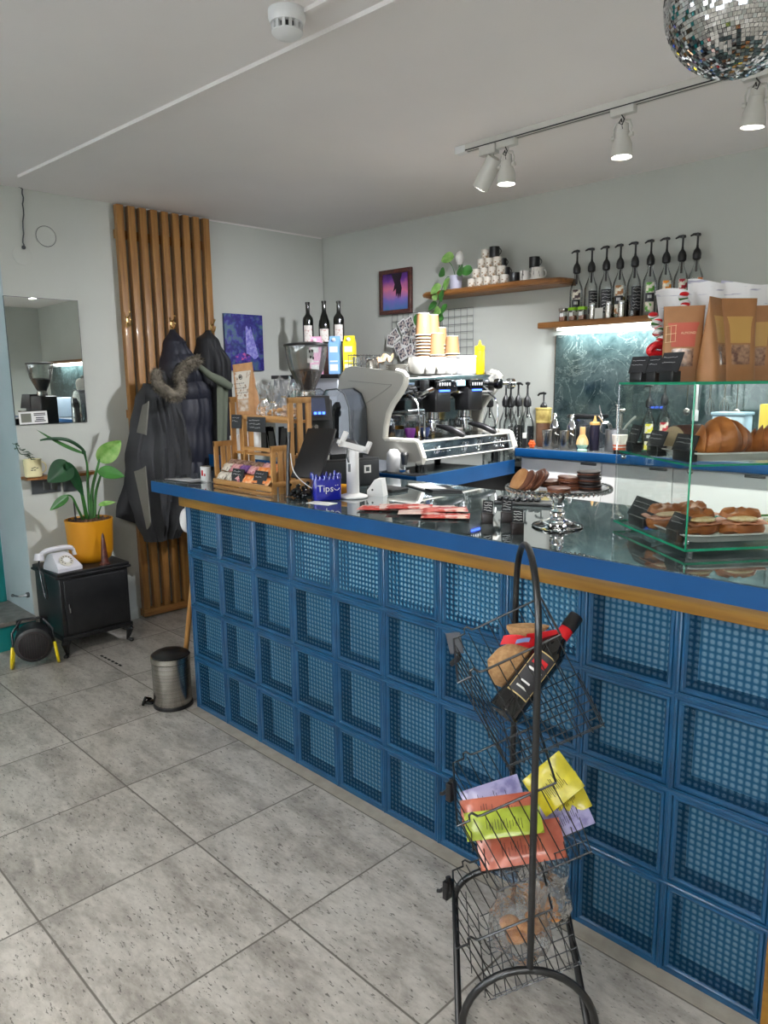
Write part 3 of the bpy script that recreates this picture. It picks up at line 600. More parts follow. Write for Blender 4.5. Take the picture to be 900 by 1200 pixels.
stem([(-.0, .02, .24), (-1.29, 0.1214, 0.8958), (-1.27, 0.1602, 1.0443), (-1.27, 0.1739, 1.0881)], .012, .005); lf((-1.27, 0.1572, 1.0695), (-1.22, 0.2873, 1.1778), .12, 'green_l', up=(1, .1, .1), bend=-.02)
stem([(.01, .03, .24), (-1.27, 0.131, 0.8714), (-1.24, 0.1513, 0.9724), (-1.22, 0.1604, 1.0081)], .011, .005); lf((-1.22, 0.1303, 1.0109), (-1.16, 0.2702, 0.9874), .09, 'green', up=(1, -.2, .8), bend=.08)
stem([(.0, -.01, .24), (-1.22, 0.0281, 0.9128), (-1.2, -0.0171, 0.9923), (-1.18, -0.0519, 1.0689)], .012, .005); lf((-1.18, -0.0371, 1.0772), (-1.1, -0.1955, 0.986), .13, 'green_d', up=(1, -.2, .2), bend=-.05)
lf((-1.15, -0.0713, 1.0915), (-1.2, 0.0316, 0.88), .07, 'green_d', up=(1, .3, .1), bend=.0)
stem([(-.0, -.03, .24), (-1.2, -0.0039, 0.8058), (-1.18, -0.0434, 0.8908), (-1.16, -0.0928, 0.9034)], .008, .004); lf((-1.16, -0.0696, 0.9007), (-1.12, -0.1915, 0.8441), .05, 'green', up=(1, 0, .5), bend=.05)
stem([(.02, .05, .24), (-1.22, 0.1216, 0.7771), (-1.2, 0.1312, 0.8183)], .006, .003); lf((-1.2, 0.1112, 0.8209), (-1.15, 0.1966, 0.8357), .035, 'green_l', up=(1, 0, .9), bend=.02)
mm = MB(); mm.cyl((-.0, -.075, .236), (0, -.078, .38), .004); mm.build('support_stick', M['black'], t)
t = MB(); t.lathe([(.03, 0), (.03, .006), (.022, .012), (.020, .03), (.013, .12), (.007, .17), (.001, .185)], n=20); o = t.build('wooden_cone', M['darkwood']); o.location = (-1.122, .09, .4865); tag(o, 'slim dark pointed cone standing in front of the yellow pot', 'cone')
# fan heater on the floor
t = thing('fan_heater', 'round black fan heater with yellow feet on the floor by the step', 'heater', (-1.13, -.335, 0), -.35)
m = MB(); m.lathe([(.085, -.07), (.095, -.06), (.098, .05), (.092, .065), (.075, .07)], (0, 0, .13), axis=(1, 0, 0), n=36); m.build('drum', M['black'], t)
m = MB()
for k in range(-5, 6): y = k * .012; h_ = math.sqrt(max(.0, .07 ** 2 - y * y)); m.cyl((.074, y, .13 - h_), (.074, y, .13 + h_), .0022, n=6)
m.tube(arc((.074, 0, .13), .073, 0, 2 * PI, 32, (0, 1, 0), (0, 0, 1)), .004, 6); m.build('grille', mat('grille_brown', rgb(52, 44, 44), .4, .5), t)
m = MB(); m.tube([(-.05, -.075, .19), (-.03, -.07, .25), (.0, -.045, .262), (.0, .045, .262), (-.03, .07, .25), (-.05, .075, .19)], .007, 8); m.tube([(.04, -.1, .12), (.03, -.1, .2), (-.0, -.055, .255)], .006, 8); m.tube([(.04, .1, .12), (.03, .1, .2), (0, .055, .255)], .006, 8); m.build('handle', M['black'], t)
for s in (-1, 1):
    m = MB(); m.tube(spline([(.05, s * .103, .13), (.07, s * .112, .06), (.04, s * .115, .012), (-.05, s * .112, .012), (-.07, s * .104, .07)], 5), .008, 8); m.build('foot', M['yellow'], t)
# strip of dark slots in the floor
m = MB()
for k in range(6): m.box(-1.0 + k * .042, -.972 + k * .042, -.034 + k * .0015, -.022 + k * .0015, 0.0, .0016)
o = m.build('floor_slot', M['black_matte']); tag(o, 'short row of dark slots in the floor tiles near the cabinet', 'floor drain')
# door stop lever on the reveal
m = MB(); m.cyl((XL - .05, -.2005, .285), (XL - .05, -.215, .285), .016); m.tube([(XL - .05, -.21, .285), (XL - .07, -.25, .28), (XL - .15, -.26, .272)], .006, 8); m.ball((XL - .15, -.26, .272), .01); o = m.build('metal_catch', M['steel_d']); tag(o, 'small metal lever catch on the pale blue reveal', 'catch')
# pedal bin and broomstick
t = thing('pedal_bin', 'small stainless steel pedal bin with black lid beside the bar', 'pedal bin', (-.112, -.07, 0))
m = MB(); m.lathe([(.086, 0), (.092, .004), (.092, .016), (.088, .018)], n=40); m.build('base_ring', M['black'], t)
m = MB(); m.lathe([(.087, .018), (.088, .02), (.088, .2215), (.086, .2225)], n=48); m.build('body', M['steel'], t)
m = MB(); m.lathe([(.088, .223), (.0905, .225), (.0905, .25), (.086, .2515)], n=48); m.build('collar', M['steel'], t)
m = MB(); m.lathe([(.086, .2518), (.087, .255), (.07, .266), (.001, .269)], n=40); m.build('lid', M['black'], t)
m = MB(); m.box(-.13, -.085, -.045, .0, .01, .018, .003); m.tube([(-.125, -.06, .012), (-.135, -.02, .03), (-.125, .01, .012)], .007, 8); m.build('pedal', M['black_gloss'], t)
for c in (t,): c.rotation_euler = (0, 0, .55)
m = MB(); m.cyl(V(-.246, .052, .0), V(-.016, .048, .80), .0125, .0125, 16); m.lathe([(.0125, 0), (.012, .012), (.004, .017)], V(-.016, .048, .80), axis=(.28, 0, .96)); o = m.build('broomstick', M['bamboo']); tag(o, 'plain wooden broomstick leaning at the bar end behind the pedal bin', 'broomstick')
m = MB(); m.ball((-.066, .03, .885), .036, sx=.7, sy=.9, sz=1.6, n=16); m.cyl((-.066, .03, .94), (-.066, .03, 1.013), .004); o = m.build('paper_roll_bag', M['white']); tag(o, 'white rounded bag hanging under the left end of the worktop', 'bag')

# ---------------------------------------------------------------- things standing on the bar
def pillow(m, L_, w, h, nu=10, nv=6, o=(0, 0, 0), crimp=.1, wob=0.0, seed=0):
    """sweet packet lying flat: puffed middle, flat crimped ends"""
    r_ = random.Random(seed); o = V(o); j = [[r_.uniform(-wob, wob) for _ in range(nv + 1)] for _ in range(nu + 1)]
    for s in (1, -1):
        def fn(u, v, s=s):
            e = min(1, max(0, (min(u, 1 - u) - crimp * .5) / .22)); q = math.sin(PI * v) ** .5 if 0 < v < 1 else 0
            wd = w * (1 - .06 * math.sin(PI * u))
            return o + V((u - .5) * L_, (v - .5) * wd, h * .5 + s * h * .5 * e ** .5 * q + (j[int(u * nu + .5)][int(v * nv + .5)] * s if 0 < v < 1 else 0))
        m.sheet(fn, nu, nv)
# --- wooden sweets rack
RK = (.185, .035, T)
t = thing('display_rack', 'tiered wooden slatted rack of sweets on the left of the bar', 'display rack', RK, 0)
W_, D_ = .42, .205; p_ = .020
def bx(name, *a, mt=None, par=None): m = MB(); m.box(*a, .0015); return m.build(name, mt or M['bamboo'], par or t)
for x in (0, W_ - .012):
    for y, h in ((0, .19), (.034, .18), (.062, .18)): bx('slat' if y else 'post', x, x + .012, y, y + p_, .0, h)
    bx('side_rail', x - .001, x + .013, 0, .089, .17, .192); bx('side_rail', x - .001, x + .013, 0, D_, .03, .05)
    for y in (.09, .136, D_ - p_ - .004): bx('post', x, x + .012, y, y + p_ + .004, .0, .375)
    bx('side_rail', x - .001, x + .013, .09, D_, .355, .378)
bx('post', .088, .100, .091, .110, .0, .30)
bx('shelf_rail', .012, W_ - .012, .091, .103, .285, .303, mt=M['bamboox']); bx('top_shelf', .012, W_ - .012, .103, D_, .275, .285, mt=M['bamboox'])
bx('shelf_rail', .100, W_ - .012, .091, .103, .155, .170, mt=M['bamboox']); bx('middle_shelf', .012, W_ - .012, .103, D_, .135, .145, mt=M['bamboox'])
m = MB(); m.hexa([(.012, .003, .02), (W_ - .012, .003, .02), (W_ - .012, .09, .07), (.012, .09, .07)], [(.012, .003, .026), (W_ - .012, .003, .026), (W_ - .012, .09, .076), (.012, .09, .076)]); m.build('sloping_tray', M['bamboox'], t)
bx('front_lip', 0, W_, -.008, .001, .012, .034, mt=M['bamboox']); bx('front_lip', 0, W_, -.008, .001, .0, .008, mt=M['bamboox'])
def sign(name, label, loc, rot, w, h, scr=3, cat='price sign', group=None, parent=None, stand=True, seed=0, thick=.003):
    s = thing(name, label, cat, loc, 0, group, rot=rot)
    m = MB(); m.box(-w / 2, w / 2, -thick / 2, thick / 2, 0, h, .001); m.build('board', M['chalk'], s)
    m = MB(); r_ = random.Random(seed + 5)
    for k in range(scr):
        z = h * (.78 - .24 * k); x = -w * .38; e = w * r_.uniform(.1, .38)
        while x < e:
            l = r_.uniform(.002, .005); m.tube([(x, -thick / 2 - .0004, z + r_.uniform(-.003, .003)), (x + l, -thick / 2 - .0004, z + r_.uniform(-.003, .003))], .0006, 4); x += l + .0015
    m.build('chalk_writing', M['chalkink'], s); return s
sign('price_sign', 'small chalkboard sign on the upper left rail of the sweets rack', (RK[0] + .055, RK[1] + .086, T + .245), (-.05, 0, 0), .075, .058, 2, seed=1, thick=.0024)
sign('price_sign', 'wide chalkboard sign under the top shelf of the sweets rack', (RK[0] + .20, RK[1] + .086, T + .235), (-.05, 0, 0), .13, .062, 3, seed=2, thick=.0024)
sign('price_sign', 'left chalkboard sign leaning on the sweets in the lower tray', (RK[0] + .17, RK[1] - .004, T + .036), (-.35, 0, 0), .085, .052, 2, seed=3)
sign('price_sign', 'right chalkboard sign leaning on the sweets in the lower tray', (RK[0] + .33, RK[1] - .004, T + .036), (-.35, 0, 0), .085, .055, 2, seed=4)
# sweets in the lower tray
PC = {'pink': mat('pink_wrapper', rgb(224, 176, 176), .3, col2=rgb(168, 70, 84), nscale=70), 'white': mat('white_wrapper', rgb(222, 214, 200), .3, col2=rgb(120, 110, 96), nscale=80, lo=.5), 'purple': mat('purple_wrapper', rgb(132, 92, 160), .3, col2=rgb(90, 50, 120), nscale=60), 'orange': mat('orange_wrapper', rgb(236, 128, 44), .3, col2=rgb(240, 196, 150), nscale=60), 'brown': mat('brown_wrapper', rgb(96, 66, 54), .3, col2=rgb(182, 150, 128), nscale=80)}
sl = math.atan2(.05, .087); k = 0
rowc = [['white', 'white', 'brown'], ['white', 'pink', 'brown'], ['pink', 'purple', 'brown'], ['orange', 'pink', 'brown'], ['orange', 'orange', 'pink'], ['orange', 'orange', 'orange']]
protos = {}
for cx in range(6):
    for ry in range(3):
        c = rowc[cx][ry]
        pos = ', %s row, %s from the left' % (('front', 'middle', 'back')[ry], ORD[cx])
        lab = {'white': 'white wrapped sweet in the wooden rack tray' + pos, 'pink': 'pink wrapped sweet in the wooden rack tray' + pos, 'purple': 'purple wrapped sweet in the wooden rack tray' + pos, 'orange': 'orange wrapped sweet in the wooden rack tray' + pos, 'brown': 'brown wrapped sweet in the wooden rack tray' + pos}[c]
        m = MB(); pillow(m, .062, .044, .024, 8, 6, wob=.002, seed=k); o = m.build('wrapped_sweet', PC[c]); k += 1
        yy = .020 + ry * .026; zz = .0275 + yy * math.tan(sl) + .004 * ry + (.016 if ry == 1 else .012 if ry == 2 else .0)
        o.location = (RK[0] + .048 + cx * .063 , RK[1] + yy, T + zz); o.rotation_euler = (sl + .25, 0, random.uniform(-.2, .2)); tag(o, lab, 'sweet', c + ' wrapped sweets in the tray')
# black sachets and a bottle on the middle shelf
for q in range(7):
    m = MB(); m.loft([[(-.0, -.008, 0), (.03, -.008, 0), (.03, .008, 0), (0, .008, 0)], [(0, -.005, .03), (.032, -.005, .03), (.032, .005, .03), (0, .005, .03)], [(0, -.001, .11), (.032, -.001, .11), (.032, .001, .11), (0, .001, .11)]])
    o = m.build('black_sachet', M['black_gloss']); o.location = (RK[0] + .185 + q * .031, RK[1] + .125 + (q % 2) * .02, T + .146); o.rotation_euler = (random.uniform(-.1, .1), random.uniform(-.12, .12), 0.1); tag(o, ORD[q] + ' glossy black sachet from the left on the middle shelf of the wooden rack', 'sachet', 'black sachets on the middle shelf')
t2 = thing('spray_bottle', 'white labelled clear bottle on the middle shelf of the wooden rack', 'bottle', (RK[0] + .145, RK[1] + .135, T + .146))
m = MB(); m.lathe([(.001, 0), (.018, 0), (.02, .004), (.02, .085), (.014, .1), (.011, .105)]); m.build('body', M['white'], t2)
m = MB(); m.lathe([(.011, .105), (.015, .106), (.015, .128), (.001, .129)]); m.build('cap', M['offwhite'], t2)
m = MB()
for q in range(9):
    m.sheet(lambda u, v, q=q: (-.035 + .008 * q + .004 * math.sin(v * 5 + q), .0 + u * .09, v * .13 + .008 * math.sin(u * 7 + q)), 5, 5, .0008)
o = m.build('paper_napkins', M['paper']); o.location = (RK[0] + .07, RK[1] + .02, T + .085); o.location = (RK[0] - .055, RK[1] + .145, T + .0005); tag(o, 'stack of white paper napkins standing behind the left end of the wooden rack', 'napkins')
o.scale = (.9, 1, 1.55)
# kraft bag with printed label, cellophane bags of biscuits
def pouch(name, label, loc, rz, w, h, d, mt, parts, rot=None, cat='bag', group=None, topbend=.0):
    t_ = thing(name, label, cat, loc, rz, group, rot=rot)
    m = MB(); rings = []
    for k in range(13):
        f = k / 12; dd = d * (1 - f ** 1.3) * .5 + .0012; ww = w * .5 * (1 - .05 * math.sin(PI * f)); n = 24; r = []
        for i in range(n):
            a = 2 * PI * i / n; cx = math.copysign(abs(math.cos(a)) ** .35, math.cos(a)); sy = math.copysign(abs(math.sin(a)) ** .7, math.sin(a)); r.append((ww * cx, dd * sy + topbend * f * f, h * f))
        rings.append(r)
    m.loft(rings); m.build('pouch_body', mt, t_)
    for nm, z0, z1, x0, x1, pm, off in parts:
        m = MB()
        m.sheet(lambda u, v: (w * (x0 + (x1 - x0) * u), -(d * (1 - ((z0 + (z1 - z0) * v)) ** 1.3) * .5 * max(.0, 1 - (abs(x0 + (x1 - x0) * u) * 2) ** 3.5) ** .7 + .0012) - off + topbend * (z0 + (z1 - z0) * v) ** 2, h * (z0 + (z1 - z0) * v)), 10, 8, .0006)
        m.build(nm, pm, t_)
    return t_
LABEL = mat('pale_floral_label', rgb(206, 200, 190), .6, col2=rgb(150, 120, 96), nscale=55, lo=.52, hi=.6)
kb = pouch('kraft_bag', 'tall kraft bag with a pale printed label on top of the sweets rack', (RK[0] + .056, RK[1] + .155, T + .286), 0, .125, .235, .06, M['kraft'], [('label', .36, .86, -.40, .42, LABEL, .0016), ('window', .14, .35, -.36, .36, mat('bag_window', rgb(170, 140, 110), .25, col2=rgb(206, 196, 184), nscale=45), .0014)], rot=(.06, -.07, .15))
m = MB(); m.tube(arc((0, -.021, .178), .0095, 0, 2 * PI, 20), .0014, 6, closed=False); m.ball((0, -.022, .178), .004)
for q in range(3):
    x = -.035
    while x < .03: l = random.uniform(.004, .008); m.tube([(x, -.026 - (2 - q) * .003, .150 - q * .02), (x + l, -.026 - (2 - q) * .003, .153 - q * .02)], .001, 4); x += l + .003
m.build('label_print', M['ink'], kb)
def cello(label, loc, r, h, fill, seed, cat='bag of biscuits', group='cellophane bags of biscuits'):
    t_ = thing('biscuit_bag', label, cat, loc, 0, group); rnd = random.Random(seed)
    m = MB()
    for k in range(14): a = rnd.uniform(0, 6.3); q = rnd.uniform(0, r * .6); m.ball((q * math.cos(a), q * math.sin(a), .014 + rnd.uniform(0, h * .22)), rnd.uniform(.010, .015), sz=.6, n=6)
    m.build('biscuits', fill, t_)
    m = MB(); prof = [(.55, 0), (.95, .03), (1.0, .2), (.92, .36), (.45, .50), (.3, .55), (.5, .66), (.85, .84), (1.05, 1.0)]; n = 30; ph = [rnd.uniform(0, 6) for _ in range(4)]
    rings = []
    for q, z in prof:
        rings.append([(r * q * (1 + (.10 + .22 * max(0, z - .45)) * math.sin(5 * a + ph[0] + z * 2) + .07 * math.sin(9 * a + ph[1])) * math.cos(a), r * q * (1 + (.10 + .22 * max(0, z - .45)) * math.sin(5 * a + ph[0] + z * 2) + .07 * math.sin(9 * a + ph[1])) * math.sin(a) * .75, h * z + .01 * z * math.sin(3 * a + ph[2])) for a in [2 * PI * i / n for i in range(n)]])
    m.loft(rings, caps=False); m.poly([rings[0][i] for i in range(n)]); m.build('cellophane_film', M['cellophane'], t_)
    m = MB(); m.tube([(r * .34 * math.cos(a), r * .27 * math.sin(a), h * .545) for a in [2 * PI * i / 14 for i in range(15)]], .002, 6); m.build('twist_tie', M['brass'], t_)
    return t_
BISC = mat('golden_biscuits', rgb(214, 168, 110), .6, col2=rgb(180, 124, 70), nscale=60)
cello('leftmost cellophane bag of biscuits on top of the sweets rack, beside the kraft bag', (RK[0] + .165, RK[1] + .155, T + .286), .036, .15, BISC, 1)
cello('second cellophane bag of biscuits from the left on top of the sweets rack', (RK[0] + .24, RK[1] + .148, T + .286), .034, .13, BISC, 2)
cello('third cellophane bag of biscuits on top of the sweets rack, left of the slatted end', (RK[0] + .305, RK[1] + .155, T + .286), .034, .17, BISC, 3)
cello('rightmost cellophane bag of biscuits on top of the sweets rack, beside its slatted end', (RK[0] + .372, RK[1] + .155, T + .286), .028, .14, BISC, 4)
# tin and cloth at the left end
t2 = thing('small_tin', 'small white printed tin at the left end of the bar', 'tin', (.04, .08, T))
m = MB(); m.lathe([(.001, 0), (.022, 0), (.023, .002), (.023, .07), (.022, .072), (.001, .072)], n=32); m.build('can', M['white'], t2)
m = MB(); m.lathe([(.0235, .07), (.0235, .073), (.02, .074)], n=32); m.build('rim', M['steel'], t2)
m = MB(); m.box(.0195, .0245, -.012, -.004, .03, .055, .002); m.box(.0195, .0245, .0, .006, .028, .04, .002); m.build('red_mark', M['red'], t2); 
for c in (t2,): c.rotation_euler = (0, 0, -.9)
m = MB(); m.sheet(lambda u, v: (-.15 + .2 * u + .05 * v, .0 + .10 * v + .02 * u, .002 + .004 * math.sin(u * 9) * math.sin(v * 5) + .004), 12, 8, .002); o = m.build('grey_cloth', mat('grey_cloth', rgb(150, 150, 150), .8)); o.location = (-.02, -.01, T - .001); tag(o, 'thin folded grey cloth lying on the far left end of the bar', 'cloth')
# tips jar
t2 = thing('tips_jar', 'cobalt blue glass jar lettered Tips', 'jar', (.835, .112, T), 0)
m = MB(); s_ = .052; m.box(-s_, s_, -s_, s_, 0, .085, .012); m.build('jar_body', M['cobalt'], t2)
m = MB(); rnd = random.Random(9)
for k in range(22):
    a = 2 * PI * k / 22; x = s_ * max(-1, min(1, 1.25 * math.cos(a))) * .94; y = s_ * max(-1, min(1, 1.25 * math.sin(a))) * .94; m.cyl((x, y, .080), (x * 1.02, y * 1.02, .092 + rnd.uniform(0, .012)), .007, .004, 8)
m.build('jagged_rim', M['cobalt'], t2)
fd = V((0.852, 0.0924, 1.067)) - V((2.95025, -1.67412, 1.49825)); az = math.atan2(fd.y, fd.x)
t2.rotation_euler = (0, 0, az - PI / 2 + .12)
text('Tips', .036, t2, M['white'], (-.008, -s_ - .0006, .046), (PI / 2, 0, 0))
m = MB(); m.tube(arc((.034, -s_ - .0008, .05), .010, PI * 1.1, PI * 1.95, 10), .0012, 5); m.ball((.030, -s_ - .0008, .058), .0018, n=6); m.ball((.038, -s_ - .0008, .059), .0018, n=6); m.build('smile_drawing', M['white'], t2)
m = MB(); m.box(-.052, .052, -.028, .028, 0, .0012); o = m.build('business_card', M['paper']); o.location = (.90, .035, T); o.rotation_euler = (0, 0, .2); tag(o, 'single white card lying in front of the blue tips jar', 'card')
# crumpled black beads left of jar
m = MB(); rnd = random.Random(12)
for k in range(50): m.ball((rnd.gauss(0, .028), rnd.gauss(0, .02), .008 + abs(rnd.gauss(0, .014))), rnd.uniform(.005, .010), n=5)
o = m.build('bead_coil', M['black_gloss']); o.location = (.735, .068, T); tag(o, 'small heap of shiny black beads beside the sweets rack', 'beads', kind='stuff')
# tablet on its stand
t2 = thing('tablet_till', 'black tablet till on a tilted stand, seen from behind', 'tablet', (.700, .150, T), .35)
Rm = Matrix.Translation((0.02, -.02, .155)) @ Euler((math.radians(-38), 0, 0)).to_matrix().to_4x4()
m = MB(); m.M = Rm; m.box(-.06, .07, -.006, .006, -.10, .125, .004); m.build('tablet', M['black'], t2)
m = MB(); m.M = Rm; m.box(-.054, .064, .0062, .0068, -.094, .119); m.build('screen', M['black_gloss'], t2)
m = MB(); m.tube([(.02, .02, .01), (.02, .02, .10), (.02, -.005, .14)], .014, 10); m.box(-.045, .06, -.045, .06, 0, .012, .004); m.build('stand', M['black'], t2)
m = MB(); m.tube([(-.045, -.075, .25), (-.05, -.08, .17), (-.052, -.09, .003)], .007, 8); m.build('prop', M['black'], t2)
m = MB(); m.tube(spline([(-.03, -.095, .17), (-.01, -.105, .10), (.045, -.10, .05), (.10, -.08, .02)], 6), .002, 6); m.build('white_cable', M['white'], t2)
# cash drawer with gadgets on it
cb = thing('cash_drawer', 'black cash drawer box with a small white sticker', 'cash drawer', (.70, .53, T), math.radians(-14) )
m = MB(); m.box(-.34, 0, -.31, 0, 0, .118, .006); m.build('box', M['black'], cb)
m = MB(); m.box(.0, .003, -.305, -.005, .008, .108, .002); m.build('drawer_front', mat('drawer_front', rgb(34, 36, 40), .4), cb)
m = MB(); m.box(.0032, .0038, -.078, -.045, .055, .088); m.build('sticker', M['paper'], cb)
m = MB(); m.box(.0039, .0042, -.070, -.053, .062, .08); m.build('sticker_print', M['greytable'], cb)
def onbox(x, y, z=.1185): a = math.radians(-14); return (.70 + x * math.cos(a) - y * math.sin(a), .53 + x * math.sin(a) + y * math.cos(a), T + z)
t2 = thing('receipt_printer', 'low black receipt printer with an orange cover edge', 'receipt printer', onbox(-.12, -.14), math.radians(-14))
m = MB(); m.prism([(-.10, 0), (.09, 0), (.09, .02), (.02, .065), (-.05, .075), (-.10, .06)], .15, (0, .075, 0), (1, 0, 0), (0, 0, 1)); m.build('housing', M['black'], t2)
m = MB(); m.tube([(-.04, -.08, .055), (.01, -.08, .062), (.085, -.08, .015)], .006, 6); m.tube([(-.04, .08, .055), (.01, .08, .062), (.085, .08, .015)], .006, 6); m.build('trim', M['greytable'], t2)
m = MB(); m.box(-.055, -.005, -.082, -.0765, .045, .063, .003); m.build('orange_cover', M['orange'], t2)
m = MB(); m.box(-.06, .10, -.105, -.088, .0, .02, .004); m.tube([(.0, -.1, .02), (.04, -.1, .03), (.1, -.095, .012)], .006, 8); m.build('pale_tray', M['offwhite'], t2)
# orange roll
m = MB(); m.cyl((-.0, 0, .021), (.055, .02, .021), .021, n=28); m.cyl((.055, .02, .021), (.056, .0203, .021), .008, n=12); o = m.build('label_roll', mat('amber_roll', rgb(240, 168, 36), .4)); o.location = (.80, .215, T + .002); tag(o, 'amber yellow roll lying behind the blue tips jar', 'roll')
# white phone stand
t2 = thing('phone_stand', 'white phone stand on a round foot with empty tilted cradle', 'phone stand', (.885, .205, T), .35)
m = MB(); m.lathe([(.052, 0), (.056, .003), (.055, .008), (.035, .014), (.022, .018), (.001, .018)], n=40); m.build('foot', M['white'], t2)
m = MB(); m.box(-.023, .023, -.014, .014, .015, .185, .008); m.build('column', M['white'], t2)
m = MB(); m.M = Matrix.Translation((0.01, -.012, .20)) @ Euler((math.radians(-30), math.radians(12), 0)).to_matrix().to_4x4()
m.prism([(-.058, .045), (-.040, .045), (-.040, .006), (.052, .006), (.052, .03), (.068, .03), (.068, -.016), (-.058, -.016)], .012, (0, .006, 0), (1, 0, 0), (0, 0, 1)); m.box(-.058, -.045, -.022, .0, -.014, .0); m.box(.054, .066, -.022, 0, -.014, .0); m.build('cradle', M['white'], t2)
m = MB(); m.tube([(-.01, -.02, .19), (-.013, -.022, .16), (-.008, -.018, .135)], .003, 6); m.box(-.012, -.002, -.0165, -.014, .1, .13); m.build('cable', M['greytable'], t2)
t2 = thing('card_reader', 'small white card reader leaning behind the white phone stand', 'card reader', (.915, .30, T), .5)
m = MB(); m.prism([(-.03, 0), (.036, 0), (.026, .066), (.0, .064), (-.03, .022)], .06, (0, .035, 0), (1, 0, 0), (0, 0, 1)); m.build('housing', M['white'], t2)
m = MB(); m.cyl((-.008, -.0252, .025), (-.008, -.027, .025), .004, n=14); m.build('button', M['black'], t2)
m = MB(); m.box(-.085, .06, -.05, .045, 0, .012, .004); o = m.build('black_tray', M['black']); o.location = (.86, .43, T); tag(o, 'flat black tray beside the cash drawer', 'tray')
# clipboard
t2 = thing('clipboard', 'white papers on a black clipboard lying on the bar', 'clipboard', (.99, .575, T), .12)
m = MB(); m.prism([(-.17, .01), (.04, -.10), (.14, -.03), (-.03, .11)], .004); m.build('board', M['black'], t2)
for k, (dx, dy) in enumerate(((0, 0), (.012, .006), (-.01, .008))):
    m = MB(); m.prism([(-.158 + dx, .012 + dy), (.0 + dx, -.075 + dy), (.06 + dx, -.02 + dy), (-.09 + dx, .068 + dy)], .0012, (0, 0, .0045 + k * .0016)); m.build('paper_sheet', M['paper'], t2)
m = MB(); m.prism([(-.01, -.075), (.045, -.099), (.138, -.034), (.09, -.012)], .008, (0, 0, .0045)); m.build('cover_flap', M['black'], t2)
# fan of red menu packets
REDP = mat('red_printed_packet', rgb(196, 70, 62), .22, col2=rgb(230, 190, 180), nscale=26, lo=.5, hi=.62); PINKP = mat('pale_packet', rgb(222, 196, 188), .22, col2=rgb(190, 90, 80), nscale=20, lo=.5, hi=.66)
for k, (u, r, pm, lb) in enumerate((((1.16, .085), .25, REDP, 'leftmost flat red packet of the row on the bar'), ((1.205, .14), .45, PINKP, 'pale packet behind the leftmost red one'), ((1.25, .13), .3, REDP, 'second red packet of the row, right of the leftmost'), ((1.30, .20), .5, PINKP, 'pale packet at the back of the row on the bar'), ((1.335, .10), .35, PINKP, 'pale packet lowest at the front of the row'), ((1.375, .165), .4, REDP, 'third red packet of the row'), ((1.425, .115), .3, REDP, 'rightmost red packet of the row, nearest the little black signs'))):
    m = MB(); m.M = Matrix.Translation((0, 0, .001)); pillow(m, .155, .10, .009, 12, 6, crimp=.06, wob=.0012, seed=k + 40); o = m.build('flat_packet', [pm]); o.location = (u[0], u[1], T + .0005 + .0045 * (k % 3)); o.rotation_euler = (0, 0, r + .35); tag(o, lb, 'packet', 'flat red packets on the bar')
# little black signs with stands
def mini(label, loc, rz, seed):
    s = thing('mini_sign', label, 'mini sign', loc, rz, 'little black signs beside the cake stand')
    m = MB(); m.box(-.017, .017, -.012, .012, 0, .032, .002); m.build('block', mat('dark_block', rgb(34, 26, 26), .4), s)
    m = MB(); m.M = Matrix.Translation((0, -.003, .034)) @ Euler((-.45, .1, 0)).to_matrix().to_4x4(); m.box(-.016, .016, -.0015, .0015, 0, .038); m.build('board', M['chalk'], s)
    m = MB(); m.M = Matrix.Translation((0, -.003, .034)) @ Euler((-.45, .1, 0)).to_matrix().to_4x4(); r_ = random.Random(seed)
    for k in range(4): z = .031 - .008 * k; m.tube([(-.012 + .004 * i, -.0022, z + r_.uniform(-.002, .002)) for i in range(7)], .0011, 4)
    m.build('chalk_writing', M['chalkink'], s)
az0 = .75
mini('leftmost little black sign beside the red packets', (1.585, .125, T), az0, 1); mini('little black sign set back between the other two', (1.618, .178, T), az0, 2); mini('rightmost little black sign, nearest the bar edge', (1.745, .055, T), az0 + .1, 3)
t2 = thing('black_clip_rail', 'flat black tray of folded black clips left of the cake stand', 'tray', (1.46, .50, T), .35)
m = MB(); m.box(-.10, .12, -.035, .035, 0, .012, .003); m.build('base', M['black'], t2)
m = MB(); rnd = random.Random(3)
for k in range(7): x = -.09 + k * .022; m.box(x, x + .016, -.035 + rnd.uniform(0, .02), .02, .0125, .0125 + rnd.uniform(.006, .02), .002)
m.build('clips', M['black_gloss'], t2)
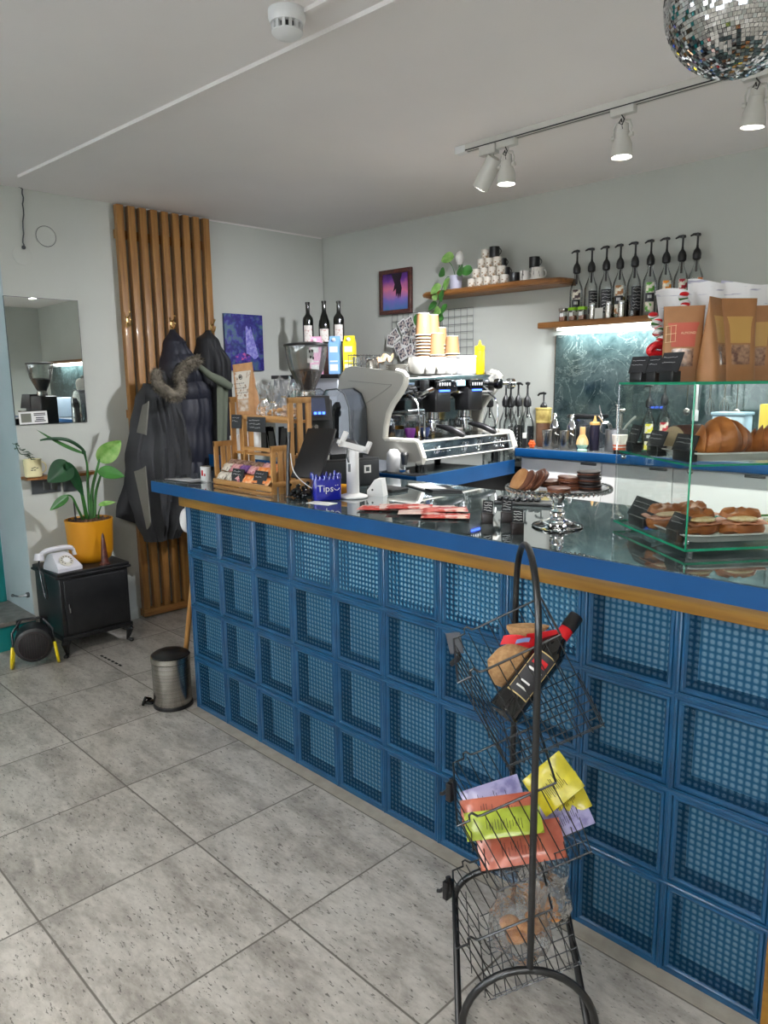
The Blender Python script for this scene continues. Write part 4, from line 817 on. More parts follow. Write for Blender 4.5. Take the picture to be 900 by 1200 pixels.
# cake stand
cs = (1.772, .222, T)
t2 = thing('cake_stand', 'pressed glass pedestal cake stand with a beaded rim', 'cake stand', cs)
m = MB(); m.lathe([(.001, .002), (.072, 0), (.076, .003), (.072, .008), (.04, .018), (.022, .026), (.018, .034), (.023, .045), (.015, .055), (.021, .064), (.014, .074), (.020, .084), (.026, .098), (.03, .104)], n=40); m.build('pedestal', M['realglass'], t2)
m = MB(); m.lathe([(.001, .106), (.10, .106), (.145, .112), (.152, .122), (.148, .122), (.142, .116), (.10, .110), (.001, .110)], n=64); m.build('plate', M['realglass'], t2)
m = MB()
for k in range(58): a = 2 * PI * k / 58; m.ball((.151 * math.cos(a), .151 * math.sin(a), .117), .0062, sz=1.3, n=6)
m.build('beaded_rim', M['realglass'], t2)
def cookie(label, p, rot, kind, r=.034, h=.02):
    c = thing('sandwich_biscuit', label, 'biscuit', (cs[0] + p[0], cs[1] + p[1], T + .1105 + p[2]), 0, ('chocolate' if kind == 'choc' else 'dark' if kind == 'dark' else 'plain') + ' sandwich biscuits on the cake stand', rot=rot)
    mt = {'choc': M['choc'], 'dark': M['choc_d'], 'pale': M['biscuit']}[kind]
    for z0, z1 in ((0, h * .42), (h * .58, h)):
        m = MB(); m.lathe([(r * .9, z0), (r, z0 + .002), (r, z1 - .002), (r * .88, z1), (.001, z1 + .0008)], n=28); m.lathe([(.001, z0), (r * .9, z0)], n=28, caps=False); m.build('biscuit_disc', mt, c)
    m = MB(); m.lathe([(r * .93, h * .40), (r * .96, h * .5), (r * .93, h * .60)], n=28); m.build('filling', M['choc'] if kind == 'dark' else mat('caramel_filling', rgb(150, 96, 66), .5), c)
ck = V(math.cos(-.81), math.sin(-.81), 0) if False else None
ex = V(.705, .709, 0); ey = V(-.709, .705, 0)    # rightwards and away as seen across the bar
def cp(a, b): q = ex * a + ey * b; return (q.x, q.y)
def crot(tilt, lean=0): 
    # tilt leans the disc towards the left end of the bar
    return Matrix((ex, ey, V(0, 0, 1))).transposed() @ Euler((lean, tilt, 0)).to_matrix()
def ck_(label, a, b, z, tilt, kind, lean=0, r=.034, h=.02):
    q = cp(a, b); cookie(label, (q[0], q[1], z), crot(tilt, lean).to_euler(), kind, r, h)
ck_('plain tan biscuit leaning at the left edge of the cake stand', -.112, .0, .028, -1.0, 'pale', .25, .038, .012)
ck_('first leaning chocolate biscuit, right of the plain tan one', -.088, -.03, .026, -.95, 'choc', .1)
ck_('second leaning chocolate biscuit of the fallen row', -.062, -.02, .026, -.9, 'choc', .1)
ck_('chocolate biscuit leaning on top of the fallen row', -.045, .035, .024, -.75, 'choc', .1)
ck_('chocolate biscuit lying behind the fallen row', -.01, .065, .003, -.05, 'choc')
ck_('chocolate biscuit lying flat at the front of the plate', -.016, -.075, .0, 0, 'choc')
ck_('chocolate biscuit at the bottom of the two stacked in the middle', .036, .0, .0, 0, 'choc')
ck_('chocolate biscuit on top of the two stacked in the middle', .032, .004, .0215, .06, 'choc')
ck_('bottom dark biscuit of the stack on the right of the plate', .088, -.02, .0, 0, 'dark', 0, .035)
ck_('middle dark biscuit of the stack on the right of the plate', .086, -.018, .0212, .03, 'dark', 0, .034)
ck_('top dark biscuit of the stack on the right of the plate', .084, -.02, .0424, -.03, 'dark', 0, .034, .017)

# ---------------------------------------------------------------- counters behind the bar
MZ = 1.06; BZ = 1.125
t = thing('machine_counter', 'blue edged dark counter under the espresso machine', 'counter', (0, 0, 0))
m = MB(); ol = [(.605, .86), (.50, 1.796), (.46, 2.13), (-1.2, 2.08), (-1.2, .86)]; m.prism(ol, .018, (0, 0, MZ - .018)); m.build('worktop', M['topmarble'], t)
m = MB(); m.prism([(.612, .856), (.506, 1.796), (.49, 1.796), (.59, .872), (-1.2, .872), (-1.2, .856)], .078, (0, 0, MZ - .079)); m.build('blue_edge', M['blue'], t)
m = MB(); m.prism([(.55, .90), (.46, 1.77), (.46, 2.1), (-1.2, 2.05), (-1.2, .90)], MZ - .08, (0, 0, 0)); m.build('void_shade', M['black_matte'], t)  # black block stands in for the shaded void under the counter
t = thing('back_counter', 'white fronted back counter with blue edged top along the back wall', 'counter', (0, 0, 0))
m = MB(); m.prism([(.515, 1.80), (4.5, 1.80), (4.5, yb(4.5) - .03), (.515, yb(.5) - .02)], .012, (0, 0, BZ - .012)); m.build('worktop', mat('grey_worktop', rgb(126, 130, 132), .25, col2=rgb(100, 104, 106), nscale=9), t)
m = MB(); m.box(.512, 4.5, 1.782, 1.7995, BZ - .045, BZ + .0005, .006); m.build('blue_edge', M['blue'], t)
m = MB(); m.box(.53, 4.45, 1.84, 2.08, 0, BZ - .0125); m.build('carcass', M['doorwhite'], t)
x = .535
for k, w in enumerate((.50, .38, .45, .45, .45, .45, .6)):
    m = MB(); m.box(x, x + w - .004, 1.82, 1.838, .12, BZ - .055, .002); d_ = m.build('cabinet_door', M['doorwhite'], t)
    m = MB(); m.box(x + w - .12, x + w - .03, 1.812, 1.8195, BZ - .068, BZ - .056, .002); m.build('door_handle', M['greytable'], d_)
    x += w
# ---------------------------------------------------------------- espresso machine
FM = V(.515, .985, MZ); RM = .06
t = thing('espresso_machine', 'large two group espresso machine with ivory side panels and chrome front', 'espresso machine', FM, RM)
side = [(-.53, .055), (-.53, .40), (-.515, .47), (-.47, .515), (-.42, .523), (-.13, .492), (-.085, .482), (-.068, .465), (-.075, .43), (-.10, .395), (-.155, .336), (-.185, .29), (-.205, .22), (-.212, .165), (-.20, .153), (-.005, .153), (.008, .145), (.036, .075), (.03, .058), (.0, .052)]
YW = .80
for y, nm in ((-.028, 'side_panel'), (YW - .0, 'side_panel')):
    m = MB(); m.prism(side, .028, (0, y, 0), (1, 0, 0), (0, 0, 1), (0, 1, 0)); sp_ = m.build(nm, M['machine'], t)
    m = MB(); P = [(x, y + .014, z) for x, z in side[5:]]; m.tube(P, .0158, 10); m.build('trim', M['machine_w'], sp_)
m = MB(); P = [(-.45, -.0288, .45), (-.20, -.0292, .43), (-.17, -.0292, .415), (-.40, -.0290, .30)]; m.tube(spline(P, 5), .0016, 5); m.build('panel_crease', mat('crease_grey', rgb(150, 148, 142), .5), t)
m = MB(); m.box(-.52, -.14, 0.0005, YW - .0005, .46, .474, .003); m.box(-.145, -.088, .0005, YW - .0005, .415, .476, .006); m.build('top_deck', M['chrome'], t)
m = MB(); m.box(-.50, -.27, .0005, YW - .0005, .16, .459, .004); m.build('body', M['steel_d'], t)
m = MB(); m.box(-.269, -.262, .001, YW - .001, .158, .40); m.build('backsplash', M['chrome'], t)
m = MB(); m.prism([(-.262, .37), (-.262, .45), (-.12, .414), (-.10, .38), (-.14, .352), (-.20, .345)], YW - .002, (0, .001, 0), (1, 0, 0), (0, 0, 1), (0, 1, 0)); m.build('front_hood', M['chrome'], t)
m = MB(); m.box(-.52, .0, .0005, YW - .0005, .055, .150, .003); m.build('tray_body', M['steel_d'], t)
m = MB()
for k in range(22): y = .03 + k * .0345; m.box(-.255, -.012, y, y + .017, .1505, .156)
m.box(-.255, -.24, .01, YW - .01, .1505, .157); m.box(-.02, -.008, .01, YW - .01, .1505, .157); m.build('drip_grille', M['chrome'], t)
FP2 = mat('etched_chrome', rgb(176, 186, 196), .16, 1.0, col2=rgb(110, 122, 136), nscale=9, lo=.45, hi=.6)
m = MB(); m.hexa([(.0, .0005, .060), (.030, .0005, .062), (.030, YW - .0005, .062), (.0, YW - .0005, .060)], [(-.008, .0005, .150), (.004, .0005, .150), (.004, YW - .0005, .150), (-.008, YW - .0005, .150)]); m.build('front_panel', FP2, t)
m = MB(); m.tube([(.021, .01, .108), (.021, YW - .01, .108)], .0025, 6); m.tube([(.008, .005, .150), (.008, YW - .005, .150)], .005, 8); m.tube([(.032, .005, .064), (.032, YW - .005, .064)], .004, 8); m.build('front_rail', M['machine_w'], t)
def fx(z): return .0315 - (z - .062) / .088 * .026
m = MB(); rnd = random.Random(17)
for c, (n_, s_) in ((.10, (4, .02)), (.34, (3, .028)), (.47, (4, .028)), (.64, (5, .022)), (.70, (4, .028))):
    P = []
    for i in range(26): a = i * .55; P.append((fx(.105 + s_ * .7 * math.sin(a)) + .002, c + s_ * math.cos(a * .8) + i * .0014, .105 + s_ * .9 * math.sin(a)))
    m.tube(P, .0016, 5)
P = [(fx(.092) + .002, .10 + i * .0085, .088 + .012 * abs(math.sin(i * 1.3))) for i in range(14)]; m.tube(P, .0014, 5)
m.build('etched_script', M['chrome'], t)
for k, yc in enumerate((.27, .56)):
    gh = MB(); gh.box(-.16, -.055, yc - .062, yc + .062, .285, .408, .012); g = gh.build('group_cover', M['black'], t)
    m = MB(); m.box(-.072, -.050, yc - .06, yc + .06, .40, .452, .006); m.build('button_panel', M['black_gloss'], g)
    m = MB()
    for b in range(5): m.box(-.0495, -.0475, yc - .048 + b * .021, yc - .038 + b * .021, .418, .434, .001)
    m.build('buttons', M['white'], g)
    m = MB(); m.box(-.054, -.048, yc - .042, yc + .042, .389, .398, .001); m.build('blue_light', M['bluelcd'], g)
    m = MB(); m.cyl((-.13, yc, .285), (-.13, yc, .245), .036, .034, 28); m.lathe([(.037, -.0), (.04, .004), (.04, .014), (.036, .018)], (-.13, yc, .232), n=28); m.build('group_head', M['chrome'], g)
    pf = MB(); pf.lathe([(.034, 0), (.034, .025), (.030, .026)], (-.13, yc, .205), n=28); pf.cyl((-.13, yc, .205), (-.13, yc, .185), .012, .010, 12); p_f = pf.build('portafilter', M['chrome'], t)
    m = MB(); m.tube([(-.098, yc, .212), (-.06, yc + .004, .208), (-.01, yc + .01, .196), (.05, yc + .015, .172), (.062, yc + .017, .166)], .015, 12, rads=[.009, .014, .017, .017, .010]); m.build('handle', M['black'], p_f)
m = MB(); m.box(-.072, -.052, .375, .455, .414, .448, .004); m.build('display_frame', M['chrome'], t)
m = MB(); m.box(-.0515, -.050, .380, .450, .418, .444); m.build('display', M['cyanlcd'], t)
m = MB(); m.box(-.08, -.05, .10, .14, .40, .45, .006); m.build('power_switch', M['black'], t)
m = MB(); m.tube([(-.13, .10, .39), (-.07, .085, .36), (-.02, .09, .39), (-.04, .15, .40), (-.1, .18, .385)], .014, 8); m.build('chrome_arm', M['chrome'], t)
for y0, s in ((.055, 1), (.755, -1)):
    m = MB(); m.tube(spline([(-.12, y0, .38), (-.06, y0, .34), (-.045, y0 + .0 * s, .26), (-.055, y0 + .01 * s, .17)], 6), .0055, 8); m.lathe([(.007, 0), (.008, .01), (.004, .016)], (-.055, y0 + .01 * s, .158)); m.build('steam_wand', M['chrome'], t)
for y0 in (-.0, YW): pass
m = MB(); m.cyl((-.10, YW - .07, .425), (-.03, YW - .07, .425), .012); m.lathe([(.012, 0), (.028, .003), (.030, .02), (.027, .034), (.012, .04)], (-.045, YW - .07, .425), axis=(1, 0, 0), n=24); m.build('steam_knob', M['black_gloss'], t)
m = MB(); m.cyl((-.06, YW - .0, .43), (-.04, YW + .075, .425), .012); m.lathe([(.014, 0), (.03, .004), (.032, .03), (.02, .04)], (-.045, YW + .06, .425), axis=(.3, 1, 0), n=20); m.build('right_lever', M['chrome'], t)
for x in (-.46, -.05):
    for y in (.06, YW - .06): m = MB(); m.lathe([(.02, 0.0002), (.022, .01), (.018, .0545)], (x, y, 0)); m.build('foot', M['black'], t)
m = MB(); m.tube([(-.10, .03, .30), (-.10, .16, .30)], .004, 6); m.tube([(-.10, .16, .30), (-.10, .165, .16)], .006, 8); m.box(-.24, -.09, .02, .16, .275, .280); m.build('cup_shelf', M['chrome'], t)
def mw(x, y, z): c, s = math.cos(RM), math.sin(RM); return (FM.x + x * c - y * s, FM.y + x * s + y * c, FM.z + z)
def cup(name, label, loc, r, h, mt, cat='cup', group=None, handle=None, taper=.72, inner=None, rz=0.0, cap=None):
    t_ = thing(name, label, cat, loc, rz, group)
    m = MB(); m.lathe([(.001, 0.0), (r * taper * .8, 0), (r * taper, .003), (r * (taper + .2), h * .5), (r, h), (r * .93, h), (r * (taper + .1), h * .5), (r * taper * .8, .006), (.001, .005)], n=26); m.build('cup_body', mt, t_)
    if handle:
        m = MB(); m.tube(arc((0, -r * .92, h * .52), handle, -PI / 2, PI / 2, 10, (0, -1, 0), (0, 0, 1)), h * .06, 8); m.build('handle', mt, t_)
    return t_
cup('espresso_cup', 'purple espresso cup on the drip grille of the machine', mw(-.13, .085, .157), .030, .052, M['purple'], group=None, taper=.65)
cup('espresso_cup', 'navy espresso cup on the drip grille right of the purple one', mw(-.13, .205, .157), .028, .05, M['bluecup'], taper=.65)
cup('espresso_cup', 'orange espresso cup on the drip grille behind the navy one', mw(-.19, .24, .157), .026, .05, mat('amber_cup', rgb(220, 160, 60), .3), taper=.65)
cup('espresso_cup', 'dark espresso cup at the left end of the drip grille', mw(-.15, .025, .157), .024, .048, mat('slate_cup', rgb(44, 52, 60), .3), taper=.65)
for k, (x, y) in enumerate(((-.2, .32), (-.15, .40), (-.2, .47), (-.16, .62), (-.2, .70))):
    cup('shot_glass', ORD[k] + ' small clear glass from the left on the drip grille under the groups', mw(x, y, .157), .022, .07, M['clear2'], cat='glass', group='clear glasses on the drip grille', taper=.8)
# things on top of the machine
TPZ = FM.z + .476
def top_at(u, x): 
    return None
def stk(name, label, loc, n, r, h, pitch, mt, cat, group, inv=True, lid=False):
    pass
def paper_cup(label, loc, r=.044, h=.10, inv=True, logo=False, top_only=False, group='kraft paper cups on the machine'):
    t_ = thing('paper_cup', label, 'paper cup', loc, 0, group)
    hh = h; m = MB()
    prof = [(r, .004), (r * .98, .008), (r * .76, hh), (r * .72, hh - .001)] if inv else [(.001, 0), (r * .76, 0), (r, hh)]
    m.lathe(prof, n=26); m.lathe([(r * .74, hh - .006), (.001, hh - .006)], n=26, caps=False); m.build('sleeve', M['kraft_cup'], t_)
    m = MB(); m.tube([(r * math.cos(a), r * math.sin(a), .003) for a in [2 * PI * i / 24 for i in range(25)]], .0026, 6); m.tube([(r * .745 * math.cos(a), r * .745 * math.sin(a), hh) for a in [2 * PI * i / 24 for i in range(25)]], .0022, 6); m.build('rolled_rim', M['offwhite'], t_)
    if logo:
        m = MB(); d = (V((2.95025, -1.67412, 1.49825)) - V(loc)).normalized(); a0 = math.atan2(d.y, d.x) + .25; rr_ = r * .88 + .0008
        m.tube([V(rr_ * math.cos(a0 + .16 * math.cos(q)), rr_ * math.sin(a0 + .16 * math.cos(q)), hh * .5 + .013 * math.sin(q)) for q in [2 * PI * i / 16 for i in range(17)]], .0018, 5); m.ball((rr_ * math.cos(a0), rr_ * math.sin(a0), hh * .5), .005, n=6); m.build('logo', M['white'], t_)
    return t_
def stack_cups(px_, n, label, ph=.012, h=.10, r=.044, logo=True):
    for k in range(n):
        last = k == n - 1
        z = k * ph
        paper_cup(label % ('topmost' if last else 'nested'), (px_[0], px_[1], TPZ + .001 + z + 0), r, h if last else ph * 1.0 + .004, True, last and logo)
A1 = (0.2, 1.3684, 1.5435); A2 = (0.24, 1.4356, 1.5428); A3 = (0.2, 1.5991, 1.5434); A4 = (0.1, 1.5371, 1.5451)
# the kraft cups stand on a low tray of white mugs
MGR = []
for k, (u, x) in enumerate(((489, .36), (504, .36), (519, .36), (534, .34))): pass
def mug(label, loc, hd=True, rz=0, r=.041, h=.085, mt=None): 
    return cup('white_mug', label, loc, r, h, mt or M['white_gloss'], 'mug', 'white mugs on top of the espresso machine', handle=.022 if hd else None, taper=.9, rz=rz)
mgs = [(0.38, 1.1115, 1.5405), (0.36, 1.2176, 1.5408), (0.37, 1.2932, 1.5407), (0.36, 1.3946, 1.5408)]
for k, p in enumerate(mgs):
    mug(('leftmost white mug in the front row on the espresso machine', 'second white mug from the left in the front row on the espresso machine', 'third white mug from the left in the front row on the espresso machine', 'fourth white mug, beside the white tub on the espresso machine')[k], (p[0], p[1], TPZ + .001), k in (1, 2), .5)
for k in range(8):
    last = k == 7; p = (0.24, 1.3174, 1.5788)
    paper_cup('top kraft paper cup with round white logo, on the tall stack' if last else 'kraft cup rim showing in the tall nested stack, ' + ORD[7 - k] + ' from its top', (p[0], p[1], TPZ + .09 + k * .0165), .043, .115 if last else .016, True, last, group='tall stack of kraft cups on the machine')
for (u, x, z, h, lb, lg) in ((506, .12, .26, .10, 'kraft paper cup at the very top, behind the tall stack', False), (514, .26, .11, .115, 'kraft paper cup upside down in the middle, in front of the others', False), (516, .14, .20, .10, 'kraft paper cup standing higher behind the middle one', False), (531, .20, .12, .11, 'rightmost kraft paper cup with a dark square print', True), (530, .24, .075, .04, 'kraft paper cup rim under the rightmost cup', False)):
    p = px_ = None
for lb, p, z, h in (('kraft paper cup at the very top, behind the tall stack', (0.1, 1.5518, 1.5835), .22, .115), ('kraft paper cup upside down in the middle, in front of the others', (0.3, 1.3598, 1.5777), .10, .115), ('kraft paper cup standing higher behind the middle one', (0.12, 1.5955, 1.5833), .165, .10), ('rightmost kraft paper cup with a dark square print', (0.2, 1.6064, 1.5815), .115, .10)):
    c = paper_cup(lb, (p[0], p[1], TPZ + z), .042, h)
# carriers the upper cups rest on (nested cup columns below them)
for lb, p, n, z0, pt in (('kraft cup in the column behind the tall stack', (0.1, 1.5518, 1.5835), 13, .0015, .0165), ('kraft cup in the middle front column', (0.3, 1.3598, 1.5777), 1, .0865, .0125), ('kraft cup in the column behind the middle one', (0.12, 1.5955, 1.5833), 10, .0015, .0162), ('kraft cup in the rightmost column', (0.2, 1.6064, 1.5815), 7, .0015, .016)):
    for k in range(n): paper_cup(lb + ', ' + ORD[n - k - 1] + ' from its top', (p[0], p[1], TPZ + z0 + k * pt), .043, pt - .0015, group='nested columns of kraft cups on the machine')
p = (0.24, 1.3174, 1.5788)
for k in range(5): paper_cup('kraft cup low in the tall stack behind the white mugs, ' + ORD[k] + ' from the bottom', (p[0], p[1], TPZ + .0015 + k * .0172), .043, .0155, group='nested columns of kraft cups on the machine')
p = (0.33, 1.5684, 1.5413)
t2 = thing('white_tub', 'wide translucent white tub beside the yellow squeeze bottle', 'tub', (p[0], p[1], TPZ + .001)); m = MB(); m.lathe([(.001, 0), (.052, 0), (.055, .004), (.057, .09), (.001, .09)], n=36); m.build('tub', mat('milky_plastic', rgb(222, 224, 226), .3, sss=0), t2)
m = MB(); m.lathe([(.0575, .0905), (.059, .092), (.059, .100), (.057, .102), (.001, .102)], n=36); m.build('lid', M['white'], t2)
p = (0.36, 1.6517, 1.5408)
t2 = thing('squeeze_bottle', 'yellow squeeze bottle with pointed nozzle on the espresso machine', 'squeeze bottle', (p[0], p[1], TPZ + .001)); m = MB(); m.lathe([(.001, 0), (.026, 0), (.028, .004), (.028, .125), (.026, .130), (.001, .130)], n=30); m.build('bottle', M['yellow'], t2)
m = MB(); m.lathe([(.029, .1305), (.029, .15), (.024, .155), (.010, .158), (.004, .185), (.001, .186)], n=30); m.build('nozzle_cap', M['yellow'], t2)
p = (0.3, 0.9968, 1.5587)
t2 = thing('milk_pitcher', 'small grey metal pitcher at the left on the espresso machine', 'pitcher', (p[0] - .1, p[1] - .02, TPZ + .001)); m = MB(); m.lathe([(.001, 0), (.032, 0), (.034, .004), (.034, .05), (.028, .075), (.031, .08), (.03, .08), (.026, .07), (.001, .01)], n=30); m.build('jug', M['steel'], t2)
for k in range(5):
    p = (0.36, 1.0206, 1.5492)
    m = MB(); m.lathe([(.001, 0), (.035, 0), (.062, .011), (.060, .011), (.034, .003), (.001, .003)], n=36); o = m.build('saucer', M['white_gloss']); o.location = (p[0] - .02, p[1] - .01, TPZ + .001 + k * .0095); tag(o, (ORD[k] if k else 'lowest') + ' white saucer from the bottom of the stack on the espresso machine' if k else 'lowest white saucer of the stack on the espresso machine', 'saucer', 'stacked white saucers')
p = (0.26, 1.1125, 1.5987)
m = MB(); rnd = random.Random(3); m.sheet(lambda u, v: ((u - .5) * .09 + .008 * math.sin(v * 9), (v - .5) * .06, .02 + .022 * math.sin(u * 8) * math.sin(v * 7) + .03 * v), 14, 10, .001); o = m.build('crumpled_napkin', mat('peach_napkin', rgb(226, 180, 130), .8, col2=rgb(236, 220, 196), nscale=30)); o.location = (p[0] - .12, p[1], TPZ + .05); tag(o, 'crumpled peach and white napkin behind the saucers', 'napkin')
for k in range(2):
    p = ((0.02, 0.9923, 1.5907), (0.02, 1.0849, 1.5914))[k]
    t2 = thing('cup_carrier', ('left wire carrier of glasses behind the machine side', 'right wire carrier of glasses behind the machine side')[k], 'glass carrier', (p[0], p[1] + .05, TPZ + .012), 0, 'wire carriers of glasses')
    m = MB()
    for z in (.002, .05, .095): m.tube([(s * .035, u * .035, z) for s, u in ((-1, -1), (1, -1), (1, 1), (-1, 1), (-1, -1))], .002, 5)
    for s in (-1, -.33, .33, 1):
        m.tube([(s * .035, -.035, 0), (s * .035, -.035, .1)], .0018, 5); m.tube([(s * .035, .035, 0), (s * .035, .035, .1)], .0018, 5); m.tube([(.035, s * .035, 0), (.035, s * .035, .1)], .0018, 5)
    m.build('wire_frame', M['steel_d'], t2)
    m = MB(); m.lathe([(.022, .004), (.027, .085), (.026, .085), (.020, .006)], n=20); m.build('glass', M['clear2'], t2)
# tamper, mat, lid on the counter corner
p = (0.4069, 0.9176, 1.0625)
t2 = thing('tamper', 'chrome tamper with grey handle on the counter corner by the machine', 'tamper', (.47, .925, MZ + .0045)); m = MB(); m.lathe([(.029, 0), (.029, .014), (.010, .02), (.008, .035)], n=28); m.build('base', M['chrome'], t2)
m = MB(); m.lathe([(.010, .0355), (.014, .045), (.017, .065), (.021, .088), (.016, .098), (.001, .10)], n=24); m.build('handle', M['steel_d'], t2)
m = MB(); m.box(.37, .60, .865, .95, MZ, MZ + .004, .002); o = m.build('rubber_mat', M['black']); tag(o, 'black rubber mat on the counter corner beside the machine', 'mat')
t2 = thing('grinder_lid', 'round white lid standing behind the tamper', 'lid', (.40, .922, MZ + .0045)); m = MB(); m.lathe([(.001, 0), (.034, 0), (.036, .02), (.036, .06), (.034, .09), (.02, .108), (.001, .112)], n=30); m.build('dome', M['white'], t2)
# ---------------------------------------------------------------- bean grinder on the bar
GX, GY = .185, .565
t = thing('bean_grinder', 'coffee grinder with a big clear bean hopper and black lid', 'coffee grinder', (GX, GY, T), -.35)
m = MB(); m.box(-.085, .11, -.075, .085, 0, .36, .02); m.build('body', M['black'], t)
m = MB(); m.hexa([(.04, -.078, .265), (.155, -.078, .265), (.155, .06, .265), (.04, .06, .265)], [(.04, -.078, .375), (.125, -.078, .375), (.125, .06, .375), (.04, .06, .375)]); m.build('head', M['black'], t)
m = MB(); m.hexa([(.128, -.040, .285), (.1525, -.040, .285), (.1525, .035, .285), (.128, .035, .285)], [(.118, -.040, .365), (.1300, -.040, .365), (.1300, .035, .365), (.118, .035, .365)]); m.build('screen', mat('grey_screen', rgb(60, 66, 84), .2), t)
m = MB()
for k in range(3): m.box(.1500, .1535, -.025 + k * .02, -.013 + k * .02, .292, .303)
m.build('blue_digits', M['bluelcd'], t)
m = MB(); m.tube(spline([(.08, -.04, .25), (.17, -.04, .235), (.22, -.04, .24)], 5), .01, 8, rads=None); m.build('chute', M['steel'], t)
HX = -.01
m = MB(); m.lathe([(.03, .36), (.034, .395), (.045, .42), (.082, .50), (.095, .56), (.099, .605)], (HX, 0, 0), n=44, caps=False); m.build('hopper', M['clear2'], t)
m = MB(); m.lathe([(.001, .40), (.034, .401), (.042, .42), (.076, .488), (.05, .497), (.001, .502)], (HX, 0, 0), n=32); m.build('beans', M['beans'], t)
m = MB(); m.lathe([(.104, .604), (.106, .607), (.104, .614), (.06, .622), (.001, .623)], (HX, 0, 0), n=44); m.build('lid', M['black'], t)
m = MB(); m.lathe([(.036, .358), (.04, .362), (.04, .395), (.036, .398)], (HX, 0, 0), n=30); m.build('collar', M['steel'], t)
dq = (V((2.95025, -1.67412, 1.49825)) - V(GX, GY, 0)); aq = math.atan2(dq.y, dq.x) + .35 
m = MB(); m.sheet(lambda u, v: (HX + (.089 + .008 * v) * math.cos(aq + .05 + .32 * u), (.089 + .008 * v) * math.sin(aq + .05 + .32 * u), .525 + .06 * v), 6, 2, .0004); hl = m.build('hopper_label', M['paper'], t)
m = MB()
for k, (a, z) in enumerate(((.08, .57), (.20, .572), (.12, .545), (.24, .54))): m.sheet(lambda u, v: (HX + .1005 * math.cos(aq + .05 + a + .07 * u), .1005 * math.sin(aq + .05 + a + .07 * u), z + .012 * v), 3, 1, .0003)
m.build('label_print', M['ink'], t)
# blender sound covers
for k, (bx_, by_, lb) in enumerate(((.10, .80, 'smoked clear blender cover standing against the machine side'), (-.17, .80, 'smoked clear blender cover behind the bean grinder'))):
    t2 = thing('blender_cover', lb, 'blender cover', (bx_, by_ + .12, MZ), .05, 'smoked clear blender covers')
    m = MB(); prof = [(-.11, .0), (-.115, .30), (-.10, .37), (-.06, .405), (.02, .41), (.07, .385), (.10, .32), (.115, .0)]
    rings = [[(x, y, z) for x, z in prof] for y in (-.12, .0)]
    m.loft(rings, closed=False); m.poly([(x, -.12, z) for x, z in prof]); m.poly([(x, .0, z) for x, z in prof][::-1]); m.build('cover', M['smoke'], t2)
    m = MB(); m.tube([(x, -.12, z) for x, z in prof], .004, 6); m.tube([(x, 0, z) for x, z in prof], .004, 6); m.build('frame', M['greytable'], t2)
    m = MB(); m.prism([(-.045, .12), (-.02, .31), (.02, .345), (.03, .32), (.015, .29), (.005, .12)], .03, (0, -.135, 0), (1, 0, 0), (0, 0, 1), (0, 1, 0)); m.lathe([(.022, 0), (.022, .004), (.018, .005)], (.0, -.139, .29), axis=(0, -1, 0), n=20); m.build('handle', M['black'], t2)
    m = MB(); m.box(-.08, .08, -.11, -.01, .0005, .10, .01); m.build('motor_base', M['black'], t2)
    m = MB(); m.lathe([(.04, .101), (.05, .12), (.055, .30), (.053, .30), (.045, .12)], (0, -.06, 0), n=24, caps=False); m.build('jar', M['clear2'], t2)
# corner unit, cartons, wine
t = thing('corner_cabinet', 'tall steel cabinet in the corner holding milk cartons and wine', 'cabinet', (0, 0, 0))
m = MB(); m.box(-1.30, -.62, 1.46, 1.98, MZ, 1.53, .01); m.build('body', mat('pale_steel_cabinet', rgb(176, 180, 188), .35, .3), t)
m = MB(); m.box(-1.31, -.60, 1.45, 1.99, 1.5305, 1.556, .004); m.build('top_board', M['black'], t)
t = thing('wine_crate', 'dark reddish wooden crate in the corner carrying three wine bottles', 'crate', (-1.02, 1.80, 1.5565), -.78)
m = MB(); m.prism([(-.30, 0), (-.25, .11), (-.19, .17), (.17, .17), (.22, .12), (.27, 0)], .014, (0, .09, 0), (1, 0, 0), (0, 0, 1)); m.build('back_board', M['darkwood'], t)
m = MB(); m.box(-.185, .165, -.10, .09, .175, .188, .002); m.build('top_board', M['darkwood'], t)
m = MB(); m.box(-.20, -.186, -.10, .09, 0, .188, .002); m.build('side_board', M['darkwood'], t); m = MB(); m.box(.166, .18, -.10, .09, 0, .188, .002); m.build('side_board', M['darkwood'], t)
m = MB(); m.box(-.185, .165, .055, .089, 0.001, .172); m.build('inner_back', M['black_matte'], t)
WLAB = mat('wine_label', rgb(232, 226, 220), .6, col2=rgb(190, 130, 120), nscale=60, lo=.56, hi=.68)
def wine(label, u, dep, hgt=.30, sh=0):
    p = u; t_ = thing('wine_bottle', label, 'wine bottle', (p[0], p[1], 1.7455), 0, 'wine bottles on the corner crate'); m = MB()
    if not sh: m.lathe([(.001, 0), (.033, 0), (.037, .004), (.037, .175), (.034, .192), (.017, .215), (.014, .225), (.014, .28), (.016, .282), (.016, .295), (.013, .297), (.001, .297)], n=30)
    else: m.lathe([(.001, 0), (.035, 0), (.0395, .004), (.0395, .14), (.034, .175), (.018, .22), (.0145, .235), (.0145, .285), (.0165, .287), (.0165, .30), (.001, .302)], n=30)
    m.build('glass', mat('bottle_green_black', rgb(14, 18, 14), .08, coat=.5), t_)
    d = V((2.95025, -1.67412, 1.49825)) - V(p); a = math.atan2(d.y, d.x)
    m = MB(); r = .0378 if not sh else .0402; m.sheet(lambda uu_, v: (r * math.cos(a - .85 + 1.6 * uu_), r * math.sin(a - .85 + 1.6 * uu_), .03 + (.11 if not sh else .085) * v), 12, 2, .0004); m.build('label', WLAB, t_)
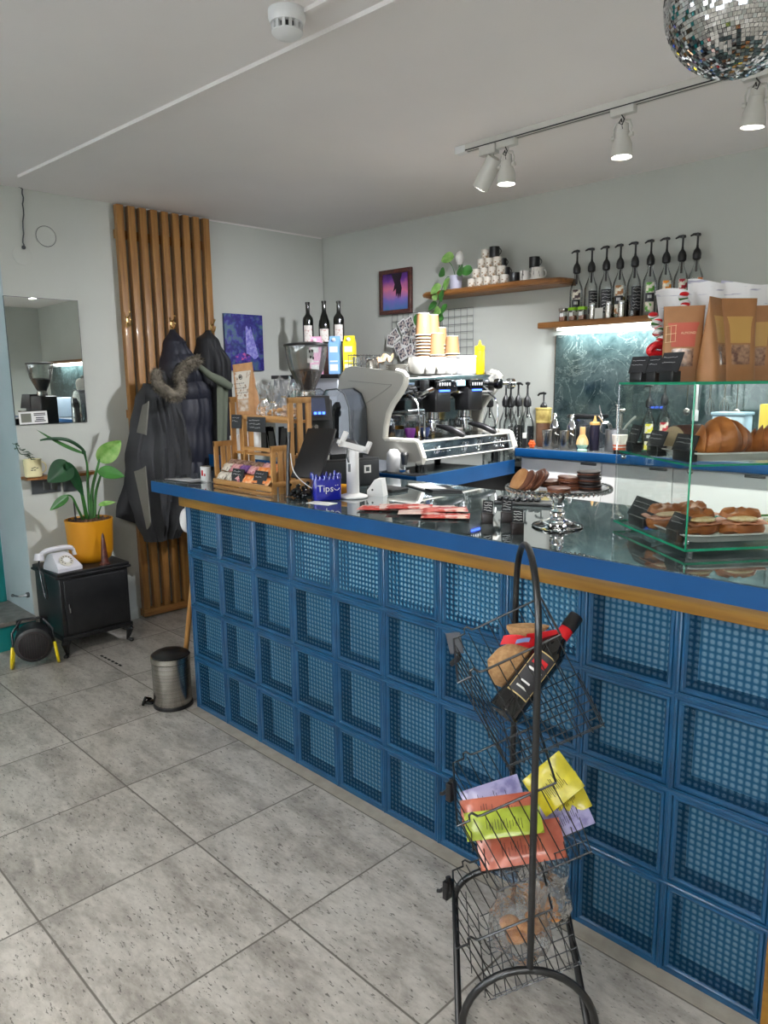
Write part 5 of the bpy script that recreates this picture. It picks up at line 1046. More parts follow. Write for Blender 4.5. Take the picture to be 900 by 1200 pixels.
wine('leftmost wine bottle on the corner crate, with square shoulders', (-1.0747, 1.6035, 1.8958), 0); wine('middle wine bottle on the corner crate, with sloping shoulders', (-0.9811, 1.6684, 1.8929), 0, .3, 1); wine('rightmost wine bottle on the corner crate', (-0.8964, 1.7245, 1.8902), 0)
def carton(label, p, cmat, k):
    t_ = thing('milk_carton', label, 'carton', (p[0], p[1], 1.5565), .55, 'cartons in front of the wine bottles'); w = .034
    m = MB(); m.loft([[(-w, -w, 0), (w, -w, 0), (w, w, 0), (-w, w, 0)], [(-w, -w, .19), (w, -w, .19), (w, w, .19), (-w, w, .19)], [(-w, -.004, .222), (w, -.004, .222), (w, .004, .222), (-w, .004, .222)], [(-w, -.002, .236), (w, -.002, .236), (w, .002, .236), (-w, .002, .236)]]); m.build('box', cmat, t_, sharp=20)
    m = MB(); m.lathe([(.012, 0), (.012, .012), (.001, .013)], (0, -.02, .208), axis=(0, -.7, .7), n=18); m.build('cap', M['white'], t_)
    pm = M['paper'] if k == 0 else mat('carton_print', *( (rgb(236, 236, 246), .5) if k == 1 else (rgb(250, 248, 210), .5)))
    for q, (za, zb) in enumerate(((.02, .06), (.075, .083), (.135, .17))): m = MB(); m.box(-w * .75, w * .75, -w - .0008, -w, za, zb); m.build('printed_panel', pm, t_)
carton('pink milk carton, leftmost of the three, seen through the grinder hopper', (-0.7707, 1.4179, 1.6562), mat('pink_carton', rgb(240, 176, 206), .5), 0); carton('light blue milk carton in the middle of the three', (-0.6706, 1.4897, 1.6542), mat('blue_carton', rgb(130, 178, 232), .5), 1); carton('yellow milk carton, rightmost of the three', (-0.5903, 1.5415, 1.6524), mat('yellow_carton', rgb(250, 224, 36), .5), 2)

# ---------------------------------------------------------------- on the back wall
ROT = math.atan(.0454)
def bw(x, off=0.0): return yb(x) - off
t = thing('marble_splashback', 'dark green marble splashback panel on the back wall', 'splashback', (.512, bw(.512), 0), ROT)
m = MB(); m.box(0, 4.24, -.012, -.0005, 1.14, 1.76)
m.build('panel', M['marble'], t)
m = MB(); m.box(-.006, -.0002, -.013, -.0005, 1.14, 1.76); m.build('metal_edge', M['steel'], t)
# bottle shelf with its light strip
SZ = 1.828
t = thing('bottle_shelf', 'wooden shelf with a glowing light strip below, holding the syrup bottles', 'shelf', (.46, bw(.46), SZ), ROT)
m = MB(); m.box(.0, 4.1, -.145, -.001, -.034, 0, .012); m.build('board', M['shelf'], t)
m = MB(); m.box(.09, 4.05, -.075, -.055, -.043, -.035, .003); m.build('light_strip', M['led'], t)
for x in (.7, 1.9, 3.2):
    area('strip_glow', (.46 + x, bw(.46 + x) - .068, SZ - .047), (math.radians(8), 0, ROT), 1.15, .02, 7, (.9, .97, 1))
def on_shelf(u, off=.07): 
    return u
# one pump bottle, copied
def syrup(label, x, lab_kind, liquid, yo=.075, z=SZ, base_r=.036, group='syrup bottles with black pumps on the wall shelf', rz=0.0, sc=1.0, y=None):
    t_ = thing('syrup_bottle', label, 'syrup bottle', (x, bw(x, yo) if y is None else y, z), rz, group); t_.scale = (sc,) * 3
    r = base_r
    m = MB(); m.lathe([(.001, 0), (r * .94, 0), (r, .004), (r, .165), (r * .9, .185), (r * .45, .225), (.0125, .24), (.0125, .262), (.011, .262)], n=30); m.build('glass', M['clear'], t_)
    if liquid is not None: m = MB(); m.lathe([(.001, .004), (r * .93, .004), (r * .94, .008), (r * .94, .11), (.001, .11)], n=26); m.build('syrup', liquid, t_)
    m = MB(); m.lathe([(.012, .255), (.02, .262), (.021, .285), (.016, .302), (.007, .315), (.005, .33), (.005, .372)], n=20); m.cyl((0, 0, .20), (0, 0, .255), .0055, n=10); m.build('pump_collar', M['black'], t_)
    m = MB(); m.tube([(.013, 0, .374), (0, 0, .379), (-.02, 0, .379), (-.036, 0, .371)], .006, 8, rads=[.005, .0085, .006, .004]); m.lathe([(.012, .372), (.013, .383), (.001, .385)], n=16); m.build('pump_spout', M['black'], t_)
    a = -PI / 2 + .55
    def patch(nm, z0, z1, a0, a1, mt, q=.0006): m = MB(); m.sheet(lambda u, v: ((r + q) * math.cos(a + a0 + (a1 - a0) * u), (r + q) * math.sin(a + a0 + (a1 - a0) * u), z0 + (z1 - z0) * v), 10, 2, .0003); m.build(nm, mt, t_)
    if lab_kind is None:
        patch('black_label', .03, .155, -.85, .85, M['chalk']); m = MB(); rnd = random.Random(int(x * 97))
        for k in range(7):
            z_ = .145 - k * .017
            m.tube([((r + .0016) * math.cos(a - .6 + 1.2 * i / 7), (r + .0016) * math.sin(a - .6 + 1.2 * i / 7), z_ + rnd.uniform(-.004, .004)) for i in range(8)], .0010, 4)
        m.build('label_script', M['chalkink'], t_)
    else:
        patch('fruit_label', .115, .168, -.62, .62, lab_kind); patch('black_band', .07, .1145, -.62, .62, M['chalk']); patch('lower_label', .02, .0695, -.62, .62, lab_kind)
        m = MB()
        for k in range(3): m.sheet(lambda u, v: ((r + .0012) * math.cos(a - .3 + .2 * k + .13 * u), (r + .0012) * math.sin(a - .3 + .2 * k + .13 * u), .088 + .016 * v), 2, 1, .0003)
        m.build('label_mark', M['chalkink'], t_)
    return t_
def fl(name, c): return mat(name, rgb(236, 230, 214), .5, col2=c, nscale=42, lo=.5, hi=.56)
XS = [0.6695, 0.7586, 0.8452, 0.9246, 1.0067, 1.0913, 1.1735, 1.2535, 1.327]
AMB = glass('amber_syrup', (.75, .45, .2, 1), .05, .05); BRN = glass('brown_syrup', (.4, .2, .14, 1), .05, .05); YELS = glass('yellow_syrup', (.8, .74, .4, 1), .05, .05)
kinds = [(fl('cocoa_label', rgb(60, 36, 40)), None, 'first pump bottle from the left on the light shelf, with a small cocoa picture label'), (None, None, 'second pump bottle from the left on the light shelf, with black scripted label'), (None, None, 'third pump bottle from the left on the light shelf, with black scripted label'), (fl('nut_label', rgb(176, 120, 70)), YELS, 'fourth pump bottle from the left, pale yellow with a nut picture label'), (None, BRN, 'fifth pump bottle from the left, tall black label on a brownish bottle'), (fl('lime_label', rgb(96, 170, 60)), None, 'pump bottle with a green fruit label, sixth from the left'), (fl('orange_label', rgb(240, 150, 30)), None, 'pump bottle with an orange fruit label, seventh from the left'), (fl('cherry_label', rgb(180, 30, 50)), BRN, 'pump bottle with a dark red berry label, eighth from the left'), (fl('peach_label', rgb(226, 130, 70)), AMB, 'rightmost pump bottle on the light shelf, with an orange brown label and amber syrup')]
for k, x in enumerate(XS): syrup(kinds[k][2], x, kinds[k][0], kinds[k][1], rz=(.0, .5, .1, -.1, .4, .0, .15, .2, .7)[k])
# spice jars and steel shakers in front
def shaker(label, x, kind, yo=.115):
    p = (x, bw(x, yo), SZ); 
    if kind == 'jar' or kind == 'jarg':
        t_ = thing('spice_jar', label, 'jar', p, 0, 'small jars on the light shelf'); m = MB(); m.box(-.019, .019, -.019, .019, 0, .055, .006); m.build('glass', M['clear2'], t_)
        m = MB(); m.box(-.016, .016, -.016, .016, .003, .028, .004); m.build('spice', mat('spice', rgb(176, 110, 80), .9), t_)
        m = MB(); m.box(-.011, .011, -.0206, -.0196, .024, .044); m.build('label', M['paper'], t_)
        m = MB(); m.box(-.021, .021, -.021, .021, .0555, .072, .005); m.build('lid', mat('lime_lid', rgb(140, 200, 30), .4) if kind == 'jarg' else M['steel'], t_)
    elif kind == 'steel':
        t_ = thing('steel_shaker', label, 'shaker', p, 0, 'steel shakers on the light shelf'); m = MB(); m.lathe([(.001, 0), (.019, 0), (.02, .003), (.02, .068), (.018, .07)], n=26); m.build('body', M['steel'], t_)
        m = MB(); m.lathe([(.0205, .0705), (.021, .075), (.019, .086), (.001, .088)], n=26); m.build('cap', M['chrome'], t_)
    else:
        m = MB(); m.box(-.022, .022, -.001, .001, 0, .058); o = m.build('small_card', M['offwhite']); o.location = p; o.rotation_euler = (-.12, 0, .2); tag(o, label, 'card')
xs = [0.618, 0.6767, 0.7291, 0.7858, 0.8364, 0.8912, 0.9639]
shaker('small clear jar with steel lid at the left end of the light shelf', xs[0], 'jar'); shaker('left of the two spice jars with lime green lids', xs[1], 'jarg'); shaker('right of the two spice jars with lime green lids', xs[2] + .006, 'jarg'); shaker('steel shaker beside the green lidded jars', xs[3] + .01, 'steel'); shaker('small pale card leaning between two steel shakers', xs[4], 'card', .125); shaker('steel shaker in the middle of the three', xs[5], 'steel'); shaker('steel shaker nearest the tall black labelled bottle', xs[6], 'steel')
# mug shelf
MS = 2.067
t = thing('mug_shelf', 'live edge wooden shelf holding a pyramid of small mugs', 'shelf', (-.365, bw(-.365), MS - .0), ROT)
m = MB(); ol = [(-.0, 0), (-.01, -.10), (.02, -.17), (.2, -.185), (.45, -.18), (.7, -.20), (.86, -.195), (.97, -.15), (.995, -.06), (.99, 0)]; m.prism([(a, b - .001) for a, b in ol], .036, (0, 0, -.036)); m.build('board', M['shelf'], t)
m = MB(); m.tube(spline([(a, b - .003, -.018) for a, b in ol[1:-1]], 4), .0155, 8); m.build('bark_edge', M['shelf'], t)
PRM = mat('printed_mug', rgb(226, 220, 208), .35, col2=rgb(160, 132, 100), nscale=70, lo=.55, hi=.6); BM = mat('black_mug', rgb(26, 26, 28), .3)
def ec(label, p, z, mt, big=1.0, hnd=False, grp='printed espresso cups in the pyramid on the shelf'):
    t_ = thing('espresso_mug', label, 'mug', (p[0], p[1], MS + .0008 + z), ROT, grp); r = .0265 * big; h = .052 * big
    m = MB(); m.lathe([(.001, 0), (r * .93, 0), (r, .003), (r, h), (r * .9, h), (r * .88, .006), (.001, .005)], n=24); m.build('cup_body', mt, t_)
    if hnd: m = MB(); m.tube(arc((r * .95, 0, h * .5), .016 * big, -PI / 2, PI / 2, 8, (1, 0, 0), (0, 0, 1)), .0032, 6); m.build('handle', mt, t_)
RP = 'small printed cup in the %s row of the pyramid'
row1 = [(-0.0065, 2.0369, 2.0737), (0.0528, 2.0396, 2.0733), (0.1111, 2.0422, 2.0728), (0.169, 2.0449, 2.0723), (0.2295, 2.0476, 2.0715)]
row2 = [(0.0279, 2.0385, 2.1409), (0.0847, 2.041, 2.1351), (0.1435, 2.0437, 2.134), (0.2043, 2.0465, 2.1375)]
row3 = [(0.0649, 2.0401, 2.2067), (0.1209, 2.0427, 2.2053), (0.1788, 2.0453, 2.2085)]
on = ['leftmost', 'second', 'third', 'fourth', 'rightmost']
for rr_i, (row, nm) in enumerate(((row1, 'bottom'), (row2, 'second'), (row3, 'third'))):
    for k, p in enumerate(row): ec('%s small printed cup in the %s row of the pyramid on the mug shelf' % (on[k] if k < len(row) - 1 else 'rightmost', nm), p, rr_i * .0532, PRM)
ec('small printed cup at the top left of the pyramid', (0.0922, 2.0414, 2.2628), 3 * .0532, PRM)
ec('black printed mug crowning the pyramid', (0.1565, 2.0443, 2.2744), 3 * .0532, BM, 1.15, True, 'black mugs on the mug shelf')
for k, (p, z) in enumerate((((0.187, 2.0857, 2.1871), 2), ((0.2124, 2.0868, 2.1256), 1))): ec(('dark handled cup peeping out at the right of the third row', 'dark handled cup peeping out at the right of the second row')[k], p, .0532 * z, BM, .9, True, 'black mugs on the mug shelf')
for k in range(2): ec(('lower', 'upper')[k] + ' printed cup standing behind the right side of the pyramid', (0.187 + .004 * k, bw(.0, .06), 0), .0532 * k, PRM)
ec('black mug on the shelf right beside the pyramid', (0.2938, 2.0605, 2.0759), 0, BM, 1.12, True, 'black mugs on the mug shelf')
ec('white dripped mug right of the black one on the shelf', (0.3636, 2.0637, 2.0739), 0, mat('dripped_mug', rgb(230, 228, 222), .3, col2=rgb(60, 50, 46), nscale=60, nstretch=(2, 2, .3), lo=.58, hi=.62), 1.15, True, 'white mugs on the mug shelf')
ec('wide white mug at the right end of the shelf', (0.4486, 2.0676, 2.0798), 0, bpy.data.materials['dripped_mug'], 1.35, True, 'white mugs on the mug shelf')
ec('square black mug stacked on the wide white mug', (0.4251, 2.0665, 2.12), .0712, BM, 1.15, True, 'black mugs on the mug shelf')
# potted pothos at the left end
pp = (-0.1389, 2.0409, 2.0557)
t = thing('potted_pothos', 'trailing green pothos in a pale lilac pot at the left end of the mug shelf', 'potted plant', (pp[0], pp[1], MS + .0008))
m = MB(); m.lathe([(.001, 0), (.034, 0), (.036, .003), (.042, .085), (.038, .085), (.034, .07), (.001, .07)], n=30); m.build('pot', mat('lilac_pot', rgb(206, 206, 226), .35), t)
P0 = V(pp[0], pp[1], MS + .0008)
def vine(P):
    Q = spline([V(p) - P0 for p in P], 6); m = MB(); m.tube(Q, .0022, 6); m.build('stem', M['green'], t)
vine([(P0.x, P0.y, P0.z + .075), (-0.1659, 1.9897, 2.1418), (-0.1814, 1.959, 2.0741), (-0.2183, 1.9773, 1.9905), (-0.3046, 1.9934, 1.9296), (-0.4063, 1.9987, 1.883)]); vine([(P0.x, P0.y, P0.z + .07), (-0.1504, 2.0204, 2.2095), (-0.1826, 2.0089, 2.248)])
rnd = random.Random(21)
for k, (p, sz, mt) in enumerate((((-0.1611, 1.9999, 2.2597), .062, 'green_l'), ((-0.0525, 1.9848, 2.1748), .055, 'green'), ((-0.0009, 1.9872, 2.1643), .055, 'green'), ((-0.1982, 1.9782, 2.175), .05, 'green'), ((-0.1412, 1.9608, 2.1062), .055, 'green_l'), ((-0.2221, 1.9571, 2.0778), .06, 'green_l'), ((-0.173, 1.9493, 2.0366), .05, 'green'), ((-0.2358, 1.9565, 2.0375), .045, 'green_l'), ((-0.1773, 1.9791, 1.9562), .05, 'green'), ((-0.2389, 1.9763, 1.9397), .055, 'green_l'), ((-0.2113, 1.9776, 1.9011), .05, 'green'), ((-0.2751, 1.9847, 1.9798), .05, 'green'), ((-0.428, 1.9978, 1.9169), .055, 'green'), ((-0.3992, 1.9991, 1.8608), .04, 'green_d'))):
    q = V(p) - P0; d = V(rnd.uniform(-1, 1), -.25, rnd.uniform(-.9, .3)).normalized(); sz *= 1.45; m = MB(); leaf(m, q - d * sz * .4, d, sz, sz * .85, (-.3, -1, .3), .1, .2, 10, 6, .96); m.build('leaf', M[mt], t)
t = MB(); t.lathe([(.001, 0), (.016, .004), (.024, .022), (.03, .045), (.026, .07), (.012, .085), (.001, .088)], n=24); o = t.build('egg_lamp', M['white_gloss'], bpy.data.objects['potted_pothos']); o.name = 'white_flower'; o.location = V((-0.1021, 2.0326, 2.2103)) - P0
m = MB(); m.tube([V(0, 0, .06), V((-0.1117, 2.0321, 2.1757)) - P0, V((-0.1021, 2.0326, 2.2103)) - P0], .003, 6); m.build('flower_stalk', M['green'], bpy.data.objects['potted_pothos'])
# framed picture
c = (-0.7447, 2.1334, 2.1179)
t = thing('framed_picture', 'small picture of a dark reaching hand over a purple sky in a reddish frame', 'picture', (c[0], bw(c[0], .0), c[2]), ROT, rot=(0, 0, ROT))
fw, fh, ft = .148, .150, .028
m = MB()
for a, b, c_, d in ((-fw, fw, fh - ft, fh), (-fw, fw, -fh, -fh + ft), (-fw, -fw + ft, -fh + ft, fh - ft), (fw - ft, fw, -fh + ft, fh - ft)): m.box(a, b, -.024, -.001, c_, d, .004)
m.build('frame', M['darkwood'], t)
def sky():
    m, nt, out = new_mat('sunset_print'); p = nd(nt, 'ShaderNodeBsdfPrincipled', i_Roughness=.25); nt.links.new(p.outputs[0], out.inputs[0]); tc = nt.nodes.new('ShaderNodeTexCoord'); sp = nt.nodes.new('ShaderNodeSeparateXYZ'); nt.links.new(tc.outputs['Object'], sp.inputs[0])
    n = nd(nt, 'ShaderNodeTexNoise', i_Scale=14.0, i_Detail=3.0); nt.links.new(tc.outputs['Object'], n.inputs['Vector'])
    z = math_(nt, 'ADD', math_(nt, 'MULTIPLY_ADD', sp.outputs[2], 3.6, .5), math_(nt, 'MULTIPLY_ADD', n.outputs[0], .3, -.15))
    nt.links.new(ramp(nt, z, [(0, rgb(60, 120, 170)), (.3, rgb(120, 110, 190)), (.55, rgb(214, 120, 150)), (.8, rgb(110, 60, 150)), (1, rgb(50, 30, 90))]), p.inputs['Base Color']); return m
m = MB(); m.box(-fw + ft, fw - ft, -.012, -.002, -fh + ft, fh - ft); m.build('print', sky(), t)
m = MB(); m.prism([(-.05, .12), (.05, .12), (.03, .07), (.045, .02), (.03, -.045), (.022, -.01), (.012, -.05), (.004, -.01), (-.010, -.035), (-.008, .02), (-.035, .0), (-.02, .05)], .0012, (.012, -.0122, 0), (1, 0, 0), (0, 0, 1), (0, -1, 0)); m.build('hand_silhouette', mat('dark_print', rgb(30, 16, 34), .4), t)
# wall grid with photographs
g0 = (-0.779, 2.1318, 1.9245); g1 = (-0.0845, 2.1634, 1.9125)
t = thing('wall_grid', 'grey wire grid on the back wall behind the paper cups', 'wire grid', (0, 0, 0))
m = MB(); X0, X1, Z0, Z1 = g0[0], g1[0], 1.62, 1.965
n = 14
for k in range(n + 1): x = X0 + (X1 - X0) * k / n; m.tube([(x, bw(x, .012), Z0), (x, bw(x, .012), Z1)], .0018, 5)
for k in range(8): z = Z0 + (Z1 - Z0) * k / 7; m.tube([(X0, bw(X0, .014), z), (X1, bw(X1, .014), z)], .0018, 5)
m.build('wires', M['steel_d'], t)
rnd = random.Random(31); N = 0
for k, p in enumerate(((-0.7442, 2.1034, 1.8225), (-0.6756, 2.1015, 1.882), (-0.6248, 2.0988, 1.8333), (-0.6441, 2.093, 1.7769), (-0.7087, 2.1, 1.7337), (-0.6027, 2.0998, 1.7123), (-0.5456, 2.1074, 1.7614), (-0.5447, 2.0975, 1.6986), (-0.5949, 2.1102, 1.8945), (-0.5496, 2.1122, 1.8297), (-0.7687, 2.1023, 1.783), (-0.6586, 2.1073, 1.6914), (-0.5121, 2.1139, 1.7883))):
    t2 = thing('instant_photo', 'white bordered instant photo on the wall grid, ' + ('at the upper left', 'in the upper middle', 'right of the middle, upper part', 'in the centre of the cluster', 'at the lower left', 'lower middle, under the centre one', 'at the right, above the corner one', 'in the lower right corner', 'topmost, right of the middle', 'at the upper right', 'leftmost of all', 'lowest in the middle', 'rightmost of all')[k], 'photo', (p[0], bw(p[0], .018 + .0022 * k), p[2]), 0, 'instant photos on the wall grid', rot=(0, rnd.uniform(-.6, .6), ROT))
    m = MB(); m.box(-.034, .034, -.0008, .0004, -.042, .042); m.build('border', M['paper'], t2)
    m = MB(); m.box(-.027, .027, -.0012, -.0009, -.025, .034); m.build('image', M['photoink'], t2)
m = MB(); m.box(-.03, .03, -.008, 0, -.04, .04, .003); o = m.build('wall_socket', M['black']); pz_ = (1.6349, 2.2414, 1.8767); o.location = (pz_[0] + .02, bw(pz_[0] + .02, .001), pz_[2]); o.rotation_euler = (0, 0, ROT); tag(o, 'black socket cover on the wall at the right edge of the photo', 'socket')
# ---------------------------------------------------------------- on the back counter
for k, (x, y, z, lb) in enumerate(((.245, 1.90, MZ, 'black pump bottle nearest the espresso machine end'), (.29, 2.0, MZ, 'second pump bottle behind the espresso machine end'), (.375, 1.93, MZ, 'third pump bottle right of the machine, with black label'), (.43, 2.02, MZ, 'fourth pump bottle, beside the tan tub'), (.33, 2.07, MZ, 'pump bottle at the back between the others by the machine'))):
    syrup(lb, x, None, None, z=z + .0, y=y, group='pump bottles between the machine and the tan tub', rz=.8 + .5 * k, sc=1.12)
c = (.575, 1.97, BZ)
t2 = thing('pump_tub', 'tan tub with yellowish lid and a black pump on the back counter', 'tub', c); m = MB(); m.lathe([(.001, 0), (.037, 0), (.039, .004), (.041, .135), (.001, .135)], n=32); m.build('body', mat('brown_clear_tub', rgb(112, 84, 64), .3, col2=rgb(90, 60, 44), nscale=14), t2)
m = MB(); m.lathe([(.042, .1355), (.044, .14), (.042, .15), (.044, .155), (.0445, .21), (.047, .213), (.047, .22), (.043, .222), (.001, .222)], n=32); m.build('yellow_sleeve', mat('yellowed_label', rgb(206, 186, 110), .5, col2=rgb(150, 128, 70), nscale=20), t2)
m = MB(); m.lathe([(.02, .2225), (.02, .235), (.008, .25), (.005, .255), (.005, .30)], n=18); m.tube([(.012, 0, .30), (0, 0, .305), (-.03, 0, .30), (-.04, 0, .29)], .006, 8); m.build('pump', M['black'], t2)
m = MB(); m.lathe([(.001, 0), (.011, 0), (.012, .003), (.012, .055), (.001, .055)], n=18); o = m.build('dark_vial', M['black']); o.location = (.545, 1.83, BZ); tag(o, 'small dark vial with pale cap at the left end of the back counter', 'vial'); mm = MB(); mm.lathe([(.0115, .0555), (.0115, .085), (.001, .086)], n=18); mm.build('cap', M['offwhite'], o)
t2 = thing('rosette', 'small orange flower shaped ornament on the back counter', 'ornament', (.595, 1.835, BZ)); m = MB()
for k in range(6): a = 2 * PI * k / 6; m.ball((.014 * math.cos(a), -.004, .024 + .014 * math.sin(a)), .010, sy=.6, n=8)
m.ball((0, -.008, .024), .008, n=8); m.build('petals', M['orange'], t2)
def shk(label, x, y, r, h, top):
    t_ = thing('cocktail_shaker', label, 'shaker', (x, y, BZ), 0, 'steel jugs and shakers on the back counter'); m = MB(); m.lathe([(.001, 0), (r * .8, 0), (r * .84, .003), (r, h), (r * .96, h), (r * .8, .01), (.001, .008)], n=32); m.build('body', M['steel'], t_)
    if top:
        m = MB(); m.lathe([(r * .98, h + .0005), (r * .9, h + .02), (r * .5, h + .045), (r * .45, h + .055), (r * .46, h + .075), (r * .3, h + .084), (.001, h + .085)], n=28); m.build('strainer_cap', M['chrome'], t_)
    else: m = MB(); m.tube([(r * .9, 0, h * .85), (r * 1.6, 0, h * .75), (r * 1.5, 0, h * .3), (r * .85, 0, h * .2)], .004, 8); m.build('handle', M['steel'], t_)
shk('steel shaker with domed cap left of the steel jug', .655, 1.965, .032, .11, True); shk('open steel jug in front of the left shaker', .685, 1.86, .038, .105, False); shk('steel shaker with domed cap right of the first jug', .775, 1.95, .030, .105, True); shk('open steel jug right of the middle of the group', .785, 1.865, .033, .105, False)
t2 = thing('blender_jug', 'square clear container with a wide black lid at the back', 'container', (.80, 2.07, BZ)); m = MB(); m.box(-.085, .085, -.06, .06, 0, .165, .015); m.build('box', M['smoke'], t2); m = MB(); m.box(-.095, .095, -.066, .066, .1655, .185, .008); m.build('lid', M['black'], t2); m = MB(); m.box(-.075, .075, -.05, .05, .004, .12, .01); m.build('contents', mat('dark_contents', rgb(52, 50, 56), .7), t2)
t2 = thing('whisk_stand', 'bamboo matcha whisk upside down on a mint green stand', 'matcha whisk', (.905, 1.84, BZ)); m = MB(); m.lathe([(.001, 0), (.024, 0), (.026, .006), (.02, .016), (.024, .02), (.03, .035), (.026, .06), (.015, .075)], n=30); m.build('stand', mat('mint_ceramic', rgb(170, 214, 196), .25), t2)
m = MB()
for k in range(26): a = 2 * PI * k / 26; m.tube([(.031 * math.cos(a), .031 * math.sin(a), .036), (.027 * math.cos(a), .027 * math.sin(a), .06), (.0135 * math.cos(a), .0135 * math.sin(a), .088)], .0019, 5)
m.lathe([(.0135, .086), (.0145, .09), (.0145, .128), (.001, .129)], n=20); m.build('whisk', mat('bamboo_whisk', rgb(222, 180, 120), .5), t2)
t2 = thing('squeeze_bottle', 'dark navy squeeze bottle with tan nozzle on the back counter', 'squeeze bottle', (.925, 1.93, BZ)); m = MB(); m.lathe([(.001, 0), (.024, 0), (.026, .003), (.026, .135), (.001, .137)], n=28); m.build('bottle', mat('navy_sauce', rgb(38, 36, 56), .3), t2); m = MB(); m.lathe([(.027, .1375), (.027, .15), (.010, .155), (.004, .185), (.001, .186)], n=26); m.build('nozzle_cap', mat('tan_cap', rgb(222, 180, 110), .4), t2)
t2 = thing('small_jar', 'small dark blue jar behind the matcha whisk', 'jar', (.862, 1.90, BZ)); m = MB(); m.lathe([(.001, 0), (.022, 0), (.024, .003), (.024, .05), (.018, .06), (.001, .061)], n=26); m.build('jar', mat('petrol_glass', rgb(20, 50, 80), .12), t2); m = MB(); m.box(-.012, .008, .0, .002, .0615, .13); m.build('clear_tag', M['clear2'], t2)
t2 = thing('utensil_tub', 'grey metal tub full of spoons, whisks and strainers', 'utensil holder', (1.03, 1.97, BZ)); m = MB(); m.lathe([(.001, 0), (.055, 0), (.057, .003), (.057, .115), (.054, .115), (.054, .01), (.001, .008)], n=36); m.build('tub', mat('zinc', rgb(150, 152, 156), .4, .8), t2)
m = MB(); m.tube([(0, 0, .02), (.0, .0, .24)], .0035, 8); m.lathe([(.012, 0), (.012, .006), (.001, .008)], (0, 0, .24), n=14); m.build('bar_spoon', M['steel'], t2)
m = MB(); m.tube([(.02, -.01, .02), (.03, -.01, .20)], .009, 10); m.ball((.035, -.012, .215), .016, sx=1.2, sz=.7, n=10); m.build('steel_ladle', M['steel'], t2)
m = MB()
for k in range(5): w = .008 + .006 * k; m.tube(spline([(.02, .0, .07), (.05, -.01 + w * .3, .13), (.085, w, .175), (.10, 0, .185), (.09, -w, .165), (.05, -w * .5, .12), (.02, 0, .07)], 5), .0016, 5)
m.build('balloon_whisk', M['offwhite'], t2)
m = MB()
for k in range(3): m.tube(arc((-.055, -.03 + .01 * k, .12), .028 + .003 * k, 0, 2 * PI, 20, (.8, .3, 0), (0, 0, 1)), .003, 6)
m.tube([(-.06, -.03, .145), (-.085, -.02, .20), (-.10, -.01, .24)], .003, 6); m.tube([(-.06, -.03, .15), (-.09, -.03, .185)], .005, 6); m.build('strainer', M['chrome'], t2)
t2 = thing('paper_cup', 'white paper cup with red and gold bands beside the utensil tub', 'paper cup', (1.105, 1.865, BZ)); m = MB(); m.lathe([(.001, 0), (.028, 0), (.04, .095), (.037, .095), (.001, .02)], n=32); m.build('cup_body', mat('cup_white', rgb(232, 224, 214), .5), t2); m = MB(); m.lathe([(.0300, .012), (.0322, .030)], n=32, caps=False); m.lathe([(.0335, .038), (.0344, .045)], n=32, caps=False); m.build('bands', mat('red_band', rgb(206, 90, 50), .5), t2)
m = MB(); m.box(1.10, 1.30, 1.81, 1.835, BZ, BZ + .02, .003); o = m.build('black_tray', M['black']); tag(o, 'flat black tray at the front of the back counter, behind the glass case', 'tray')
syrup('clear pump bottle with bright yellow strip, seen through the glass case', 1.21, YELS and fl('yellow_strip_label', rgb(230, 220, 60)), YELS, z=BZ, y=1.96, group='bottles seen through the glass case', sc=.9); syrup('bottle with dark cherry label seen through the glass case', 1.27, kinds[7][0], None, z=BZ, y=2.0, group='bottles seen through the glass case', sc=.95)
t2 = thing('lemon_jar', 'short glass jar of pale yellow contents seen through the glass case', 'jar', (1.18, 1.88, BZ)); m = MB(); m.lathe([(.001, 0), (.03, 0), (.032, .003), (.032, .06), (.03, .062)], n=28); m.build('glass', M['clear2'], t2); m = MB(); m.lathe([(.001, .003), (.029, .003), (.029, .05), (.001, .05)], n=24); m.build('contents', mat('pale_lemon', rgb(222, 216, 160), .6), t2)
# hanging rail of tools
t = thing('utensil_rail', 'thin steel rail on the marble for hanging tools', 'rail', (0, 0, 0)); m = MB(); xa, xb = 1.28, 1.72; m.tube([(xa, bw(xa, .05), 1.50), (xb, bw(xb, .05), 1.50)], .004, 8)
for x in (xa + .01, xb - .01): m.cyl((x, bw(x, .05), 1.50), (x, bw(x, .013), 1.50), .005)
m.build('bar', M['steel'], t)
def hang(label, x, kind):
    t_ = thing('hanging_tool', label, 'kitchen tool', (x, bw(x, .062), 1.4945), 0, 'tools hanging on the rail'); m = MB(); m.tube([(0, .012, .012), (0, 0, .010), (0, -.004, -.004)], .0018, 5)
    if kind == 'spatula': m.box(-.011, .011, -.002, .002, -.16, -.003, .002); m.box(-.017, .017, -.003, .003, -.21, -.155, .003); m.build('tool', M['white'], t_)
    elif kind == 'whisk':
        m.tube([(0, 0, -.004), (0, 0, -.09)], .005, 8)
        for k in range(4): a = PI * k / 4; m.tube(spline([(0, 0, -.085), (.022 * math.cos(a), .022 * math.sin(a), -.13), (.012 * math.cos(a), .012 * math.sin(a), -.175), (-.012 * math.cos(a), -.012 * math.sin(a), -.175), (-.022 * math.cos(a), -.022 * math.sin(a), -.13), (0, 0, -.085)], 4), .0013, 5)
        m.build('tool', M['steel'], t_)
    else: m.tube([(0, 0, -.004), (0, 0, -.15)], .003, 6); m.ball((0, 0, -.165), .02, sy=.4, n=10); m.build('tool', M['steel'], t_)
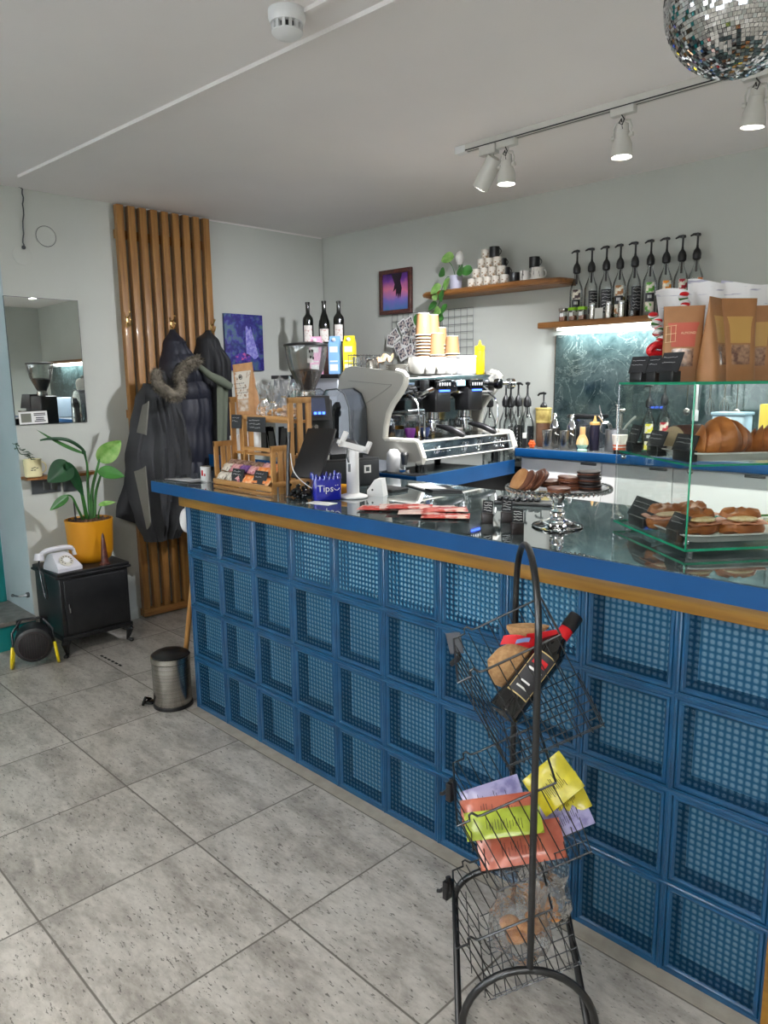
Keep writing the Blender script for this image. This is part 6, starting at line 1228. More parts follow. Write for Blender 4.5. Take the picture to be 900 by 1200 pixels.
hang('white spatula hanging on the rail behind the glass case', 1.36, 'spatula'); hang('left balloon whisk hanging on the rail', 1.43, 'whisk'); hang('right balloon whisk hanging on the rail', 1.50, 'whisk'); hang('steel spoon hanging left of the spatula', 1.315, 'spoon'); hang('steel spoon hanging right of the whisks', 1.56, 'spoon')
t2 = thing('storage_box', 'pale blue clear lidded box on the back counter behind the croissants', 'box', (1.60, 2.02, BZ)); m = MB(); m.box(-.075, .075, -.06, .06, 0, .20, .012); m.build('box', mat('frosted_blue', rgb(176, 198, 212), .35), t2); m = MB(); m.box(-.08, .08, -.065, .065, .2005, .215, .006); m.build('lid', mat('frosted_lid', rgb(150, 176, 190), .4), t2); m = MB(); m.box(-.018, .018, -.0612, -.0602, .05, .19); m.build('white_strip', M['white'], t2)
t2 = thing('speckled_box', 'tall yellow carton with pale edge behind the croissants', 'carton', (1.79, 2.0, BZ), .2); m = MB(); m.box(-.055, .055, -.035, .035, 0, .255, .003); m.build('box', mat('yellow_carton_box', rgb(222, 194, 74), .5), t2); m = MB(); m.box(-.0565, -.0552, -.034, .034, .002, .253); m.build('pale_side', M['paper'], t2)
t2 = thing('blue_lidded_jar', 'dark jar with a bright blue lid seen through the glass case', 'jar', (1.475, 1.93, BZ)); m = MB(); m.lathe([(.001, 0), (.034, 0), (.036, .003), (.036, .11), (.001, .11)], n=26); m.build('jar', M['smoke'], t2); m = MB(); m.lathe([(.037, .1105), (.037, .124), (.001, .125)], n=26); m.build('lid', mat('blue_lid', rgb(30, 70, 190), .35), t2)
m = MB(); m.box(1.9, 2.5, 1.90, 2.08, BZ, BZ + .05, .006); o = m.build('steel_hob', M['steel_d']); tag(o, 'low steel hob on the back counter at the right edge', 'hob')
# seen in the wall mirror: things farther along the back wall
t2 = thing('appliance', 'pale blue toaster oven far right on the back counter, seen only in the mirror', 'appliance', (3.55, 2.02, BZ)); m = MB(); m.box(-.17, .17, -.14, .13, 0, .24, .03); m.build('body', mat('pale_blue_enamel', rgb(168, 186, 204), .3), t2); m = MB(); m.box(-.10, .15, -.143, -.1405, .03, .20, .01); m.build('window', M['black_gloss'], t2)

# ---------------------------------------------------------------- glass display case on the bar
K0 = V(2.216, .090, T); L0 = V(1.908, .326, T)
ea = (L0 - K0).normalized(); eb = V(-ea.y, ea.x, 0) * -1.0
eb = V(.61, .79, 0)
LA = .404; LB = .50; ZT = .418; ZM = .222
t = thing('display_case', 'two tier clear glass pastry case at the right end of the bar', 'display case', K0)
def q_(a, b, z): return ea * a + eb * b + V(0, 0, z)
lean = lambda z: (-.0, .0)
def slab(name, z, th, mt, emt=None, a0=0, a1=LA, b0=0, b1=LB):
    m = MB(); m.hexa([q_(a0, b0, z), q_(a1, b0, z), q_(a1, b1, z), q_(a0, b1, z)], [q_(a0, b0, z + th), q_(a1, b0, z + th), q_(a1, b1, z + th), q_(a0, b1, z + th)]); m.build(name, mt, t)
    m = MB(); e = .0016
    for A, B in ((q_(a0, b0, z), q_(a1, b0, z)), (q_(a0, b0, z), q_(a0, b1, z)), (q_(a1, b0, z), q_(a1, b1, z)), (q_(a0, b1, z), q_(a1, b1, z))):
        d = (B - A).normalized(); n = V(-d.y, d.x, 0) * e
        m.hexa([A - n, B - n, B + n, A + n], [A - n + V(0, 0, th), B - n + V(0, 0, th), B + n + V(0, 0, th), A + n + V(0, 0, th)])
    m.build(name + '_edge', M['glassedge'], t)
slab('base_pane', .014, .006, M['caseglass']); slab('shelf_pane', ZM, .005, M['caseglass'], None, .006, LA - .006, .006, LB - .006); slab('top_pane', ZT, .006, M['caseglass'])
m = MB()
for a, b in ((.03, .03), (LA - .03, .03), (.03, LB - .03), (LA - .03, LB - .03)): c = q_(a, b, 0); m.cyl(c, c + V(0, 0, .014), .008, n=12)
m.build('glass_feet', M['clear2'], t)
def pane(name, A, B, z0, z1, th=.0022):
    m = MB(); d = (B - A).normalized(); n = V(-d.y, d.x, 0) * th
    m.hexa([A - n + V(0, 0, z0), B - n + V(0, 0, z0), B + n + V(0, 0, z0), A + n + V(0, 0, z0)], [A - n + V(0, 0, z1), B - n + V(0, 0, z1), B + n + V(0, 0, z1), A + n + V(0, 0, z1)]); m.build(name, M['caseglass'], t)
O = V(0, 0, 0)
pane('front_pane', q_(.001, .002, 0), q_(LA - .001, .002, 0), .0205, ZT - .0005); pane('side_pane', q_(LA - .002, .006, 0), q_(LA - .002, LB, 0), .0205, ZT - .0005); pane('side_pane', q_(.002, .006, 0), q_(.002, LB, 0), .0205, ZT - .0005)
for a, b in ((0, 0), (LA, 0), (LA, LB), (0, LB)):
    m = MB(); c = q_(a, b, 0); m.box(c.x - .0018, c.x + .0018, c.y - .0018, c.y + .0018, .0205, ZT - .0005); m.build('corner_seam', M['glassedge'] if (a, b) == (0, 0) else M['clear2'], t)
m = MB()
for a, b in ((.02, .012), (LA - .02, .012)):
    for z in (.03, ZM - .012): c = q_(a, b, z); m.ball(c, .008, n=8)
m.build('chrome_clips', M['chrome'], t)
def C_(a, b, z): return K0 + q_(a, b, z)
rzc = math.atan2(eb.y, eb.x)
def tray(label, a, b, z, w, l):
    o = MB(); rr_ = []
    for k, (s, h) in enumerate(((.80, 0), (.86, .002), (.94, .016), (1.0, .02), (1.0, .024), (.97, .024), (.92, .019), (.84, .006))):
        rr_.append([(l / 2 * s * math.copysign(abs(math.cos(u)) ** .35, math.cos(u)), w / 2 * s * math.copysign(abs(math.sin(u)) ** .35, math.sin(u)), h) for u in [2 * PI * i / 40 for i in range(40)]])
    o.loft(rr_); x = o.build('serving_tray', M['white_gloss']); x.location = C_(a, b, z); x.rotation_euler = (0, 0, rzc); tag(x, label, 'tray', 'white trays in the glass case'); return x
tray('white tray under the croissants on the upper tier', .14, .20, ZM + .0055, .21, .34)
tray('white tray under the filled croissants on the lower tier', .15, .17, .0205, .22, .30)
def croissant(label, loc, rz, L_, r, tilt=0, cat='croissant'):
    t_ = MB(); n = 60; ring = []; ns = 22
    for i in range(n + 1):
        u = i / n; a = (u - .5) * 2.0; R = L_ * .55
        c = V(R * math.sin(a * .95), R * (1 - math.cos(a * .95)) * .9, 0); tx = V(math.cos(a * .95), math.sin(a * .95), 0).normalized(); nx = V(-tx.y, tx.x, 0)
        step = (abs(u - .5) * 2 * 4.2) % 1.0
        q = r * (1 - (abs(u - .5) * 2) ** 1.7) ** .55 if abs(u - .5) < .5 else .05 * r
        q = max(q * (1.0 - .2 * step), r * .10)
        ring.append([c + nx * (q * math.cos(2 * PI * k / ns + .0)) + V(0, 0, q * .86 + q * .86 * math.sin(2 * PI * k / ns)) + V(0, 0, 0) for k in range(ns)])
    t_.loft(ring); o = t_.build('croissant', M['crois']); o.location = loc; o.rotation_euler = (tilt, 0, rz); tag(o, label, cat, 'croissants in the glass case'); return o
croissant('large plain croissant on the upper tier, at the left of the tray', C_(.085, .125, ZM + .0135), rzc + .15, .185, .060)
croissant('second croissant on the upper tier, at the right edge of the photo', C_(.14, .30, ZM + .0135), rzc - .3, .15, .048)
def filled(label, a, b, seed, egg):
    t_ = thing('filled_croissant', label, 'filled croissant', C_(a, b, .029), rzc + seed * .2, 'filled croissants on the lower tier')
    m = MB(); m.loft([[(.062 * s * math.cos(u), .034 * s * math.sin(u), z + .004 * math.sin(5 * u)) for u in [2 * PI * i / 24 for i in range(24)]] for s, z in ((.6, 0), (.95, .006), (1, .018), (.9, .028), (.5, .032))]); m.build('bottom_half', M['crois'], t_)
    m = MB(); m.sheet(lambda u, v: ((u - .5) * .12, (v - .5) * .075, .033 + .004 * math.sin(u * 17 + seed) * math.sin(v * 8)), 16, 8, .003); m.build('ham_slice', mat('ham', rgb(206, 140, 110), .5), t_)
    m = MB(); m.ball((.0, -.008, .04), .036, sx=1.1, sy=.75, sz=.24); m.build('egg_top', mat('melted_cheese', rgb(232, 216, 176), .45, col2=rgb(206, 170, 110), nscale=50, bump=.4), t_) if egg else m.build('cream_top', M['cream'], t_)
    m = MB(); m.M = Matrix.Translation((0, .012, .040)) @ Euler((.2, 0, 0)).to_matrix().to_4x4(); m.loft([[(.055 * s * math.cos(u), .026 * s * math.sin(u), z + .003 * math.sin(6 * u)) for u in [2 * PI * i / 24 for i in range(24)]] for s, z in ((.7, 0), (1, .006), (.9, .018), (.4, .024))]); m.build('top_half', M['crois'], t_)
filled('filled croissant at the front left corner of the lower tray', .22, .07, 0, False); filled('filled croissant in the middle of the lower tray', .13, .11, 1, True); filled('filled croissant at the right of the lower tray', .12, .22, -1, True); filled('filled croissant behind the lower chalk signs', .24, .16, 2, False)
# loaf slice at the left of the upper tier
t2 = thing('roll_cake', 'pale swiss roll end lying on the upper tier behind black signs', 'roll cake', C_(.27, .14, ZM + .0055), rzc + .35)
m = MB(); m.lathe([(.001, -.05), (.038, -.05), (.040, -.046), (.040, .046), (.038, .05), (.001, .05)], (0, 0, .040), axis=(1, 0, 0), n=30); m.build('sponge', M['choc'], t2)
m = MB(); m.lathe([(.001, -.0515), (.037, -.0515), (.037, -.0505), (.001, -.0505)], (0, 0, .040), axis=(1, 0, 0), n=30); m.build('cut_face', M['cream'], t2)
# black price signs in and on the case
def tent(label, a, b, z, w, h, rz=0.0, tilt=-.35, seed=0):
    s = thing('price_tag', label, 'price tag', C_(a, b, z), math.atan2(-ea.y, -ea.x) + rz, 'black price tags of the glass case')
    m = MB(); m.box(-w * .35, w * .35, -.014, .014, 0, .028, .002); m.build('base_block', M['black'], s)
    m = MB(); R = Matrix.Translation((0, -.008, .024)) @ Euler((tilt, 0, 0)).to_matrix().to_4x4(); m.M = R; m.box(-w / 2, w / 2, -.0015, .0015, 0, h); m.build('board', M['chalk'], s)
    m = MB(); m.M = R; r_ = random.Random(seed)
    for k in range(2):
        x = -w * .4
        while x < w * .25: l = r_.uniform(.002, .005); m.tube([(x, -.002, h * (.75 - .25 * k)), (x + l, -.002, h * (.75 - .25 * k) + r_.uniform(-.002, .002))], .0006, 4); x += l + .002
    m.build('chalk_writing', M['chalkink'], s)
tent('black price tag at the left end of the upper tier', .36, .03, ZM + .0055, .06, .055, seed=1); tent('middle black price tag of the upper tier', .235, .035, ZM + .0055, .085, .045, seed=2); tent('black price tag of the upper tier nearest the case corner', .09, .035, ZM + .0055, .10, .045, seed=3)
tent('large black price tag at the left end of the lower tier', .30, .03, .0205, .13, .06, .0, -.5, 4); tent('black price tag of the lower tier nearest the case corner', .10, .03, .0205, .08, .05, .0, -.5, 5)
ZC = ZT + .0065
tent('leftmost black price tag on top of the glass case', .372, .040, ZC, .058, .05, .45, seed=6); tent('middle black price tag on top of the glass case, beside the candy canes', .300, .050, ZC, .045, .05, .35, seed=7); tent('black price tag in front of the almond pouch on top of the case', .205, .045, ZC, .072, .055, .25, seed=8)
REDL = mat('terracotta_label', rgb(186, 84, 62), .5); GOLD = mat('gold_label', rgb(190, 150, 84), .4); WIN = mat('pouch_window', rgb(90, 60, 50), .2, col2=rgb(190, 150, 120), nscale=60, coat=.6)
LABEL_T = [('front_label', .46, .78, -.47, .47, REDL, .0012), ('clear_window', .14, .44, -.44, .44, WIN, .0010)]
def kp(label, px_, dep, rz, w, h, d, lab, rot=None, tb=0): 
    parts = [('front_label', .46, .78, -.46, .46, lab, .0012), ('clear_window', .20, .44, -.30, .30, WIN, .0010)]
    return pouch('coffee_pouch', label, px_, rz, w, h, d, M['kraft_d'], parts, cat='pouch', group='kraft pouches on the glass case', topbend=tb)
fz = K0.z + ZC
def at_(a, b): p = C_(a, b, ZC); return (p.x, p.y, p.z)
vw = math.atan2((2.95025, -1.67412, 1.49825)[1] - .3, (2.95025, -1.67412, 1.49825)[0] - 2.0) + PI / 2      # pouches face the customers
p1 = kp('kraft pouch with terracotta label and white ALMOND lettering, leftmost on the case', at_(.268, .110), 0, vw + .05, .105, .2, .05, REDL)
p2 = kp('narrow folded kraft pouch with gold label, second on the case', at_(.208, .165), 0, vw + 1.15, .10, .215, .06, GOLD, tb=.0)
p3 = kp('kraft pouch with gold label turned sideways, third on the case', at_(.222, .238), 0, vw + .45, .10, .215, .055, GOLD)
p4 = kp('rightmost kraft pouch with gold label on the case', at_(.262, .310), 0, vw + .1, .115, .2, .055, GOLD)
m = MB(); y_ = -.0175; z0, z1 = .104, .146
for a in ((-.040, z0), (-.040, z1), (-.024, z0), (-.024, z1)): pass
for x0, x1, za, zb in ((-.044, -.044, z0, z1), (-.020, -.020, z0 + .004, z1 + .004), (-.032, -.032, z0, z1)): m.tube([(x0, y_ - .001, za), (x1, y_ - .001, zb)], .0009, 4)
for z in (z0, (z0 + z1) / 2, z1): m.tube([(-.046, y_ - .001, z), (-.018, y_ - .001, z + .003)], .0009, 4)
m.build('label_emblem', mat('cream_print', rgb(236, 206, 160), .6), p1)
text('ALMOND', .0088, p1, mat('cream_letters', rgb(240, 214, 176), .6), (.012, -.0185, .128), (PI / 2 - .12, 0, 0))
# candy canes with a red ribbon and white papers behind
t2 = thing('candy_cane_bundle', 'twisted red, green and white candy canes tied with a red ribbon', 'candy canes', at_(.355, .115))
cmats = [M['red'], M['white'], M['green']]
for k, (dx, h) in enumerate(((-.012, .135), (.0, .145), (.012, .175))):
    m = MB(); c0 = V(dx * ex.x, dx * ex.y, .03); m.mi = 0
    for s in range(26):
        z = .07 + s * (h - .07) / 26; x = dx * (1 + s * .06) ; m.mi = (0, 1, 1, 2, 1)[s % 5]; a = s * .9
        m.ball(ex * (x + .004 * math.cos(a)) + ey * (.004 * math.sin(a)) + V(0, 0, z), .0092, sz=.55, n=8)
    m.build('candy_cane', cmats, t2)
for k, dx in enumerate((-.010, 0, .011)):
    m = MB(); m.cyl(ex * dx + V(0, 0, 0), ex * dx * 1.2 + V(0, 0, .075), .005, n=10); m.build('stick', M['white'], t2)
m = MB(); P = spline([ex * -.0 + V(0, 0, .066) - ey * .012, ex * -.03 + V(0, 0, .072) - ey * .02, ex * -.042 + V(0, 0, .06) - ey * .018, ex * -.02 + V(0, 0, .054) - ey * .016, ex * .0 + V(0, 0, .064) - ey * .014], 6); m.tube(P, .008, 8)
P = spline([ex * .0 + V(0, 0, .066) - ey * .012, ex * .02 + V(0, 0, .076) - ey * .018, ex * .034 + V(0, 0, .064) - ey * .016, ex * .0 + V(0, 0, .062) - ey * .014], 6); m.tube(P, .007, 8)
m.sheet(lambda u, v: ex * (-.018 + .008 * u + .006 * math.sin(v * 3)) - ey * .018 + V(0, 0, .064 - .05 * v), 3, 8, .0015); m.sheet(lambda u, v: ex * (.014 + .007 * u - .004 * v) - ey * .018 + V(0, 0, .064 - .045 * v), 3, 8, .0015)
m.build('ribbon', M['red'], t2); t2.scale = (1.4, 1.4, 1.4)
for k, (a, b, w, h, tl, lb) in enumerate(((.380, .19, .11, .255, -.35, 'left crumpled white printed paper standing behind the candy canes'), (.372, .235, .10, .28, .0, 'middle white printed paper sticking up behind the candy canes'), (.36, .33, .15, .275, .2, 'long white printed paper behind the kraft pouches'))):
    m = MB(); m.sheet(lambda u, v: ex * ((u - .5) * w + tl * v * .12) + ey * (.01 * math.sin(u * 5 + k) + .01 * v) + V(0, 0, v * h + .008 * math.sin(u * 4 + k) * v), 12, 8, .0008); o = m.build('receipt_paper', M['receipt'], None); o.location = at_(a, b); tag(o, lb, 'paper', 'white papers behind the candy canes')

# ---------------------------------------------------------------- black wire rack in the foreground
rn = V(2.170, -.475, 0)      # near pole
rd = V(-.6745, .738, 0).normalized()     # towards the bar
rw = V(-rd.y, rd.x, 0) * -1; rw = V(.673, .74, 0).normalized(); rw = (rw - rd * rw.dot(rd)).normalized()
GAP = .345; ZA = .245
t = thing('wire_rack', 'free standing black wire rack with three tilted baskets in front of the bar', 'wire rack', (rn.x, rn.y, 0))
def r_(w, d, z): return rw * w + rd * d + V(0, 0, z)
m = MB(); TOPZ = .992
P = [r_(0, 0, ZA), r_(0.0, 0, .6), r_(0.0, 0, TOPZ)] + [r_(0, GAP / 2 - GAP / 2 * math.cos(PI * k / 16), TOPZ + .15 * math.sin(PI * k / 16)) for k in range(1, 16)] + [r_(0, GAP, TOPZ), r_(0, GAP, .6), r_(0, GAP, ZA)]
m.tube(P, .0075, 12); m.build('pole_loop', M['black_metal'], t)
HW = .145
near = [r_(-HW - .006, 0, 0), r_(-HW, 0, .09)] + [r_(-HW * math.cos(PI * k / 18), 0, .10 + (ZA - .10) * math.sin(PI * k / 18)) for k in range(0, 19)] + [r_(HW, 0, .09), r_(HW + .006, 0, 0)]
m = MB(); m.tube(near, .0085, 12); m.build('base_arch', M['black_metal'], t)
far = [r_(-HW - .004, .02, 0), r_(-HW - .004, .03, .012), r_(-HW, GAP - .02, .135)] + [r_(-HW * math.cos(PI * k / 18), GAP, .15 + (ZA - .15) * math.sin(PI * k / 18)) for k in range(0, 19)] + [r_(HW, GAP - .02, .135), r_(HW + .004, .03, .012), r_(HW + .004, .02, 0)]
m = MB(); m.tube(far, .0085, 12); m.build('base_arch', M['black_metal'], t)
# baskets
TH = math.radians(27)
bd = V(math.cos(2.30), math.sin(2.30), 0); bw_ = V(bd.y, -bd.x, 0)
e1 = bw_ * math.cos(TH) + V(0, 0, 1) * math.sin(TH); e2 = bw_ * math.sin(TH) - V(0, 0, 1) * math.cos(TH)
def basket(z0, HT, name='basket'):
    Bk = bpy.data.objects.new(name, None); COL.objects.link(Bk); Bk.parent = t; Bk.empty_display_size = .05
    O_ = V(2.015, -.535, z0) - rn
    def p(a, b, c): return O_ + e1 * a + e2 * b + bd * c
    LN, d0, d1 = .235, .0, .27
    m = MB()
    # rim rail with little hooks
    def side(c):
        return [p(0, 0, c), p(.03, 0, c), p(.034, -.012, c), p(.042, -.014, c), p(.05, -.002, c), p(.06, 0, c), p(LN * .8, 0, c), p(LN, 0, c)]
    m.tube(side(d0) + [p(LN, 0, (d0 + d1) / 2)] + side(d1)[::-1] + [p(-.005, .01, (d0 + d1) / 2)], .0027, 6, closed=True); m.build('rim', M['black_metal'], Bk)
    m = MB(); wr = .0014
    for k in range(9):
        a = .012 + (LN - .02) * k / 8; b = HT - .02 - (.0 if k < 8 else 0)
        m.tube([p(a, 0, d0), p(a, b, d0), p(a + .004, b + .02, d0 + .02), p(a + .004, b + .02, d1 - .02), p(a, b, d1), p(a, 0, d1)], wr, 5)
    for b in (HT - .02,):
        for c in (d0, d1): m.tube([p(0.005, b, c), p(LN, b, c)], wr, 5)
    for c in [d0 + .03 + (d1 - d0 - .06) * k / 5 for k in range(6)]:
        m.tube([p(0, .004, c), p(.004, HT - .02, c), p(.01, HT, c), p(LN * .98, HT, c), p(LN, HT - .03, c)], wr, 5)
    for b in (.07, .14): m.tube([p(.003, b, d0), p(.003, b, d1)], wr, 5)
    m.build('wires', M['black_metal'], Bk)
    return lambda a, b, c: rn + p(a, b, c)
Bz = (0.8747, 0.544, 0.2406)
BB = [basket(z, h) for z, h in zip(Bz, (.235, .20, .17))]
# bottle in the top basket
f = BB[0]; A = V((2.017, -0.3782, 0.7531)); Bn = V((2.0709, -0.1606, 0.9441)); ax = (Bn - A).normalized()
t2 = thing('wine_bottle', 'dark bottle with black and red label lying in the top basket', 'bottle', A)
gl = mat('dark_bottle_glass', rgb(10, 10, 12), .08, coat=.5)
m = MB(); Lb = (Bn - A).length
m.lathe([(.001, .006), (.02, .002), (.034, 0), (.0375, .004), (.0375, Lb * .60), (.034, Lb * .66), (.021, Lb * .74), (.0155, Lb * .78), (.0145, Lb * .86)], axis=ax, n=36); m.build('glass', gl, t2)
m = MB(); m.lathe([(.0165, Lb * .74), (.0175, Lb * .745), (.0165, Lb * .85), (.0155, Lb * .86)], axis=ax, n=30); m.build('red_sleeve', M['red'], t2)
m = MB(); m.lathe([(.0165, Lb * .86), (.018, Lb * .862), (.018, Lb * .99), (.016, Lb), (.001, Lb)], axis=ax, n=30); m.build('cap', M['black'], t2)
view = (V((2.95025, -1.67412, 1.49825)) - A).normalized(); nx = (view - ax * view.dot(ax)).normalized(); ny = ax.cross(nx)
def lab(name, z0, z1, a0, a1, mt, r=.0380, n=16):
    m = MB(); m.sheet(lambda u, v: ax * (z0 + (z1 - z0) * v) + (nx * math.cos(a0 + (a1 - a0) * u) + ny * math.sin(a0 + (a1 - a0) * u)) * r, n, 2, .0004); return m.build(name, mt, t2)
goldm = mat('gold_print', rgb(200, 176, 120), .35)
lab('label_border', Lb * .16, Lb * .56, -.75, .75, goldm); lb_ = lab('label', Lb * .17, Lb * .55, -.68, .68, mat('charcoal_label', rgb(44, 44, 48), .5), .0384)
lab('red_stripe', Lb * .44, Lb * .50, -.5, .4, M['red'], .0388); lab('title_line', Lb * .385, Lb * .405, -.45, .45, M['paper'], .0388); lab('text_line', Lb * .27, Lb * .285, -.35, .25, M['paper'], .0388); lab('text_line', Lb * .22, Lb * .235, -.4, .3, M['offwhite'], .0388)
# burlap pouch with red ribbon
c = V((1.9806, -0.2734, 0.8576))
t2 = thing('burlap_pouch', 'burlap pouch tied with a red ribbon in the top basket', 'pouch', c)
cr = rw; up = (V(0, 0, 1) + cr * .35).normalized(); dp = rd
m = MB(); rnd = random.Random(6); rings = []
for z, w, d in ((-.088, .01, .008), (-.078, .032, .022), (-.05, .055, .034), (-.015, .066, .04), (.012, .05, .032), (.027, .025, .018), (.036, .016, .012), (.046, .028, .017), (.066, .045, .022), (.074, .048, .02)):
    rings.append([cr * (w * math.cos(a) * (1 + .07 * math.sin(4 * a + z * 30)) - .25 * z * 0) + dp * (d * math.sin(a) * (1 + .06 * math.sin(5 * a))) + up * z for a in [2 * PI * i / 26 for i in range(26)]])
m.loft(rings); m.build('sack', M['burlap'], t2)
m = MB(); m.tube([cr * .02 * math.cos(a) + dp * .016 * math.sin(a) + up * .034 for a in [2 * PI * i / 16 for i in range(17)]], .004, 8)
m.build('tie', M['burlap'], t2)
m = MB(); m.sheet(lambda u, v: cr * (-.055 + .085 * u) - dp * (.028 + .012 * math.sin(u * 3)) + up * (.034 + .024 * v + .006 * math.sin(u * 5)) , 10, 4, .002); m.sheet(lambda u, v: cr * (.0 + .07 * u) - dp * (.022 - .006 * u) + up * (.04 + .02 * v + .01 * u), 8, 3, .002); m.build('ribbon', M['red'], t2)
m = MB(); m.sheet(lambda u, v: cr * (-.025 + .03 * u) - dp * (.0345 + .010 * math.sin((u * .35 + .35) * 3)) + up * (.042 + .011 * v + .006 * math.sin(u * 2)), 6, 2, .0008); m.build('ribbon_tag', mat('pale_blue_tag', rgb(120, 140, 190), .5), t2)
# price card clipped to the left end of the top basket
c = V((1.8119, -0.3018, 0.8484))
t2 = thing('price_card', 'dark grey price card clipped to the left end of the top basket', 'price card', c)
n_ = (rw * -.45 - rd * .9).normalized(); ux = n_.cross(V(0, 0, 1)).normalized() * -1
m = MB(); m.prism([(-.024, -.022), (.013, -.030), (.026, .022), (-.013, .032)], .003, (0, 0, 0), -ux, V(0, 0, 1)); m.build('card', mat('slate_card', rgb(74, 76, 82), .5), t2)
m = MB(); m.tube([ux * .01 + V(0, 0, -.02), ux * .014 + V(0, 0, -.04), -ux * .01 + V(0, 0, -.06)], .004, 8); m.tube([ux * .014 + V(0, 0, -.03), -ux * .01 + V(0, 0, -.055)], .006, 8); m.build('clip', M['black'], t2)
for z, u, v, dd in ((1, 526, 935, 1.80), (2, 522, 1040, 1.9)):
    c = V(((1.8597, -0.37, 0.497), (1.8585, -0.3803, 0.2289))[z - 1]); t2 = thing('basket_clip', ('black clip on the left end of the middle basket', 'black clip on the left end of the lowest basket')[z - 1], 'clip', c)
    m = MB(); m.tube([ux * .0 + V(0, 0, .03), ux * .008 + V(0, 0, .0), -ux * .004 + V(0, 0, -.03)], .007, 8); m.box(-.008, .008, -.014, .014, -.028, .02, .003); m.build('jaw', M['black'], t2)
    m = MB(); m.tube([-ux * .002 + V(0, 0, .004), -ux * .022 + V(0, 0, -.018), -ux * .03 + V(0, 0, -.02)], .005, 8); m.build('lever', M['black'], t2)
# packets in the middle basket
LAV = mat('lavender_packet', rgb(160, 156, 196), .3, col2=rgb(120, 116, 164), nscale=30, nstretch=(1, 1, 1), lo=.45, hi=.6, coat=.3); TER = mat('terracotta_packet', rgb(196, 112, 88), .3, col2=rgb(170, 84, 64), nscale=16, coat=.3); LIM = mat('lime_packet', rgb(176, 192, 62), .3, col2=rgb(140, 156, 44), nscale=20, coat=.3); YEL = mat('yellow_packet', rgb(214, 200, 44), .3, col2=rgb(176, 166, 34), nscale=20, coat=.3)
def packet(label, cpx, L_, w, mt, ang, curl, seed, h=.016):
    """long flat snack packet lying across the basket; ang is its slope, curl bends its ends"""
    t_ = thing('snack_packet', label, 'packet', cpx, 0, 'flat snack packets in the middle basket')
    lx = (rw * math.cos(ang) + V(0, 0, 1) * math.sin(ang)); nrm = (rd * -.62 + V(0, 0, 1) * .78).normalized(); nrm = (nrm - lx * nrm.dot(lx)).normalized(); ly = nrm.cross(lx)
    m = MB(); rnd = random.Random(seed); j = [[rnd.uniform(-.0012, .0012) for _ in range(9)] for _ in range(17)]
    for s in (1, -1):
        def fn(u, v, s=s):
            e = min(1, max(0, (min(u, 1 - u) - .05) / .2)) ** .6; q = math.sin(PI * v) ** .5 if 0 < v < 1 else 0
            return lx * ((u - .5) * L_) + ly * ((v - .5) * w) + nrm * (s * h * .5 * e * q + curl * (v - .5) ** 2 * w + (j[int(u * 16 + .5)][int(v * 8 + .5)] if 0 < v < 1 else 0))
        m.sheet(fn, 16, 8)
    m.build('film', mt, t_)
    m = MB(); rnd = random.Random(seed + 1)
    for k in range(13):
        u = .28 + k * .038; a = rnd.uniform(.2, .35); b = a + rnd.uniform(.15, .42)
        def g(v, u=u): e = min(1, max(0, (min(u, 1 - u) - .05) / .2)) ** .6; return lx * ((u - .5) * L_) + ly * ((v - .5) * w) + nrm * (h * .5 * e * math.sin(PI * v) ** .5 + .0016 + curl * (v - .5) ** 2 * w)
        m.tube([g(a), g((a + b) / 2), g(b)], .0006, 4)
    m.box(*[0] * 6) if False else None
    m.build('printed_lines', M['ink'], t_)
packet('lavender packet at the upper left of the middle basket', V((1.9585, -0.3295, 0.4909)), .15, .085, LAV, .35, .2, 1)
packet('yellow packet sticking up at the upper right of the middle basket', V((2.0664, -0.2368, 0.5409)), .12, .10, YEL, .75, .1, 2)
packet('second yellow packet below the upper right one', V((2.083, -0.2157, 0.5006)), .11, .09, YEL, .5, .1, 3)
packet('terracotta packet curling over the left rim of the middle basket', V((2.0118, -0.3847, 0.5159)), .17, .058, TER, .16, .3, 4)
packet('lime green packet in the middle of the basket front', V((2.0416, -0.4018, 0.5002)), .175, .064, LIM, .15, .3, 5)
packet('lavender packet at the right of the middle basket', V((2.0973, -0.2373, 0.4714)), .125, .09, LAV, .45, .2, 6)
packet('terracotta packet lowest in the middle basket', V((2.0593, -0.3575, 0.433)), .20, .09, TER, .2, .3, 7, .03)
# cellophane bags of cookies in the lowest basket
def cbag(label, c, r, h, seed):
    t_ = thing('cookie_bag', label, 'bag of cookies', c, 0, 'clear bags in the lowest basket'); rnd = random.Random(seed)
    m = MB()
    for k in range(9): a = rnd.uniform(0, 6.3); q = rnd.uniform(.2, .7) * r; m.ball((q * math.cos(a), q * math.sin(a), .02 + rnd.uniform(0, h * .3)), rnd.uniform(.016, .026), sx=1, sy=1.1, sz=.5, n=7)
    m.build('cookies', mat('orange_cookies', rgb(226, 164, 96), .6, col2=rgb(196, 120, 60), nscale=40), t_)
    m = MB(); n = 34; ph = [rnd.uniform(0, 6) for _ in range(4)]; rings = []
    for q, z in [(.4, -.02), (.9, .03), (1.05, .25), (.98, .5), (.8, .72), (.9, .9), (1.0, 1.0)]:
        rings.append([(r * q * (1 + .13 * math.sin(4 * a + ph[0] + z * 3) + .08 * math.sin(9 * a + ph[1] - z * 4)) * math.cos(a), r * q * (1 + .13 * math.sin(4 * a + ph[0] + z * 3) + .08 * math.sin(7 * a + ph[2])) * math.sin(a) * .8, h * z + .02 * z * math.sin(3 * a + ph[3])) for a in [2 * PI * i / n for i in range(n)]])
    m.loft(rings, caps=False); m.build('cellophane_film', M['cellophane'], t_)
cbag('clear bag of orange cookies at the front of the lowest basket', V((2.0741, -0.377, 0.1787)), .065, .17, 1)
